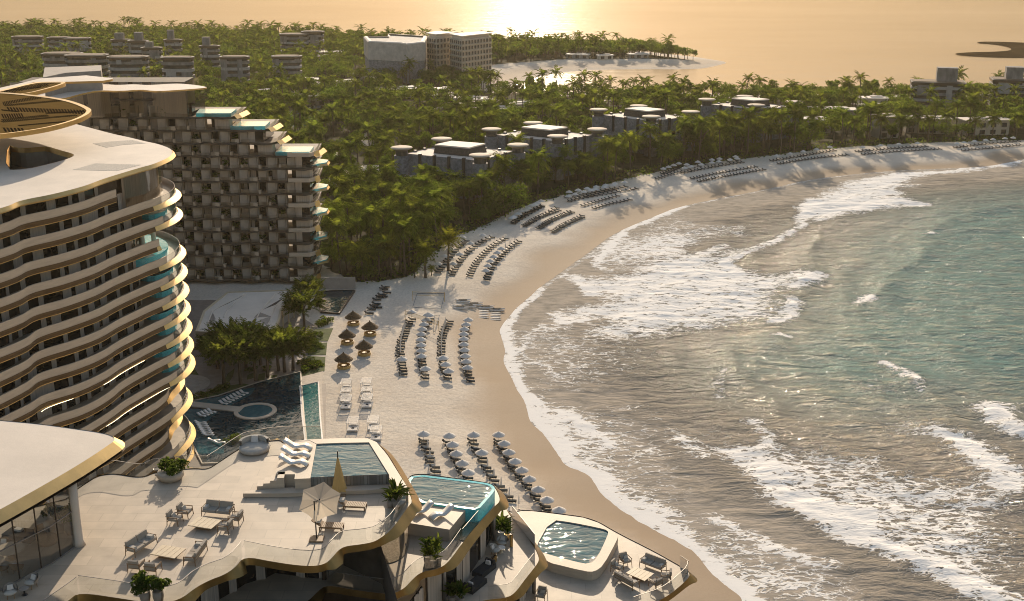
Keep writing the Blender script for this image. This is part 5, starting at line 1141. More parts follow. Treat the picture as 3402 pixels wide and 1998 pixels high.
def broadleaf_parts(seed, Rr=4.6, Hh=6.5, trunk=4.5, nl=15, nleaf=2300, size=.56):
    rg = np.random.default_rng(seed); C, Nn = crown_cloud(rg, Rr, Hh, nl, nleaf); C[:, 2] += trunk - 1.5
    V, F = leaf_quads(C, Nn, size, rg)
    b = MB(); rs = random.Random(seed); b.tube([(0, 0, -.5), (.1, .05, trunk * .5), (.2, -.1, trunk), (.1, .1, trunk + 1.5)], [.38, .30, .24, .14], 7)
    for i in range(6):
        an = rs.uniform(0, 6.28); L = Rr * rs.uniform(.5, .8); b.tube([(.1, 0, trunk * rs.uniform(.6, .95)), (math.cos(an) * L * .5, math.sin(an) * L * .5, trunk + 1.2), (math.cos(an) * L, math.sin(an) * L, trunk + rs.uniform(1.8, 3.4))], [.16, .11, .05], 5)
    return (V, F), b
def frond(rg, L, az, el, droop, wd, nseg, gap=.0):
    """one pinnate frond as quads: leaflets left and right of a curving rib"""
    t = np.linspace(0, 1, nseg + 1); ang = el - droop * t ** 1.3
    dr = np.cos(ang) * L / nseg; dz = np.sin(ang) * L / nseg
    r = np.r_[0, np.cumsum(dr[:-1])]; z = np.r_[0, np.cumsum(dz[:-1])]
    ca, sa = math.cos(az), math.sin(az); rib = np.c_[r * ca, r * sa, z]; side = np.array([-sa, ca, 0.])
    Q = []
    for i in range(nseg):
        w0 = wd * (math.sin(math.pi * min(1, .18 + t[i] * .9)) ** .7 + .05)
        fwd = (rib[i + 1] - rib[i]); tip = fwd * 1.15
        for s in (-1, 1):
            drop = np.array([0, 0, -w0 * rg.uniform(.30, .75)]); b0 = rib[i]; b1 = rib[i] + fwd * (1 - gap)
            Q.append([b0, b1, b1 + side * s * w0 * .92 + drop + tip * .9, b0 + side * s * w0 + drop + tip])
    return Q
def palm_quads(seed, nf=22, L=4.3, wd=.95, nseg=9, gap=.35, el=(-.45, 1.25), droop=(.9, 1.9)):
    rg = np.random.default_rng(seed); Q = []
    for i in range(nf):
        e = el[0] + (el[1] - el[0]) * ((i + .5) / nf) ** .85; Q += frond(rg, L * rg.uniform(.8, 1.1), i * 2.39996 + rg.uniform(-.25, .25), e + rg.uniform(-.12, .12), rg.uniform(*droop), wd, nseg, gap)
    V = np.array(Q).reshape(-1, 3); return V, np.arange(len(V)).reshape(-1, 4)
def palm_trunk(seed, h, r=.24):
    rs = random.Random(seed); lx, ly = rs.uniform(-.9, .9), rs.uniform(-.9, .9); b = MB()
    b.tube([(lx * (t ** 1.6), ly * (t ** 1.6), h * t - .3 * (t == 0)) for t in (0, .2, .45, .7, .9, 1)], [r * 1.35, r, r * .9, r * .82, r * .78, r * .85], 8); return b, (lx, ly, h)
# --- variants: meshes shared by many trees
BROAD, PALM = [], []
for s in range(7):
    (V, F), tb = broadleaf_parts(40 + s, Rr=(4.2, 5.6, 3.6, 4.8, 6.2, 4.0, 5.0)[s], Hh=(5.6, 5.2, 7.2, 6.4, 5.6, 8.0, 6.0)[s], trunk=(4.2, 3.6, 5.2, 4.6, 4.2, 5.4, 3.4)[s], nl=13 + s)
    BROAD.append((raw_mesh("crown", V, F, [m_leafA]), tb))
for s in range(6):
    h = (8.5, 10.5, 12.5, 9.5, 11.5, 7.5)[s]; tb, top = palm_trunk(70 + s, h)
    V, F = palm_quads(90 + s, nf=20 + s % 3 * 2, L=4.2 + .25 * (s % 3)); V = V + np.array(top); PALM.append((raw_mesh("crown", V, F, [m_leafB]), tb))
def make_tree(proto, kind, loc, rz, sc, label, cat, group):
    key = (id(proto[0]),)
    t = thing(kind, label, cat, loc, rz, group); t.scale = (sc, sc, sc * random.uniform(.92, 1.08))
    if len(proto) == 2 or proto[2] is None:
        o = proto[1].build("trunk", m_trunk, None, True); COL.objects.unlink(o); tm = o.data; bpy.data.objects.remove(o)
        proto_list[key] = tm
    for nm, me in (("trunk", proto_list[key]), ("crown", proto[0])):
        c = bpy.data.objects.new(nm, me); COL.objects.link(c); c.parent = t
    return t
proto_list = {}
for pr in BROAD + PALM:
    o = pr[1].build("trunk", m_trunk, None, True); me = o.data; bpy.data.objects.remove(o); proto_list[(id(pr[0]),)] = me
BROAD = [(a, b, 1) for a, b in BROAD]; PALM = [(a, b, 1) for a, b in PALM]
# --- where trees stand
foot = [(*VILLA[i], ) for i in range(len(VILLA))]
hall_poly = offset(hp, 4)
slab_polys = []
def clear_of(x, y):
    d = 1e9
    for v in VILLA: d = min(d, -float(sdist(x, y, list(v))))
    return d
xsT, ysT = [], []
y = 300.0; rows_ = []
while y < 1110:
    st = (6.1 + .0042 * max(0, y - 330)) * (.8 if y > 900 else 1)
    half = .4235 * (y * CP + 98 * SP) + 12
    xx = np.arange(-half, half, st); rows_.append(np.c_[xx + RNG.uniform(-.42, .42, len(xx)) * st, y + RNG.uniform(-.42, .42, len(xx)) * st]); y += st * .92
T = np.concatenate(rows_); X, Y = T[:, 0], T[:, 1]
ok = inside(X, Y, forest_poly) & (sdist(X, Y, coast) > np.where(Y > 870, 3, 9)) & ~inside(X, Y, bay_sand)
for v in VILLA: cv = (sum(a[0] for a in v) / 4, sum(a[1] for a in v) / 4); ok &= ~(sdist(X, Y, list(v)) > -1.6) & ~((np.abs(X - cv[0]) < 17) & (Y < cv[1] - 10) & (Y > cv[1] - 34) & (RNG.random(len(X)) < .05))
ok &= ~inside(X, Y, hall_poly) & ~inside(X, Y, offset(inl, 2))
for lab, pts, zt_, _ in slabs: ok &= ~inside(X, Y, offset(ccw(R2(pts, zt_)), 4))
for ax, ay, ar in vil_foot: ok &= ~(((X - ax) / (ar + 1.5)) ** 2 + ((Y - ay) / (ar * .6 + 2.5)) ** 2 < 1)
for ax, ay, ar in apt_foot: ok &= ~(((X - ax) / (ar + 2.5)) ** 2 + ((Y - ay) / (ar * .7 + 3)) ** 2 < 1) & ~((np.abs(X - ax) < ar * .95) & (Y < ay) & (Y > ay - ar * .7 - 13) & (RNG.random(len(X)) < .75))
for pts in ([(1290, 290), (1400, 285), (1470, 300), (1560, 318), (1450, 330), (1330, 322)], [(1045, 215), (1120, 205), (1150, 215), (1060, 228)], [(1185, 470), (1230, 460), (1260, 480), (1200, 490)]):
    ok &= ~(inside(X, Y, S_(pts, 2)) & (RNG.random(len(X)) < .8))
px, py = proj(X, Y, 2.0); pt = proj(X, Y, 16.0)[1]
hid = (px < 230) & (pt > 300) | (px < 640) & (px >= 230) & (pt > 310) | (px < 770) & (pt > 400) | (px < 1010) & (pt > 520)
gap = fbm(X / 17 + 31, Y / 24 + 77, 3); ok &= ~((gap > .60) & (RNG.random(len(X)) < .85) & (Y < 900))
ok &= ~hid & (px > -60) & (px < 3470)
# keep what stands right in front of a low villa or block a little lower
T = np.c_[X, Y][ok]; pxv = px[ok]; pyv = py[ok]
cl = fbm(T[:, 0] / 26 + 7, T[:, 1] / 26 + 3, 3)
edge_d = dist_line(T[:, 0], T[:, 1], beach_edge)
is_palm = (RNG.random(len(T)) < np.where(edge_d < 14, .72, np.where(T[:, 1] < 400, .50, np.where(cl > .54, .48, .17))))
order = np.argsort(np.hypot(T[:, 0], T[:, 1] - 0))
def nbhd(px_, py_):
    if py_ > 640: return "the foot of the stepped hotel", 0
    marks = [("the nearest stone villa block", 1520, 520), ("the second stone villa block", 1810, 455), ("the third stone villa block", 2140, 395), ("the farthest stone villa block", 2490, 360), ("the stepped hotel's pool terraces", 1090, 420), ("the blue inlet", 1060, 390), ("the right hand apartment towers", 3050, 330), ("the far right end of the beach", 3200, 440), ("the middle of the long beach", 2620, 500), ("the beach bend", 1950, 600)]
    return min([(m[0], math.hypot(m[1] - px_, 2 * (m[2] - py_))) for m in marks], key=lambda t: t[1])
villa_c = [(sum(a[0] for a in v) / 4, sum(a[1] for a in v) / 4) for v in VILLA]
def front_of_villa(x, y): return any(abs(x - a) < 30 and b - 40 < y < b - 6 for a, b in villa_c)
cnt = {"palm": 0, "broad": 0}; far_b, far_p = [], []
for i in order:
    x, y = T[i]; kind = "palm" if is_palm[i] else "broad"; z = float(ground_z(x, y)); rz = random.uniform(0, 6.28)
    if cnt[kind] < (272 if kind == "palm" else 300):
        cnt[kind] += 1; place, _ = nbhd(pxv[i], pyv[i]); fr = edge_d[i] < 9
        sd = "on the sand edge near " if fr else "in the forest around "
        if kind == "palm": make_tree(random.choice(PALM), "palm_tree", (x, y, z), rz, random.uniform(1.0, 1.35) * (1.12 if edge_d[i] < 14 else 1), "arching coconut palm " + sd + place, "palm tree", "coconut palms " + sd + place)
        else: make_tree(random.choice(BROAD), "broadleaf_tree", (x, y, z), rz, random.uniform(.62, 1.15) * (1.38 if front_of_villa(x, y) else 1), "green broadleaf tree " + sd + place, "tree", "broadleaf trees " + sd + place)
    else: (far_p if kind == "palm" else far_b).append((x, y, z, rz))
# --- the wood beyond: leaf clumps and palm heads, one object each
def far_mass(name, pts, maker, mats):
    Vs, Fs, Ms, o = [], [], [], 0
    for x, y, z, rz in pts:
        V, F, Mi = maker(y); c, s = math.cos(rz), math.sin(rz); k = random.uniform(.75, 1.2) * (1.05 if y > 890 else 1)
        Vw = np.c_[(V[:, 0] * c - V[:, 1] * s) * k + x, (V[:, 0] * s + V[:, 1] * c) * k + y, V[:, 2] * k + z]
        Vs.append(Vw); Fs.append(F + o); Ms.append(Mi); o += len(V)
    o_ = bpy.data.objects.new(name, raw_mesh(name, np.concatenate(Vs), np.concatenate(Fs), mats, np.concatenate(Ms))); COL.objects.link(o_); o_["kind"] = "stuff"; return o_
def tube_np(pts, r, n=4):
    b = MB(); b.tube(pts, r, n, cap=False); return np.array(b.v), np.array(b.f)
bank_b = {}
for lv, (nleaf, size, nl) in enumerate([(1100, .66, 15), (640, .82, 13), (380, 1.0, 12)]):
    bank_b[lv] = []
    for s in range(8):
        rg = np.random.default_rng(200 + s + 20 * lv); C, Nn = crown_cloud(rg, (4.3, 5.6, 3.7, 4.8, 6.0, 4.0, 5.2, 3.4)[s], (6.2, 5.4, 7.6, 6.6, 6.0, 8.2, 5.2, 6.4)[s], nl, nleaf); C[:, 2] += 2.8; V, F = leaf_quads(C, Nn, size, rg, .65)
        tv, tf = tube_np([(0, 0, -.5), (0, 0, 5.5)], [.32, .18]); bank_b[lv].append((np.r_[V, tv], np.r_[F, tf + len(V)], np.r_[np.zeros(len(F), int), np.ones(len(tf), int)]))
bank_p = {}
for lv, (nf, nseg, L) in enumerate([(18, 6, 4.4), (15, 4, 4.6), (12, 3, 4.9)]):
    bank_p[lv] = []
    for s in range(8):
        h = (7, 8, 9.5, 11.5, 9, 7.5, 10.5, 12)[s]; tb, top = palm_trunk(300 + s, h, .26); V, F = palm_quads(400 + s + 20 * lv, nf=nf, L=L, nseg=nseg, wd=1.0, gap=.25); V = V + np.array(top)
        tv, tf = tube_np([(0, 0, -.5), (top[0] * .4, top[1] * .4, h * .55), top], [.3, .24, .2]); bank_p[lv].append((np.r_[V, tv], np.r_[F, tf + len(V)], np.r_[np.zeros(len(F), int), np.ones(len(tf), int)]))
lv = lambda y: 0 if y < 560 else (1 if y < 800 else 2)
far_mass("distant_forest", far_b, lambda y: random.choice(bank_b[lv(y)]), [m_leafA, m_trunk])
far_mass("distant_palm_grove", far_p, lambda y: random.choice(bank_p[lv(y)]), [m_leafB, m_trunk])
print("TREES", cnt, len(far_b), len(far_p))
m_leafB3 = leaf("sunlit_palm_leaf", (.075, .105, .018), (.23, .28, .028)); HEAD = []  # lighter copy of the palm leaf with sunlight put into its colour
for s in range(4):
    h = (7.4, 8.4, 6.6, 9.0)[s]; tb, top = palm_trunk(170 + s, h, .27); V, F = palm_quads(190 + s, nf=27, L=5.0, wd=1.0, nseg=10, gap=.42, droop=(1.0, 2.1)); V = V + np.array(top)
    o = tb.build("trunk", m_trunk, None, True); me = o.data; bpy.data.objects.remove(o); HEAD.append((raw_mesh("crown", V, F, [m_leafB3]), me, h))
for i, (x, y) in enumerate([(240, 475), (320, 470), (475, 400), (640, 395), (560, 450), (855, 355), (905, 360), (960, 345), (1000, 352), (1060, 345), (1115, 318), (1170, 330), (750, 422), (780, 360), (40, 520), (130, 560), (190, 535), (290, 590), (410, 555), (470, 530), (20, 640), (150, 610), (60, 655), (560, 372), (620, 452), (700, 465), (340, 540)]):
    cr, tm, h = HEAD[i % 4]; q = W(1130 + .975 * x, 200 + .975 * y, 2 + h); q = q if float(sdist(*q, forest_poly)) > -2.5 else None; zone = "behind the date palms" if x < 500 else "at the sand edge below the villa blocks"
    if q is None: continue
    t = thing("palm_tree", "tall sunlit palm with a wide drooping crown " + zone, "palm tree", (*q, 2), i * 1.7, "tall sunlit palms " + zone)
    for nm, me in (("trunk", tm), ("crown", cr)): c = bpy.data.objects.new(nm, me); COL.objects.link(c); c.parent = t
# --- undergrowth along the forest edge and the beach
rgu = np.random.default_rng(11); C = []
for q in resample(beach_edge, .8):
    for _ in range(7):
        o_ = rgu.uniform(-1.5, 9); C.append((q[0] - o_ * .55 + rgu.normal() * .8, q[1] + o_ * .75 + rgu.normal() * .8, 2 + rgu.uniform(.1, 1.8) * min(1, .3 + max(0, o_) * .25)))
C = np.array(C); V, F = leaf_quads(C, unit(rgu.normal(size=C.shape) + [0, 0, .8]), 1.0, rgu); o_ = bpy.data.objects.new("undergrowth", raw_mesh("undergrowth", V, F, [m_leafA])); COL.objects.link(o_); o_["kind"] = "stuff"
# --- date palms standing in front of the wood, and the feathery grove by the restaurant
m_leafB2 = leaf("date_palm_leaf", (.080, .100, .014), (.23, .26, .02))
for nm, (x, y), h, lab in [("a", (790, 520), 9.4, "tall date palm alone on the sand nearest the water"), ("b", (622, 572), 7.6, "date palm with a slim trunk on the open sand, second from the right"), ("c", (370, 560), 8.6, "date palm in the dark shrubs, third from the right"), ("d", (165, 600), 8.0, "bushy date palm at the left end by the cascade pool wall")]:
    q = R5([(x, y)], 2)[0]; tb, top = palm_trunk(int(x), h, .34); t = thing("date_palm", lab, "palm tree", (*q, 2), 0, "date palms on the beach")
    tb.build("trunk", m_trunk, t, True); V, F = palm_quads(int(x) + 3, nf=46, L=5.2, wd=.85, nseg=11, gap=.45, el=(-.55, 1.45), droop=(.7, 1.5)); V = V + np.array(top)
    c = bpy.data.objects.new("crown", raw_mesh("crown", V, F, [m_leafB2])); COL.objects.link(c); c.parent = t
for (x, y), h, lab in [((540, 575), 3.2, "small young palm on the sand left of the slim date palm"), ((665, 555), 2.4, "smallest young palm right of the slim date palm")]:
    q = R5([(x, y)], 2)[0]; tb, top = palm_trunk(int(x), h, .14); t = thing("young_palm", lab, "palm tree", (*q, 2)); tb.build("trunk", m_trunk, t, True)
    V, F = palm_quads(int(x), nf=16, L=1.9, wd=.5, nseg=7); V = V + np.array(top); c = bpy.data.objects.new("crown", raw_mesh("crown", V, F, [m_leafB2])); COL.objects.link(c); c.parent = t
def feathery(seed, h, Rr):
    rg = np.random.default_rng(seed); Q = []
    for i in range(95):
        a = rg.uniform(0, 6.28); q = Rr * .75 * math.sqrt(rg.random()); z = h + Rr * (.1 + .75 * rg.random()) * (1 - .4 * (q / Rr) ** 2) - .8
        for j in range(3):
            fr_ = np.array(frond(rg, Rr * .48 * rg.uniform(.7, 1.2), a + rg.uniform(-1.1, 1.1), rg.uniform(-.1, 1.3), rg.uniform(.4, 1.2), .34, 6, .3)) + [q * math.cos(a), q * math.sin(a), z]
            Q += list(fr_)
    V = np.array(Q).reshape(-1, 3); return V, np.arange(len(V)).reshape(-1, 4)
FE = [raw_mesh("crown", *feathery(500 + s, 0, 3.6), [m_leafC]) for s in range(3)]
for i, ((x, y), h, sc, lab) in enumerate([((470, 985), 8.0, 1.05, "feathery tree with a bare trunk at the left edge of the lagoon grove"), ((612, 970), 7.6, 1.1, "feathery tree second from the left beside the lagoon pool"), ((525, 800), 6.6, 1.1, "feathery tree behind the two leftmost trunks of the grove"), ((740, 935), 6.8, 1.0, "feathery tree in the middle of the grove by the lagoon pool"), ((655, 820), 7.0, 1.15, "feathery tree in the middle of the grove, second row"),
     ((840, 905), 6.4, 1.0, "feathery tree right of the middle of the grove"), ((780, 800), 6.0, 1.0, "feathery tree at the back of the grove under the roof edge"), ((935, 850), 6.2, 1.05, "feathery tree with sunlit top, second from the right in the grove"), ((985, 860), 6.4, 1.15, "sunlit feathery tree near the right end of the grove"), ((1055, 845), 5.6, 1.15, "sunlit feathery tree at the right end of the grove"),
     ((1150, 520), 7.0, 1.2, "bright feathery tree beside the restaurant roof corner"), ((1195, 330), 5.5, 1.0, "darker feathery tree between the cascade pool and the tower"), ((420, 830), 5.4, 1.0, "feathery tree at the far left of the grove's back row")]):
    q = E3([(x, y)], 2)[0]; t = thing("feathery_tree", lab, "tree", (*q, 2), i * 1.3, "feathery trees by the restaurant"); b = MB(); b.tube([(0, 0, -.3), (.15, .1, h * .5), (0, .1, h)], [.42, .33, .28], 8)
    for a in range(5): b.tube([(0, .1, h * .8), (1.1 * math.cos(a * 1.26), 1.1 * math.sin(a * 1.26), h + .6), (2.1 * math.cos(a * 1.26), 2.1 * math.sin(a * 1.26), h + 1.4)], [.16, .1, .05], 5)
    b.build("trunk", m_trunk, t, True); c = bpy.data.objects.new("crown", FE[i % 3]); COL.objects.link(c); c.parent = t; c.location = (0, 0, h - .4); c.scale = (sc * 1.22, sc * 1.22, sc * 1.3); c.rotation_euler = (0, 0, i)
# garden shrubs
rgs = np.random.default_rng(21); SH = []
for s in range(3):
    C, Nn = crown_cloud(rgs, 1.7, 1.9, 9, 420); V, F = leaf_quads(C - [0, 0, .3], Nn, .42, rgs); SH.append(raw_mesh("garden_shrub", V, F, [m_leafA]))
for (x, y), sc, wh in [((1330, 440), 1.3, "beside the upper lawn near the cascade pool"), ((1290, 470), 1.0, "left of the upper lawn"), ((1250, 560), 1.2, "left of the second lawn by the beach"), ((1215, 640), 1.2, "at the left end of the middle lawn"), ((1270, 650), 1.1, "on the middle lawn by the beach"), ((1200, 690), .9, "at the lower edge of the middle lawn"), ((1165, 790), 1.3, "at the left end of the lowest lawn"), ((1220, 820), 1.1, "in the middle of the lowest lawn"), ((1270, 800), 1.0, "at the right end of the lowest lawn"), ((1160, 850), .9, "at the corner of the lagoon pool"),
     ((200, 1090), .9, "at the left tip of the long hedge by the lagoon"), ((300, 1065), 1.0, "second in the long hedge by the lagoon"), ((390, 1030), 1.0, "in the middle of the long hedge by the lagoon"), ((480, 1000), .9, "at the right end of the long hedge by the lagoon"), ((90, 860), .8, "in the flower bed by the curved hotel"), ((170, 865), .8, "at the right of the flower bed by the curved hotel"),
     ((560, 1440), 1.1, "behind the round daybed at the terrace edge"), ((520, 1470), .9, "at the terrace edge left of the round daybed"), ((380, 800), 1.0, "under the left trees of the grove"), ((700, 850), .9, "under the middle trees of the grove"), ((830, 840), .9, "under the right trees of the grove")]:
    q = E3([(x, y)], 2)[0]; o = bpy.data.objects.new("garden_shrub", SH[int(x) % 3]); COL.objects.link(o); o.location = (*q, 2.05); o.scale = (sc, sc, sc * .8); o.rotation_euler = (0, 0, x); tag(o, "leafy green garden shrub " + wh, "shrub", "garden shrubs")
# ================================================================ BEACH FURNITURE
def lounger_parts():
    f = MB()
    for sy in (-.31, .31): f.box((.05, sy, .27), (1.95, .06, .07))
    for sx in (-.8, .85):
        for sy in (-.29, .29): f.box((sx, sy, .13), (.07, .07, .27))
    ma = MB(); ma.box((.35, 0, .37), (1.35, .66, .13), top=.97)
    ba = MB(); ba.sheet([(-.30, .43), (-.62, .62), (-1.0, .84)], .66, th=.12)
    pl = MB(); pl.box((-.80, 0, .82), (.30, .52, .12), top=.8)
    return f, ma, ba, pl
def umbrella_parts(closed=False, r=1.30, h=2.5):
    p = MB(); p.tube([(0, 0, 0), (0, 0, h + .12)], .03, 6); p.lathe((0, 0, 0), [(.28, 0), (.28, .07)], 10); c = MB()
    if closed: c.lathe((0, 0, 0), [(.12, .95), (.17, 1.05), (.11, h - .35), (.03, h + .1)], 8)
    else:
        n = 8; vs = [(0, 0, h)]; 
        for rr, z in ((.5, .62), (1, .05)):
            for k in range(n * 2):
                a = math.pi * k / n; s = r * rr * (1 if k % 2 == 0 else .955); vs.append((s * math.cos(a), s * math.sin(a), h - (1 - z) * .62 * 1.15 - (0 if k % 2 else .02)))
        m = 2 * n; fs = [(0, 1 + k, 1 + (k + 1) % m) for k in range(m)] + [(1 + k, 1 + m + k, 1 + m + (k + 1) % m, 1 + (k + 1) % m) for k in range(m)]
        o = len(vs); vs += [(v[0], v[1], v[2] - .14) for v in vs[1 + m:1 + 2 * m]]; fs += [(1 + m + k, o + k, o + (k + 1) % m, 1 + m + (k + 1) % m) for k in range(m)]
        c.add(vs, fs)
    return p, c
LF, LM, LB, LP = [], None, None, None
lo_proto = thing("sun_lounger", None, "lounger", (0, 0, 0)); fp = lounger_parts()
fp[0].build("frame", m_metal, lo_proto); fp[1].build("mattress", m_navy, lo_proto); fp[2].build("backrest", m_navy, lo_proto); fp[3].build("pillow", m_grey, lo_proto)
far_l = MB(); [far_l.join(q) for q in lounger_parts()]; far_l.m = [0] * len(lounger_parts()[0].f) + [1] * (len(far_l.f) - len(lounger_parts()[0].f))
fo = far_l.build("sun_lounger", [m_metal, m_navy]); far_me = fo.data; bpy.data.objects.remove(fo)
um_proto = thing("beach_umbrella", None, "umbrella"); a, b = umbrella_parts(); a.build("pole", m_wood, um_proto); b.build("canopy", m_white, um_proto)
uc_proto = thing("beach_umbrella", None, "umbrella"); a, b = umbrella_parts(True); a.build("pole", m_wood, uc_proto); b.build("canopy", m_white, uc_proto)
used = {"l": False, "u": False, "c": False}
ordn = lambda i: (["first", "second", "third", "fourth", "fifth", "sixth", "seventh", "eighth", "ninth", "tenth", "eleventh", "twelfth", "thirteenth", "fourteenth", "fifteenth", "sixteenth", "seventeenth", "eighteenth", "nineteenth", "twentieth"] + [f"{k}th" for k in range(21, 60)])[i]
NL = [0]; rest_l = MB()
def to_sea(x, y):
    best = min(near_shore, key=lambda q: (q[0] - x) ** 2 + (q[1] - y) ** 2); return math.atan2(best[1] - y, best[0] - x)
def put_l(q, rz, label, group, near=True, tilt=0):
    z = float(ground_z(*q)) + .01
    if NL[0] >= 300:
        b = MB(); b.join(far_l); Mx = Matrix.Translation((q[0], q[1], z)) @ Matrix.Rotation(rz, 4, 'Z'); b.v = [tuple(Mx @ Vector(v)) for v in b.v]; rest_l.join(b); return
    NL[0] += 1
    if near:
        o = copy_tree(lo_proto) if used["l"] else lo_proto; used["l"] = True
    else: o = bpy.data.objects.new("sun_lounger", far_me); COL.objects.link(o); o["category"] = "lounger"
    o.location = (*q, z); o.rotation_euler = (0, 0, rz); tag(o, label, "lounger", group)
def put_u(q, label, group, closed=False, r=1.0, rz=0):
    k = "c" if closed else "u"; p = uc_proto if closed else um_proto
    o = copy_tree(p) if used[k] else p; used[k] = True
    o.location = (*q, float(ground_z(*q))); o.rotation_euler = (0, 0, rz); o.scale = (r, r, r); tag(o, label, "umbrella", group)
jit = random.Random(9)
# --- front beach: four loose rows, every umbrella shading a pair
G = "front beach by the terraces"
front_l = [("row farthest from the sea", [(607, 310), (613, 330), (630, 370), (640, 398), (653, 440), (660, 464), (686, 508), (693, 540)]),
           ("second row from the hotel", [(785, 318), (800, 352), (814, 382), (830, 412), (846, 448), (862, 482), (882, 520), (900, 552), (936, 584)]),
           ("third row from the hotel", [(968, 292), (972, 320), (995, 358), (1008, 388), (1032, 420), (1042, 448), (1067, 494), (1087, 520), (1112, 564), (1132, 594), (1167, 640), (1187, 668), (1227, 714), (1250, 744)]),
           ("row nearest the sea", [(1158, 275), (1165, 296), (1186, 334), (1203, 358), (1227, 403), (1243, 428), (1267, 470), (1288, 492), (1314, 540), (1330, 562), (1370, 610), (1392, 636), (1432, 688), (1455, 716), (1500, 766), (1520, 792), (1600, 842)])]
for nm, pts in front_l:
    for i, q in enumerate(R8(pts, 1.9)): put_l((q[0] + jit.uniform(-.15, .15), q[1]), jit.uniform(-.08, .03), f"navy sun lounger, {ordn(i)} from the far end, {nm}, front beach", "navy loungers on the front beach")
for nm, pts, cl in [("row farthest from the sea", [(608, 312)], 0), ("row farthest from the sea", [(655, 448), (690, 520), (640, 380)], 1), ("second row from the hotel", [(797, 322), (822, 388), (850, 456), (893, 528), (938, 600)], 0), ("third row from the hotel", [(977, 300), (1037, 434)], 0), ("third row from the hotel", [(1080, 506), (1127, 578), (1180, 652), (1240, 730), (1310, 790)], 1), ("row nearest the sea", [(1162, 278), (1202, 342), (1237, 408), (1283, 476), (1332, 546), (1388, 618), (1453, 694), (1518, 772), (1606, 850)], 0)]:
    for i, q in enumerate(R8(pts, 1.9)): put_u(q, f"{'closed slim' if cl else 'open white'} umbrella, {ordn(i)} from the far end, {nm}, front beach", "umbrellas on the front beach", bool(cl), 1.0, jit.uniform(0, 1))
# --- middle beach: four long columns
def polyrow(fn, pts, n): return resample(catmull(fn(pts, 1.9), .5), 1)[0:0] or [tuple(v) for v in np.array(catmull(fn(pts, 1.9), .2))[np.linspace(0, len(catmull(fn(pts, 1.9), .2)) - 1, n).astype(int)]]
mid = [("leftmost column", [(518, 890), (487, 950), (462, 1005), (442, 1070), (432, 1130), (440, 1200), (462, 1298)], 22), ("second column", [(650, 880), (610, 960), (590, 1040), (588, 1120), (600, 1210), (620, 1325)], 21),
       ("third column", [(795, 885), (765, 950), (745, 1010), (736, 1080), (738, 1150), (755, 1220), (785, 1310)], 22), ("fourth column beside the sea", [(925, 900), (905, 960), (900, 1030), (906, 1110), (925, 1210), (952, 1312)], 21)]
for nm, pts, n_ in mid:
    for i, q in enumerate(polyrow(R5, pts, n_)): put_l((q[0] + jit.uniform(-.2, .2), q[1] + jit.uniform(-.12, .12)), jit.uniform(-.05, .05), f"dark sun lounger, {ordn(i)} from the top, {nm}, middle beach", "loungers in the four columns of the middle beach")
for nm, pts, n_, cl in [("leftmost column", [(470, 960), (455, 1010), (440, 1080), (436, 1150)], 11, 1), ("leftmost column", [(448, 1232), (448, 1233)], 1, 0), ("second column", [(648, 895), (608, 970), (590, 1050), (590, 1130), (592, 1205)], 9, 0), ("second column", [(622, 1300)], 1, 0), ("third column", [(770, 920), (745, 1010), (738, 1110), (740, 1150)], 11, 1), ("third column", [(752, 1205), (772, 1255), (792, 1302)], 3, 0), ("fourth column beside the sea", [(937, 898), (908, 970), (903, 1050), (908, 1120), (922, 1215), (932, 1258)], 10, 0), ("top of the left columns", [(520, 880), (640, 893)], 2, 0)]:
    qs = polyrow(R5, pts, n_) if len(pts) > 2 else R5(pts, 1.9)[:n_]
    for i, q in enumerate(qs): put_u(q, f"{'closed white' if cl else 'open white'} umbrella, {ordn(i)} {'' if n_ < 4 else ''}from the top, {nm}, middle beach", "umbrellas of the middle beach", bool(cl), 1.02, jit.uniform(0, 1))
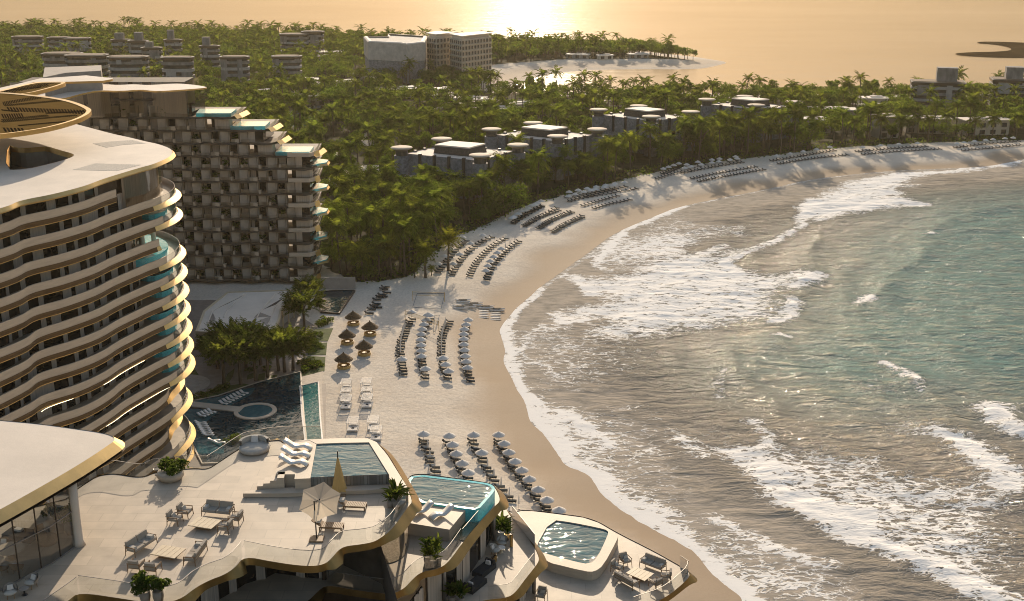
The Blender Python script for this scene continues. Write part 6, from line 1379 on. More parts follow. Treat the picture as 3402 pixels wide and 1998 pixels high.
# --- rows along the bend and the long beach
extra_rows = [("long beach second stretch", R2, [(1660, 1468), (1880, 1425), (2100, 1388)], 14, 7, "under the trees"), ("long beach second stretch", R2, [(1740, 1478), (1960, 1440), (2180, 1402)], 14, 0, "second from the sea"), ("long beach third stretch", R2, [(2370, 1292), (2440, 1268), (2520, 1240)], 9, 4, "under the trees"), ("long beach third stretch", R2, [(2330, 1330), (2420, 1300), (2520, 1272)], 9, 0, "second from the sea")]
rows = [("bend", R5, [(1072, 580), (1110, 500), (1170, 430), (1235, 370), (1312, 312)], 19, 9, "nearest the sea"), ("bend", R5, [(945, 565), (985, 490), (1050, 410), (1130, 340), (1212, 292)], 19, 0, "second from the sea"), ("bend", R5, [(815, 558), (870, 470), (950, 380), (1040, 315), (1112, 282)], 18, 4, "third from the sea"), ("bend", R5, [(712, 540), (770, 470), (850, 370), (925, 310)], 14, 5, "under the palms"),
        ("upper bend", R5, [(1572, 232), (1650, 180), (1780, 125)], 15, 0, "nearest the sea"), ("upper bend", R5, [(1470, 210), (1560, 150), (1705, 95)], 16, 0, "second from the sea"), ("upper bend", R5, [(1360, 195), (1450, 140), (1605, 82)], 16, 0, "third from the sea"), ("upper bend", R5, [(1270, 180), (1360, 110), (1480, 55)], 13, 6, "under the trees"),
        ("long beach start", D_, [(1360, 572), (1395, 553), (1432, 532)], 11, 0, "nearest the sea"), ("long beach start", D_, [(1325, 566), (1362, 545), (1400, 525)], 11, 0, "second from the sea"), ("long beach start", D_, [(1290, 560), (1330, 538), (1370, 515)], 11, 0, "third from the sea"), ("long beach start", D_, [(1264, 552), (1300, 530), (1335, 510)], 10, 6, "under the trees"),
        ("long beach first stretch", D_, [(1462, 515), (1500, 504), (1550, 492)], 11, 0, "nearest the sea"), ("long beach first stretch", D_, [(1435, 510), (1475, 498), (1520, 485)], 11, 0, "second from the sea"), ("long beach first stretch", D_, [(1402, 498), (1440, 487), (1512, 470)], 12, 7, "under the trees"),
        ("long beach middle", R3, [(120, 1345), (300, 1310), (600, 1256)], 22, 0, "nearest the sea"), ("long beach middle", R3, [(70, 1328), (250, 1290), (540, 1240)], 20, 0, "second from the sea"), ("long beach middle", R3, [(0, 1285), (200, 1245), (440, 1205)], 18, 7, "under the trees"), ("long beach middle", R3, [(40, 1255), (150, 1230), (400, 1195)], 8, 5, "closest to the trees"),
        ("long beach far part", R3, [(710, 1218), (950, 1180), (1215, 1152)], 22, 0, "nearest the sea"), ("long beach far part", R3, [(655, 1196), (850, 1165), (1120, 1118)], 20, 5, "under the trees"), ("long beach farther part", R3, [(1330, 1148), (1600, 1125), (1900, 1108)], 22, 0, "nearest the sea"), ("long beach farther part", R3, [(1285, 1128), (1550, 1105), (1800, 1090)], 20, 4, "under the trees"),
        ("long beach end", R3, [(2070, 1118), (2300, 1095), (2500, 1076)], 18, 0, "nearest the sea"), ("long beach end", R3, [(2010, 1098), (2200, 1075), (2480, 1050)], 18, 7, "under the trees")] + extra_rows
for zone, fn, pts, n_, nu, which in rows:
    L = polyrow(fn, pts, n_)
    for i, q in enumerate(L):
        a = to_sea(*q); a = max(-1.2, min(.3, a)) * .6; near = q[1] < 400
        put_l(q, a + jit.uniform(-.06, .06), f"dark sun lounger, {ordn(i)} from the near end, row {which}, {zone}", f"loungers at the {zone}", near)
    if nu:
        for i in range(nu):
            q = L[int((i + .5) * n_ / nu)] if nu < n_ else L[i]; cl = (zone == "bend" and which == "nearest the sea" and i > 5)
            put_u((q[0] - .5, q[1] + .9), f"{'closed' if cl else 'open'} white umbrella, {ordn(i)} from near end, row {which}, {zone}", f"umbrellas at the {zone}", cl, 1.02)
if rest_l.f: tag(rest_l.build("distant_loungers", [m_metal, m_navy]), None, None, kind="stuff")
# --- green loungers by the cascade pool
for i, (x, y) in enumerate([(325, 648), (312, 665), (335, 690), (300, 706), (285, 722), (262, 742), (310, 718), (258, 772), (240, 790), (222, 812), (268, 798), (205, 842)]):
    q = R5([(x, y)], 2)[0]; o = copy_tree(lo_proto); o.location = (*q, 2.01); o.rotation_euler = (0, 0, jit.uniform(-.1, .1)); o.scale = (1.2, 1.3, 1); tag(o, f"dark green sun lounger, {ordn(i)} from the top, cluster beside the cascade pool", "lounger", "green loungers beside the cascade pool")
# --- thatched gazebos with round bamboo seats
gz = None
def gazebo():
    t = thing("thatched_gazebo", None, "gazebo"); r = MB()
    r.lathe((0, 0, 0), [(2.75, 2.15), (2.85, 2.3), (1.9, 2.9), (1.85, 3.05), (.9, 3.6), (.25, 4.0), (.1, 4.35), (.01, 4.4)], 22); r.build("thatched_roof", m_thatch, t)
    for k in range(8):
        b = MB(); a = k * math.pi / 4; b.tube([(1.7 * math.cos(a), 1.7 * math.sin(a), 0), (1.75 * math.cos(a), 1.75 * math.sin(a), 2.5)], .06, 6); b.build("post", m_bamboo, t)
    b = MB(); b.lathe((0, 0, 0), [(1.5, 0), (2.0, .0), (2.05, .75), (1.9, .8), (1.85, .4), (1.3, .4), (1.25, 0)], 22); b.build("round_bench", m_bamboo, t)
    b = MB(); b.lathe((0, 0, 0), [(.15, 0), (.12, .65), (.75, .66), (.75, .72)], 16); b.build("table", m_pale, t); return t
gnames = ["at the top left", "at the upper right", "in the middle left", "in the lower right", "nearest the lagoon pool at lower left"]
for i, (x, y) in enumerate([(90, 918), (213, 995), (45, 1058), (170, 1140), (20, 1235)]):
    q = R5([(x, y)], 2)[0]; gz0 = gazebo() if gz is None else copy_tree(gz); gz = gz or gz0; gz0.location = (*q, 2); gz0.scale = (.76, .76, .88); gz0.rotation_euler = (0, 0, i * .9); tag(gz0, f"thatched gazebo with round bamboo bench, {gnames[i]} of the five", "gazebo", "thatched gazebos on the sand")
# --- white daybeds with frames
db = None
def daybed():
    t = thing("white_daybed", None, "daybed"); f = MB()
    for sx in (-1, 1):
        for sy in (-1.15, 1.15): f.box((sx, sy, 1.05), (.1, .1, 2.1))
        f.box((sx, 0, 2.1), (.1, 2.4, .1)); f.box((sx, 0, .3), (.1, 2.4, .1))
    for sy in (-1.15, 1.15): f.box((0, sy, 2.1), (2.1, .1, .1))
    for k in range(9): f.box((0, -1.05 + k * .26 + .35, 2.16), (2.1, .06, .05))
    f.build("frame", m_shell, t); b = MB(); b.box((0, 0, .38), (1.9, 2.3, .24), top=.97); b.build("mattress", m_white, t)
    b = MB(); b.sheet([(-.9, .55), (-.5, .72), (0, .75), (.5, .72), (.9, .55)], .5, Matrix.Translation((0, .85, .1)), th=.25); b.build("bolster", m_white, t)
    b = MB(); b.box((0, -.2, .56), (.55, .4, .1), top=.8); b.build("cushion", m_grey, t); return t
for i, ((x, y), w_) in enumerate([((852, 962), "at the back of the left line"), ((852, 985), "second in the left line"), ((852, 1003), "third in the left line"), ((902, 960), "at the back of the right line"), ((903, 982), "second in the right line"), ((904, 1000), "third in the right line"), ((869, 1058), "alone left of the pair near the pool terrace"), ((919, 1055), "at the right near the pool terrace"), ((926, 1080), "nearest the pool terrace edge")]):
    q = D_([(x, y)], 2)[0]; o = daybed() if db is None else copy_tree(db); db = db or o; o.location = (*q, 2); o.scale = (1.05, 1.25, 1); tag(o, f"white framed beach daybed {w_}", "daybed", "white framed daybeds on the sand")
# --- volleyball nets
m_net = clear_glass("net_mesh", (.8, .8, .78), .04)
for lab, (a, b) in [("yellow taped volleyball net nearer the palms", ((528, 742), (762, 750))), ("yellow taped volleyball net over the lounger columns", ((472, 885), (720, 968)))]:
    A, B = R5([a, b], 2); t = thing("volleyball_net", lab, "net", ((A[0] + B[0]) / 2, (A[1] + B[1]) / 2, 2)); L = t.location.copy()
    rel = lambda q, z: (q[0] - L.x, q[1] - L.y, z)
    for q in (A, B): mb = MB(); mb.tube([rel(q, 0), rel(q, 2.75)], .07, 7); mb.build("post", m_yellow, t)
    for z in (2.55, 1.6): mb = MB(); mb.tube([rel(A, z), rel(B, z)], .045, 5); mb.build("tape", m_yellow, t)
    mb = MB(); mb.quad(rel(A, 1.6), rel(B, 1.6), rel(B, 2.55), rel(A, 2.55)); mb.build("mesh", m_net, t)
m_rope = M("blue_rope", (.03, .08, .14), .7)
for pts, lab in (([(560, 690), (527, 790), (735, 805), (765, 690)], "blue court line around the volleyball net nearer the palms"), ([(690, 850), (725, 850), (690, 970), (680, 968)], "blue court line right of the volleyball net over the columns")):
    mb = MB(); q = R5(pts, 2); mb.tube([(*v, 2.06) for v in q] + [(*q[0], 2.06)], .06, 4); tag(mb.build("court_line", m_rope), lab, "court line")
# --- boats and boards on the sand
def boat():
    t = thing("beach_catamaran", None, "boat")
    for s in (-.75, .75):
        b = MB(); b.tube([(-2.1, s, .5), (-1.7, s, .3), (0, s, .25), (1.6, s, .28), (2.2, s, .5)], [.08, .22, .27, .22, .06], 10); b.build("hull", m_white, t, True)
    b = MB(); b.box((-.1, 0, .55), (2.2, 1.3, .08)); b.build("trampoline", m_grey, t)
    for s in (-1, .9): b = MB(); b.tube([(s, -.8, .52), (s, .8, .52)], .06, 6); b.build("crossbeam", m_metal, t)
    return t
bt = None
for (x, y), rz, w_ in [((900, 735), .1, "at the back left of the group"), ((985, 748), .05, "second from the left at the back"), ((1070, 760), 0, "third, above the paddle boards"), ((1150, 770), 0, "at the right end of the line"), ((940, 765), -.1, "in front of the two left ones"), ((880, 780), -.1, "nearest the volleyball court")]:
    q = R5([(x, y)], 1.9)[0]; o = boat() if bt is None else copy_tree(bt); bt = bt or o; o.location = (*q, float(ground_z(*q))); o.rotation_euler = (0, 0, rz); tag(o, f"small white beach catamaran {w_}", "boat", "small catamarans on the sand")
pb_ = None
for st_, ws in (((1050, 782), "in the left set"), ((1138, 790), "in the right set")):
    for k in range(5):
        q = R5([(st_[0], st_[1] + k * 11)], 1.9)[0]
        if pb_ is None: mb = MB(); mb.lathe((0, 0, 0), [(.01, 0), (.9, .02), (1.0, .07), (.9, .12), (.01, .13)], 20, sx=1.6, sy=.36); pb_ = mb.build("paddle_board", m_white, None, True); o = pb_
        else: o = pb_.copy(); COL.objects.link(o)
        o.location = (*q, float(ground_z(*q)) + .02); tag(o, f"white paddle board on the sand, {ordn(k)} from the top {ws}", "paddle board", "paddle boards below the catamarans")
# ================================================================ TERRACE FURNITURE
def seat(name, cat, width, armrest_pillows=False, ncush=1):
    t = thing(name, None, cat); D = .82; f = MB()
    for sx in (-width / 2, width / 2):
        f.tube([(sx, .40, 0), (sx * .98, .36, .62)], .03, 6); f.tube([(sx, -.42, 0), (sx * .98, -.36, .66)], .03, 6); f.tube([(sx * .98, .38, .62), (sx * .98, -.40, .62)], .035, 6)
    for y in (.34, -.36): f.tube([(-width / 2, y, .30), (width / 2, y, .30)], .03, 6)
    f.tube([(-width / 2, .46, .66), (width / 2, .46, .66)], .03, 6); f.build("frame", m_wood, t)
    cw = (width - .1) / ncush
    for i in range(ncush):
        cx = -width / 2 + .05 + cw * (i + .5); b = MB(); b.box((cx, -.03, .40), (cw - .03, .74, .17), top=.95); b.build("seat_cushion", m_cush, t)
        b = MB(); b.box((cx, .36, .66), (cw - .03, .18, .50), top=.93, rx=-.18); b.build("back_cushion", m_cush, t)
    if armrest_pillows:
        for s in (-1, 1): b = MB(); b.box((s * (width / 2 - .22), -.05, .56), (.34, .5, .17), top=.8); b.build("pillow", m_pillow, t)
    else: b = MB(); b.box((.1, .12, .55), (.42, .16, .32), top=.8, rx=-.3); b.build("pillow", m_pillow, t)
    return t
SOFA = {}
def put(kind, q, z, rz, label, group):
    mk = {"sofa": lambda: seat("outdoor_sofa", "sofa", 2.15, True, 2), "chair": lambda: seat("lounge_chair", "armchair", .82, False, 1)}
    if kind not in SOFA: SOFA[kind] = mk[kind](); o = SOFA[kind]
    else: o = copy_tree(SOFA[kind])
    o.location = (*q, z); o.rotation_euler = (0, 0, rz); tag(o, label, {"sofa": "sofa", "chair": "armchair"}[kind], group); return o
def table(pts, fn, z, label, group, h=.36):
    p = ccw(fn(pts, z + h)); c = (sum(q[0] for q in p) / 4, sum(q[1] for q in p) / 4); t = thing("low_table", label, "table", (*c, z), group=group)
    rel = [(q[0] - c[0], q[1] - c[1]) for q in p]; a, b, d = rel[0], rel[1], rel[3]
    top = MB(); n = 5
    for i in range(n):
        f0, f1 = i / n + .006, (i + 1) / n - .006; L_ = lambda u, v, s: (u[0] + (v[0] - u[0]) * s, u[1] + (v[1] - u[1]) * s)
        top.prism([L_(rel[0], rel[3], f0), L_(rel[1], rel[2], f0), L_(rel[1], rel[2], f1), L_(rel[0], rel[3], f1)], h - .06, h)
    top.build("tabletop", m_pale, t); b_ = MB(); b_.prism([(x * .55, y * .55) for x, y in rel], 0, h - .062); b_.build("base", m_wood, t)
    return c, p
def faceto(q, c): return math.atan2(c[1] - q[1], c[0] - q[0]) + math.pi / 2      # seat front is local -y
cA_, _ = table([(1385, 918), (1470, 852), (1640, 880), (1560, 945)], R7, Z1, "square slatted low table between the back sofa and four chairs", "slatted terrace tables")
cB_, _ = table([(1105, 1130), (1200, 1063), (1375, 1090), (1290, 1163)], R7, Z1, "square slatted low table between the two facing sofas", "slatted terrace tables")
sg, cg = "outdoor sofas on the terraces", "lounge chairs on the terraces"
q7 = lambda x, y: R7([(x, y)], Z1)[0]
a0, a1 = q7(1510, 845), q7(1715, 865); ax = math.atan2(a1[1] - a0[1], a1[0] - a0[0])
put("sofa", q7(1612, 840), Z1, ax, "taupe two seat sofa at the back of the upper terrace facing the slatted table", sg)
put("sofa", q7(1045, 1095), Z1, faceto(q7(1045, 1095), cB_), "taupe two seat sofa left of the front slatted table", sg)
put("sofa", q7(1445, 1160), Z1, faceto(q7(1445, 1160), cB_), "taupe two seat sofa right of the front slatted table, seen from behind", sg)
for (x, y), lab, c in [((1368, 850), "taupe lounge chair left of the back table, nearer the pool", 0), ((1293, 905), "taupe lounge chair left of the back table, nearer the glass pavilion", 0), ((1742, 900), "taupe lounge chair right of the back table, nearer the pool", 0), ((1665, 965), "taupe lounge chair right of the back table, nearer the terrace edge", 0)]:
    put("chair", q7(x, y), Z1, ax + (math.pi / 2 if x < 1500 else -math.pi / 2), lab, cg)
for (x, y), lab in [((1010, 1250), "lounge chair seen from behind, left one in front of the potted shrubs"), ((1132, 1268), "lounge chair seen from behind, right one half hidden by the potted shrubs")]:
    put("chair", q7(x, y), Z1, ax + math.pi, lab, cg)
c8, p8 = table([(2100, 1270), (2165, 1225), (2310, 1275), (2240, 1330)], R8, Z4, "square pale low table on the lowest terrace", "slatted terrace tables", .38)
q8 = lambda x, y: R8([(x, y)], Z4)[0]
u0 = math.atan2(p8[1][1] - p8[0][1], p8[1][0] - p8[0][0])
for kind, (x, y), lab in [("sofa", (2300, 1232), "taupe sofa at the right back of the lowest terrace"), ("sofa", (2105, 1352), "taupe sofa with its back to the viewer on the lowest terrace"), ("chair", (2095, 1205), "lounge chair farthest back on the lowest terrace"), ("chair", (2035, 1255), "lounge chair at the left of the lowest terrace group"), ("chair", (2395, 1320), "lounge chair by the glass corner of the lowest terrace"), ("chair", (2320, 1372), "lounge chair at the near right of the lowest terrace group")]:
    q = q8(x, y); put(kind, q, Z4, faceto(q, c8), lab, sg if kind == "sofa" else cg)
o = put("chair", q8(1475, 1460), Z4, -.3, "single lounge chair with dark pillows at the bottom of the lowest terrace", cg)
# round daybed
t = thing("round_daybed", "round cream upholstered daybed with a pillow in the terrace corner", "daybed", (*q7(1880, 365), Z1)); mb = MB(); mb.lathe((0, 0, 0), [(1.12, .03), (1.2, .15), (1.2, .34), (1.1, .42), (.01, .45)], 30); mb.build("seat", m_pillow, t, True)
mb = MB(); arc = [(1.12 * math.cos(a), 1.12 * math.sin(a)) for a in np.linspace(.35, 3.3, 16)]; mb.ring(arc[::-1], .2, offset(arc, .05, False)[::-1], .85, 0, closed=False); ib = offset(arc, -.16, False); mb.ring(ib, .2, ib, .85, 0, closed=False); mb.ring(ib, .85, offset(arc, .05, False), .85, 0, closed=False); mb.build("backrest", m_pillow, t, True)
mb = MB(); mb.box((-.1, .75, .66), (.55, .2, .5), top=.85, rx=-.3); mb.build("pillow", m_white, t)
q = q7(1975, 330); t = thing("side_table", "small round metal side table beside the round daybed", "table", (*q, Z1)); mb = MB(); mb.lathe((0, 0, 0), [(.24, 0), (.24, .02), (.03, .03), (.03, .5)], 16); mb.build("stand", m_metal, t); mb = MB(); mb.lathe((0, 0, .5), [(.27, 0), (.29, .05), (.26, .03)], 18); mb.build("tabletop", m_metal, t)
q = q7(1165, 545); t = thing("side_table", "round dark wire side table left of the shrub planter", "table", (*q, Z1)); mb = MB(); mb.lathe((0, 0, 0), [(.22, 0), (.22, .02), (.03, .03), (.03, .45)], 16); mb.build("stand", m_metal, t); mb = MB(); mb.lathe((0, 0, .45), [(.28, 0), (.31, .05), (.27, .03)], 18); mb.build("tabletop", m_metal, t)
# potted plants
def broad_leaves(seed, n, h, spread, L, wd, m_=None):
    """upright strappy leaves rising from the pot"""
    rg = random.Random(seed); b = MB()
    for i in range(n):
        a = rg.uniform(0, 6.28); e = rg.uniform(.55, 1.45); z0 = rg.uniform(0, h); r0 = rg.uniform(0, .15) * spread; Ln = L * rg.uniform(.7, 1.15)
        pts = []; x, z = r0, z0; an = e
        for k in range(5): pts.append((x, z)); x += math.cos(an) * Ln / 4; z += math.sin(an) * Ln / 4; an -= rg.uniform(.1, .32)
        ca, sa = math.cos(a), math.sin(a); ws = [.15, .8, 1, .7, .05]
        for k in range(4):
            for s in (-1, 1):
                w0, w1 = wd * ws[k] * s, wd * ws[k + 1] * s; P_ = lambda q, w_, up: (q[0] * ca - w_ * sa, q[0] * sa + w_ * ca, q[1] + up)
                b.quad(P_(pts[k], 0, 0), P_(pts[k + 1], 0, 0), P_(pts[k + 1], w1, abs(w1) * .25), P_(pts[k], w0, abs(w0) * .25))
    return b
def bush(seed, Rr, Hh, n, sz):
    rg = np.random.default_rng(seed); C, Nn = crown_cloud(rg, Rr, Hh, 10, n); return leaf_quads(C, Nn, sz, rg)
def pot(t, r, h, x=0, y=0, m_=None): mb = MB(); mb.lathe((x, y, 0), [(r * .8, 0), (r, h * .5), (r * .96, h), (r * .82, h), (r * .8, h * .9), (.01, h * .9)], 18); mb.build("pot", m_ or m_terra, t, True)
def leafobj(t, V, F, m_, z=0, x=0, y=0): c = bpy.data.objects.new("foliage", raw_mesh("foliage", V, F, [m_])); COL.objects.link(c); c.parent = t; c.location = (x, y, z)
q = q7(1262, 575); t = thing("round_planter", "wide round stone planter with a low green shrub at the curved terrace edge", "planter", (*q, Z1)); mb = MB(); mb.lathe((0, 0, 0), [(.8, 0), (1.0, .3), (.95, .62), (.8, .62), (.01, .55)], 26); mb.build("pot", m_trav, t, True); V, F = bush(5, 1.25, 1.0, 700, .26); leafobj(t, V, F, m_leafD, .45, .15, .1)
for (x, y), lab, sd in [((1075, 1478), "left clay pot with a round leafy shrub by the front glass rail", 6), ((1172, 1478), "right clay pot with a round leafy shrub by the front glass rail", 7)]:
    q = q7(x, y); t = thing("potted_shrub", lab, "potted plant", (*q, Z1), group="potted shrubs by the front rail"); pot(t, .34, .7); V, F = bush(sd, .82, 1.7, 800, .24); leafobj(t, V, F, m_leafD, .55)
E7p = lambda x, y, z: E7([(x, y)], z)[0]; E6p = lambda x, y, z: E6([(x, y)], z)[0]
def strappy(q, z, lab, sd, n, h, L, wd, r, ph, grp="leafy potted plants on the terraces", m_=None):
    t = thing("potted_plant", lab, "potted plant", (*q, z), group=grp); pot(t, r, ph, m_=m_); b = broad_leaves(sd, n, h, 1, L, wd); b.v = [(a, c, e + ph * .9) for a, c, e in b.v]; b.build("foliage", m_leafD, t); return t
strappy(E7p(1322, 680, Z1), Z1, "smaller potted plant on the left by the glass corner of the upper terrace", 3, 34, .4, .75, .07, .24, .5)
strappy(E7p(1375, 682, Z1), Z1, "large potted plant with tall yellow green leaves by the glass corner of the upper terrace", 4, 60, .6, 1.25, .12, .30, .55)
strappy(E6p(485, 1118, Z2), Z2, "left potted plant with glossy upright leaves on the second terrace", 8, 64, 1.3, .75, .10, .26, .55)
strappy(E6p(540, 1150, Z2), Z2, "right potted plant with bright leaves on the second terrace", 9, 64, 1.3, .75, .11, .28, .55)
strappy(E6p(590, 1120, Z2), Z2, "rear pot with a dark slim plant on the second terrace", 10, 30, 1.4, .6, .07, .24, .5)
strappy(E6p(1185, 875, Z3), Z3, "tall dark banana plant in a white pot on the third terrace", 11, 40, .9, 1.1, .13, .28, .55, m_=m_shell)
strappy(E6p(1240, 895, Z3), Z3, "dark leafy plant in a brass pot on the third terrace", 12, 40, .7, .7, .10, .24, .5, m_=m_gold)
strappy(E6p(720, 1490, Z3), Z3, "green plant at the bottom of the picture behind the daybeds, left one", 13, 50, .6, .9, .12, .3, .5)
strappy(E6p(800, 1500, Z3), Z3, "green plant at the bottom of the picture behind the daybeds, right one", 14, 50, .6, .9, .12, .3, .5)
# sculptural white loungers
def wave(L, w_): mb = MB(); mb.sheet([(x - L / 2, z + .12) for x, z in [(0, .62), (.12 * L, .50), (.25 * L, .30), (.38 * L, .17), (.5 * L, .15), (.62 * L, .24), (.75 * L, .30), (.87 * L, .22), (L, .05)]], w_, th=.12); return mb
wl1 = None
for i, (x, y) in enumerate([(540, 182), (522, 248), (505, 318)]):
    q = E7p(x, y, ZP1 + .12); o = wave(2.15, .66).build("wave_lounger", m_shell, None, True) if wl1 is None else wl1.copy()
    if wl1 is None: wl1 = o
    else: COL.objects.link(o)
    o.location = (*q, ZP1 + .10); o.rotation_euler = (0, 0, -.16); tag(o, f"white wave shaped lounger on the upper pool deck, {('farthest', 'middle one', 'nearest')[i]} of the three", "lounger", "wave loungers on the pool deck")
for i, (x, y) in enumerate([(428, 640), (620, 672)]):
    q = E6p(x, y, Z2 + 1.0); o = wl1.copy(); COL.objects.link(o); o.location = (*q, Z2 + .97); o.rotation_euler = (0, 0, R(215)); o.scale = (.9, 1, 1); tag(o, f"white curved lounger on the stone platform, {('left', 'right')[i]} one of the pair", "lounger", "curved loungers on the stone platform")
# wooden sun loungers
wd0 = None
for i, ((x, y), lab) in enumerate([((1000, 690), "slatted wooden sun lounger with pillow nearer the pool"), ((800, 868), "slatted wooden sun lounger under the open square umbrella")]):
    q = E7p(x, y, Z1)
    if wd0 is None:
        o = thing("wooden_lounger", lab, "lounger", group="slatted wooden loungers"); f = MB()
        for sy in (-.36, .36): f.box((.2, sy, .28), (1.6, .06, .08))
        for sx in (-.55, .95):
            for sy in (-.34, .34): f.box((sx, sy, .14), (.08, .08, .28))
        f.build("frame", m_wood, o); b = MB()
        for k in range(12): b.box((-.35 + k * .12, 0, .345), (.09, .76, .05))
        b.build("slats", m_wood, o); b = MB(); b.sheet([(-.38, .36), (-.75, .58), (-1.1, .82)], .74, th=.06); b.build("backrest", m_wood, o); b = MB(); b.box((-.70, 0, .66), (.40, .58, .14), top=.8); b.build("pillow", m_pillow, o); wd0 = o
    else: o = copy_tree(wd0)
    o.location = (*q, Z1); o.rotation_euler = (0, 0, -.10); tag(o, lab, "lounger", "slatted wooden loungers")
# cantilever umbrella, open and tilted towards the viewer; and the furled one
q = E7p(697, 955, Z1); t = thing("cantilever_umbrella", "open cream square umbrella tilted over the wooden lounger", "umbrella", (*q, Z1)); mb = MB(); mb.box((0, 0, .05), (.95, .85, .1)); mb.build("base", m_wood, t)
mb = MB(); mb.tube([(0, 0, 0), (-.05, .05, 2.9)], .045, 8); mb.tube([(-.05, .05, 2.75), (.18, .30, 2.75)], .035, 6); mb.build("pole", m_metal, t)
ctr = Vector((.25, .45, 2.75)); nrm = Vector((.03, -.62, .78)).normalized(); e1 = Vector((1, .08, .03)); e1 = (e1 - nrm * e1.dot(nrm)).normalized(); e2 = nrm.cross(e1)
tips = [ctr + (e1 * math.cos(a) + e2 * math.sin(a)) * 1.48 - nrm * .33 for k, a in enumerate([R(20 + 60 * j) for j in range(6)])]
mb = MB()
for k in range(6):
    A, B = tips[k], tips[(k + 1) % 6]; mid_ = (A + B) / 2 * 1.0; mid_ = mid_ + (ctr - mid_) * .06 + nrm * .02; mb.add([ctr, A, mid_], [(0, 1, 2)]); mb.add([ctr, mid_, B], [(0, 1, 2)])
mb.build("canopy", m_canvas, t)
for k in range(6): mb = MB(); mb.tube([ctr - nrm * .06, tips[k] - nrm * .03], .018, 5); mb.build("rib", m_metal, t)
mb = MB(); mb.tube([ctr + nrm * .05, ctr - nrm * .55], .05, 7); mb.build("hub", m_metal, t)
q = E7p(892, 606, Z1); t = thing("furled_umbrella", "furled ochre umbrella standing beside the plunge pool", "umbrella", (*q, Z1)); mb = MB(); mb.box((0, .25, .05), (.8, .8, .1)); mb.build("base", m_wood, t)
mb = MB(); mb.tube([(0, 0, 0), (0, 0, 3.75)], .04, 8); mb.build("pole", m_metal, t); mb = MB()
n = 12; prof = [(.50, .75), (.34, 1.6), (.18, 2.6), (.06, 3.2)]; vs = [(r_ * (1 + (.22 if k % 2 else -.12) * min(1, r_ * 2.4)) * math.cos(2 * math.pi * k / n), r_ * (1 + (.22 if k % 2 else -.12) * min(1, r_ * 2.4)) * math.sin(2 * math.pi * k / n), z - (.12 if k % 2 and i == 0 else 0)) for i, (r_, z) in enumerate(prof) for k in range(n)]
mb.add(vs, [(i * n + k, i * n + (k + 1) % n, (i + 1) * n + (k + 1) % n, (i + 1) * n + k) for i in range(3) for k in range(n)]); mb.build("canopy", m_yellow, t)
# third terrace: woven chairs, side table, bollards, dark daybeds
def shell_chair(lab, q, z, rz, m_=None, grp=None):
    t = thing("woven_chair", lab, "armchair", (*q, z), rz, grp); mb = MB()
    for a in (.8, 2.34, 3.94, 5.5): mb.tube([(.3 * math.cos(a), .3 * math.sin(a), 0), (.26 * math.cos(a), .26 * math.sin(a), .38)], .022, 5)
    mb.build("legs", m_wood, t); mb = MB(); arc = [(.40 * math.cos(a), .40 * math.sin(a)) for a in np.linspace(-.3, 3.44, 14)]; hh_ = [.55 + .28 * math.sin((i / 13) * math.pi) for i in range(14)]
    mb.ring(arc[::-1], .36, offset(arc, .06, False)[::-1], hh_[::-1], 0, closed=False); mb.ring(offset(arc, -.05, False), .36, offset(arc, .0, False), hh_, 0, closed=False); mb.build("shell", m_ or m_pillow, t, True)
    mb = MB(); mb.lathe((0, -.02, .36), [(.40, 0), (.41, .1), (.01, .13)], 16); mb.build("seat_cushion", m_pillow, t, True); mb = MB(); mb.box((0, .2, .62), (.4, .14, .3), top=.8, rx=-.3); mb.build("pillow", m_white, t); return t
shell_chair("pale woven chair with pillows nearer the plants on the third terrace", E6p(1195, 960, Z3), Z3, R(-20), grp="woven chairs on the third terrace"); shell_chair("pale woven chair nearer the glass screen on the third terrace", E6p(1125, 1035, Z3), Z3, R(65), grp="woven chairs on the third terrace")
t = thing("round_table", "low round pale table between the two woven chairs", "table", (*E6p(1185, 1015, Z3), Z3)); mb = MB(); mb.lathe((0, 0, 0), [(.2, 0), (.1, .1), (.08, .4)], 16); mb.build("stand", m_pale, t); mb = MB(); mb.lathe((0, 0, .4), [(.34, 0), (.34, .05), (.01, .05)], 22); mb.build("tabletop", m_shell, t)
for i, (x, y) in enumerate([(1282, 960), (1108, 1115), (1130, 1100)]):
    t = thing("brass_lantern", ("tall brass cylinder lantern by the glass rail", "short brass lantern, left of a pair behind the woven chair", "short brass lantern, right of a pair behind the woven chair")[i], "lantern", (*E6p(x, y, Z3), Z3)); h = (1.1, .5, .6)[i]
    mb = MB(); mb.lathe((0, 0, 0), [(.13, 0), (.13, h), (.10, h), (.10, h - .05)], 16); mb.build("body", m_gold, t); mb = MB(); mb.lathe((0, 0, h), [(.131, -.06), (.131, .02), (.1, .02)], 16); mb.build("rim", m_dbronze, t)
for i, ((x, y), lab) in enumerate([((1025, 1200), "dark upholstered daybed with a pale pillow nearer the sea"), ((935, 1345), "dark upholstered daybed with a pale pillow nearer the viewer")]):
    t = thing("dark_daybed", lab, "daybed", (*E6p(x, y, Z3), Z3), R(58), "dark daybeds on the third terrace"); mb = MB(); mb.box((0, 0, .2), (2.0, .95, .4), top=.97); mb.build("base", m_grey, t); mb = MB(); mb.box((.85 if i == 0 else -.85, 0, .5), (.2, .9, .4), top=.9); mb.build("backrest", m_grey, t); mb = MB(); mb.box((.55 if i == 0 else -.55, 0, .52), (.18, .45, .36), top=.8); mb.build("pillow", m_white, t)
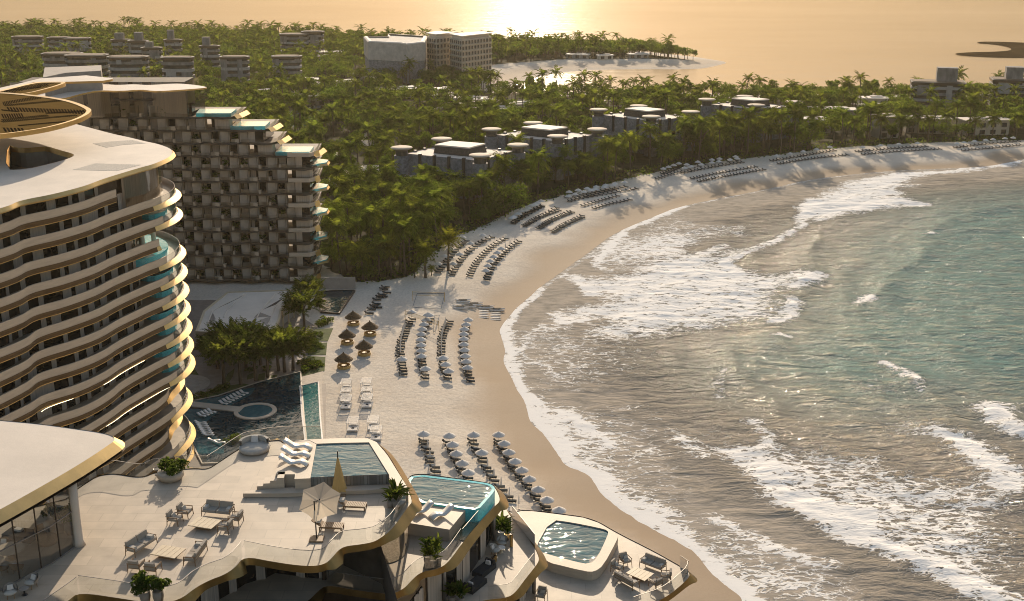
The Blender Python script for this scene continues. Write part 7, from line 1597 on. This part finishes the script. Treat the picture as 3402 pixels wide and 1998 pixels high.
# inside and beside the glass pavilion
e8 = lambda x, y: E8([(x, y)], Z1)[0]
def plant8(q, lab, sd): t = thing("potted_tree", lab, "potted plant", (*q, Z1), group="potted trees in the glass pavilion"); mb = MB(); mb.lathe((0, 0, 0), [(.22, 0), (.36, .35), (.34, .8), (.25, .8)], 16); mb.build("pot", m_terra, t, True); V, F = bush(sd, .7, 1.2, 320, .24); leafobj(t, V, F, m_leafD, .85)
plant8(e8(555, 720), "potted tree in a clay urn, left of three inside the glass", 31); plant8(e8(655, 740), "potted tree in a clay urn, middle of three inside the glass", 32); plant8(e8(755, 755), "potted tree in a clay urn, right of three inside the glass", 33)
t = thing("round_dining_table", "round dining table inside the glass pavilion", "table", (*e8(120, 1020), Z1)); mb = MB(); mb.lathe((0, 0, 0), [(.4, 0), (.2, .1), (.15, .68)], 18); mb.build("stand", m_wood, t); mb = MB(); mb.lathe((0, 0, .68), [(.9, 0), (.92, .05), (.01, .05)], 30); mb.build("tabletop", m_trav, t)
for (x, y), rz, lab in [((190, 1170), R(180), "brown barrel chair in front of the indoor dining table"), ((30, 1180), R(150), "brown barrel chair cut by the left edge inside the pavilion"), ((40, 940), 0, "brown barrel chair behind the indoor dining table")]: shell_chair(lab, e8(x, y), Z1, rz, m_wood, "barrel chairs in the pavilion")
t = thing("curved_armchair", "large dark curved armchair behind the pavilion glass", "armchair", (*e8(510, 850), Z1), R(120)); mb = MB(); mb.lathe((0, 0, 0), [(.62, 0), (.7, .2), (.66, .42), (.01, .44)], 22); mb.build("seat", m_wood, t, True); mb = MB(); arc = [(.66 * math.cos(a), .66 * math.sin(a)) for a in np.linspace(.1, 3.04, 14)]; mb.ring(arc[::-1], .2, offset(arc, .08, False)[::-1], 1.15, 0, closed=False); mb.ring(offset(arc, -.14, False), .2, offset(arc, -.05, False), 1.15, 0, closed=False); mb.ring(offset(arc, -.05, False), 1.15, offset(arc, .08, False), 1.15, 0, closed=False); mb.build("backrest", m_wood, t, True)
t = thing("indoor_bed", "dark upholstered sofa bed inside the pavilion", "sofa", (*e8(230, 800), Z1), R(-15)); mb = MB(); mb.box((0, 0, .22), (2.2, 1.2, .44), top=.97); mb.build("base", m_grey, t); mb = MB(); mb.box((-.3, .2, .5), (.6, .4, .14), top=.85); mb.build("pillow", m_white, t)
shell_chair("grey armchair outside the pavilion, at the bottom left corner", e8(120, 1440), Z1, R(20), m_terra, "grey armchairs outside the pavilion"); shell_chair("grey armchair outside the pavilion with a dark pillow nearer the glass", e8(345, 1330), Z1, R(-30), m_terra, "grey armchairs outside the pavilion")
t = thing("round_table", "small grey round table between the two grey armchairs", "table", (*e8(265, 1410), Z1)); mb = MB(); mb.lathe((0, 0, 0), [(.2, 0), (.06, .1), (.05, .42)], 16); mb.build("stand", m_metal, t); mb = MB(); mb.lathe((0, 0, .42), [(.30, 0), (.30, .04), (.01, .04)], 20); mb.build("tabletop", m_terra, t)
# ================================================================ AIR
hz = MB(); hz.box((0, 1500, 65), (6000, 4000, 140)); ho = hz.build("haze", []); ho["kind"] = "stuff"; ho.data.materials.clear()
mh = bpy.data.materials.new("haze"); mh.use_nodes = True; hn = mh.node_tree.nodes; hn.remove(hn["Principled BSDF"])
pv = hn.new("ShaderNodeVolumePrincipled"); pv.inputs["Color"].default_value = (1.0, .86, .62, 1); pv.inputs["Density"].default_value = .000055; pv.inputs["Anisotropy"].default_value = .35
mh.node_tree.links.new(pv.outputs[0], hn["Material Output"].inputs["Volume"]); ho.data.materials.append(mh)
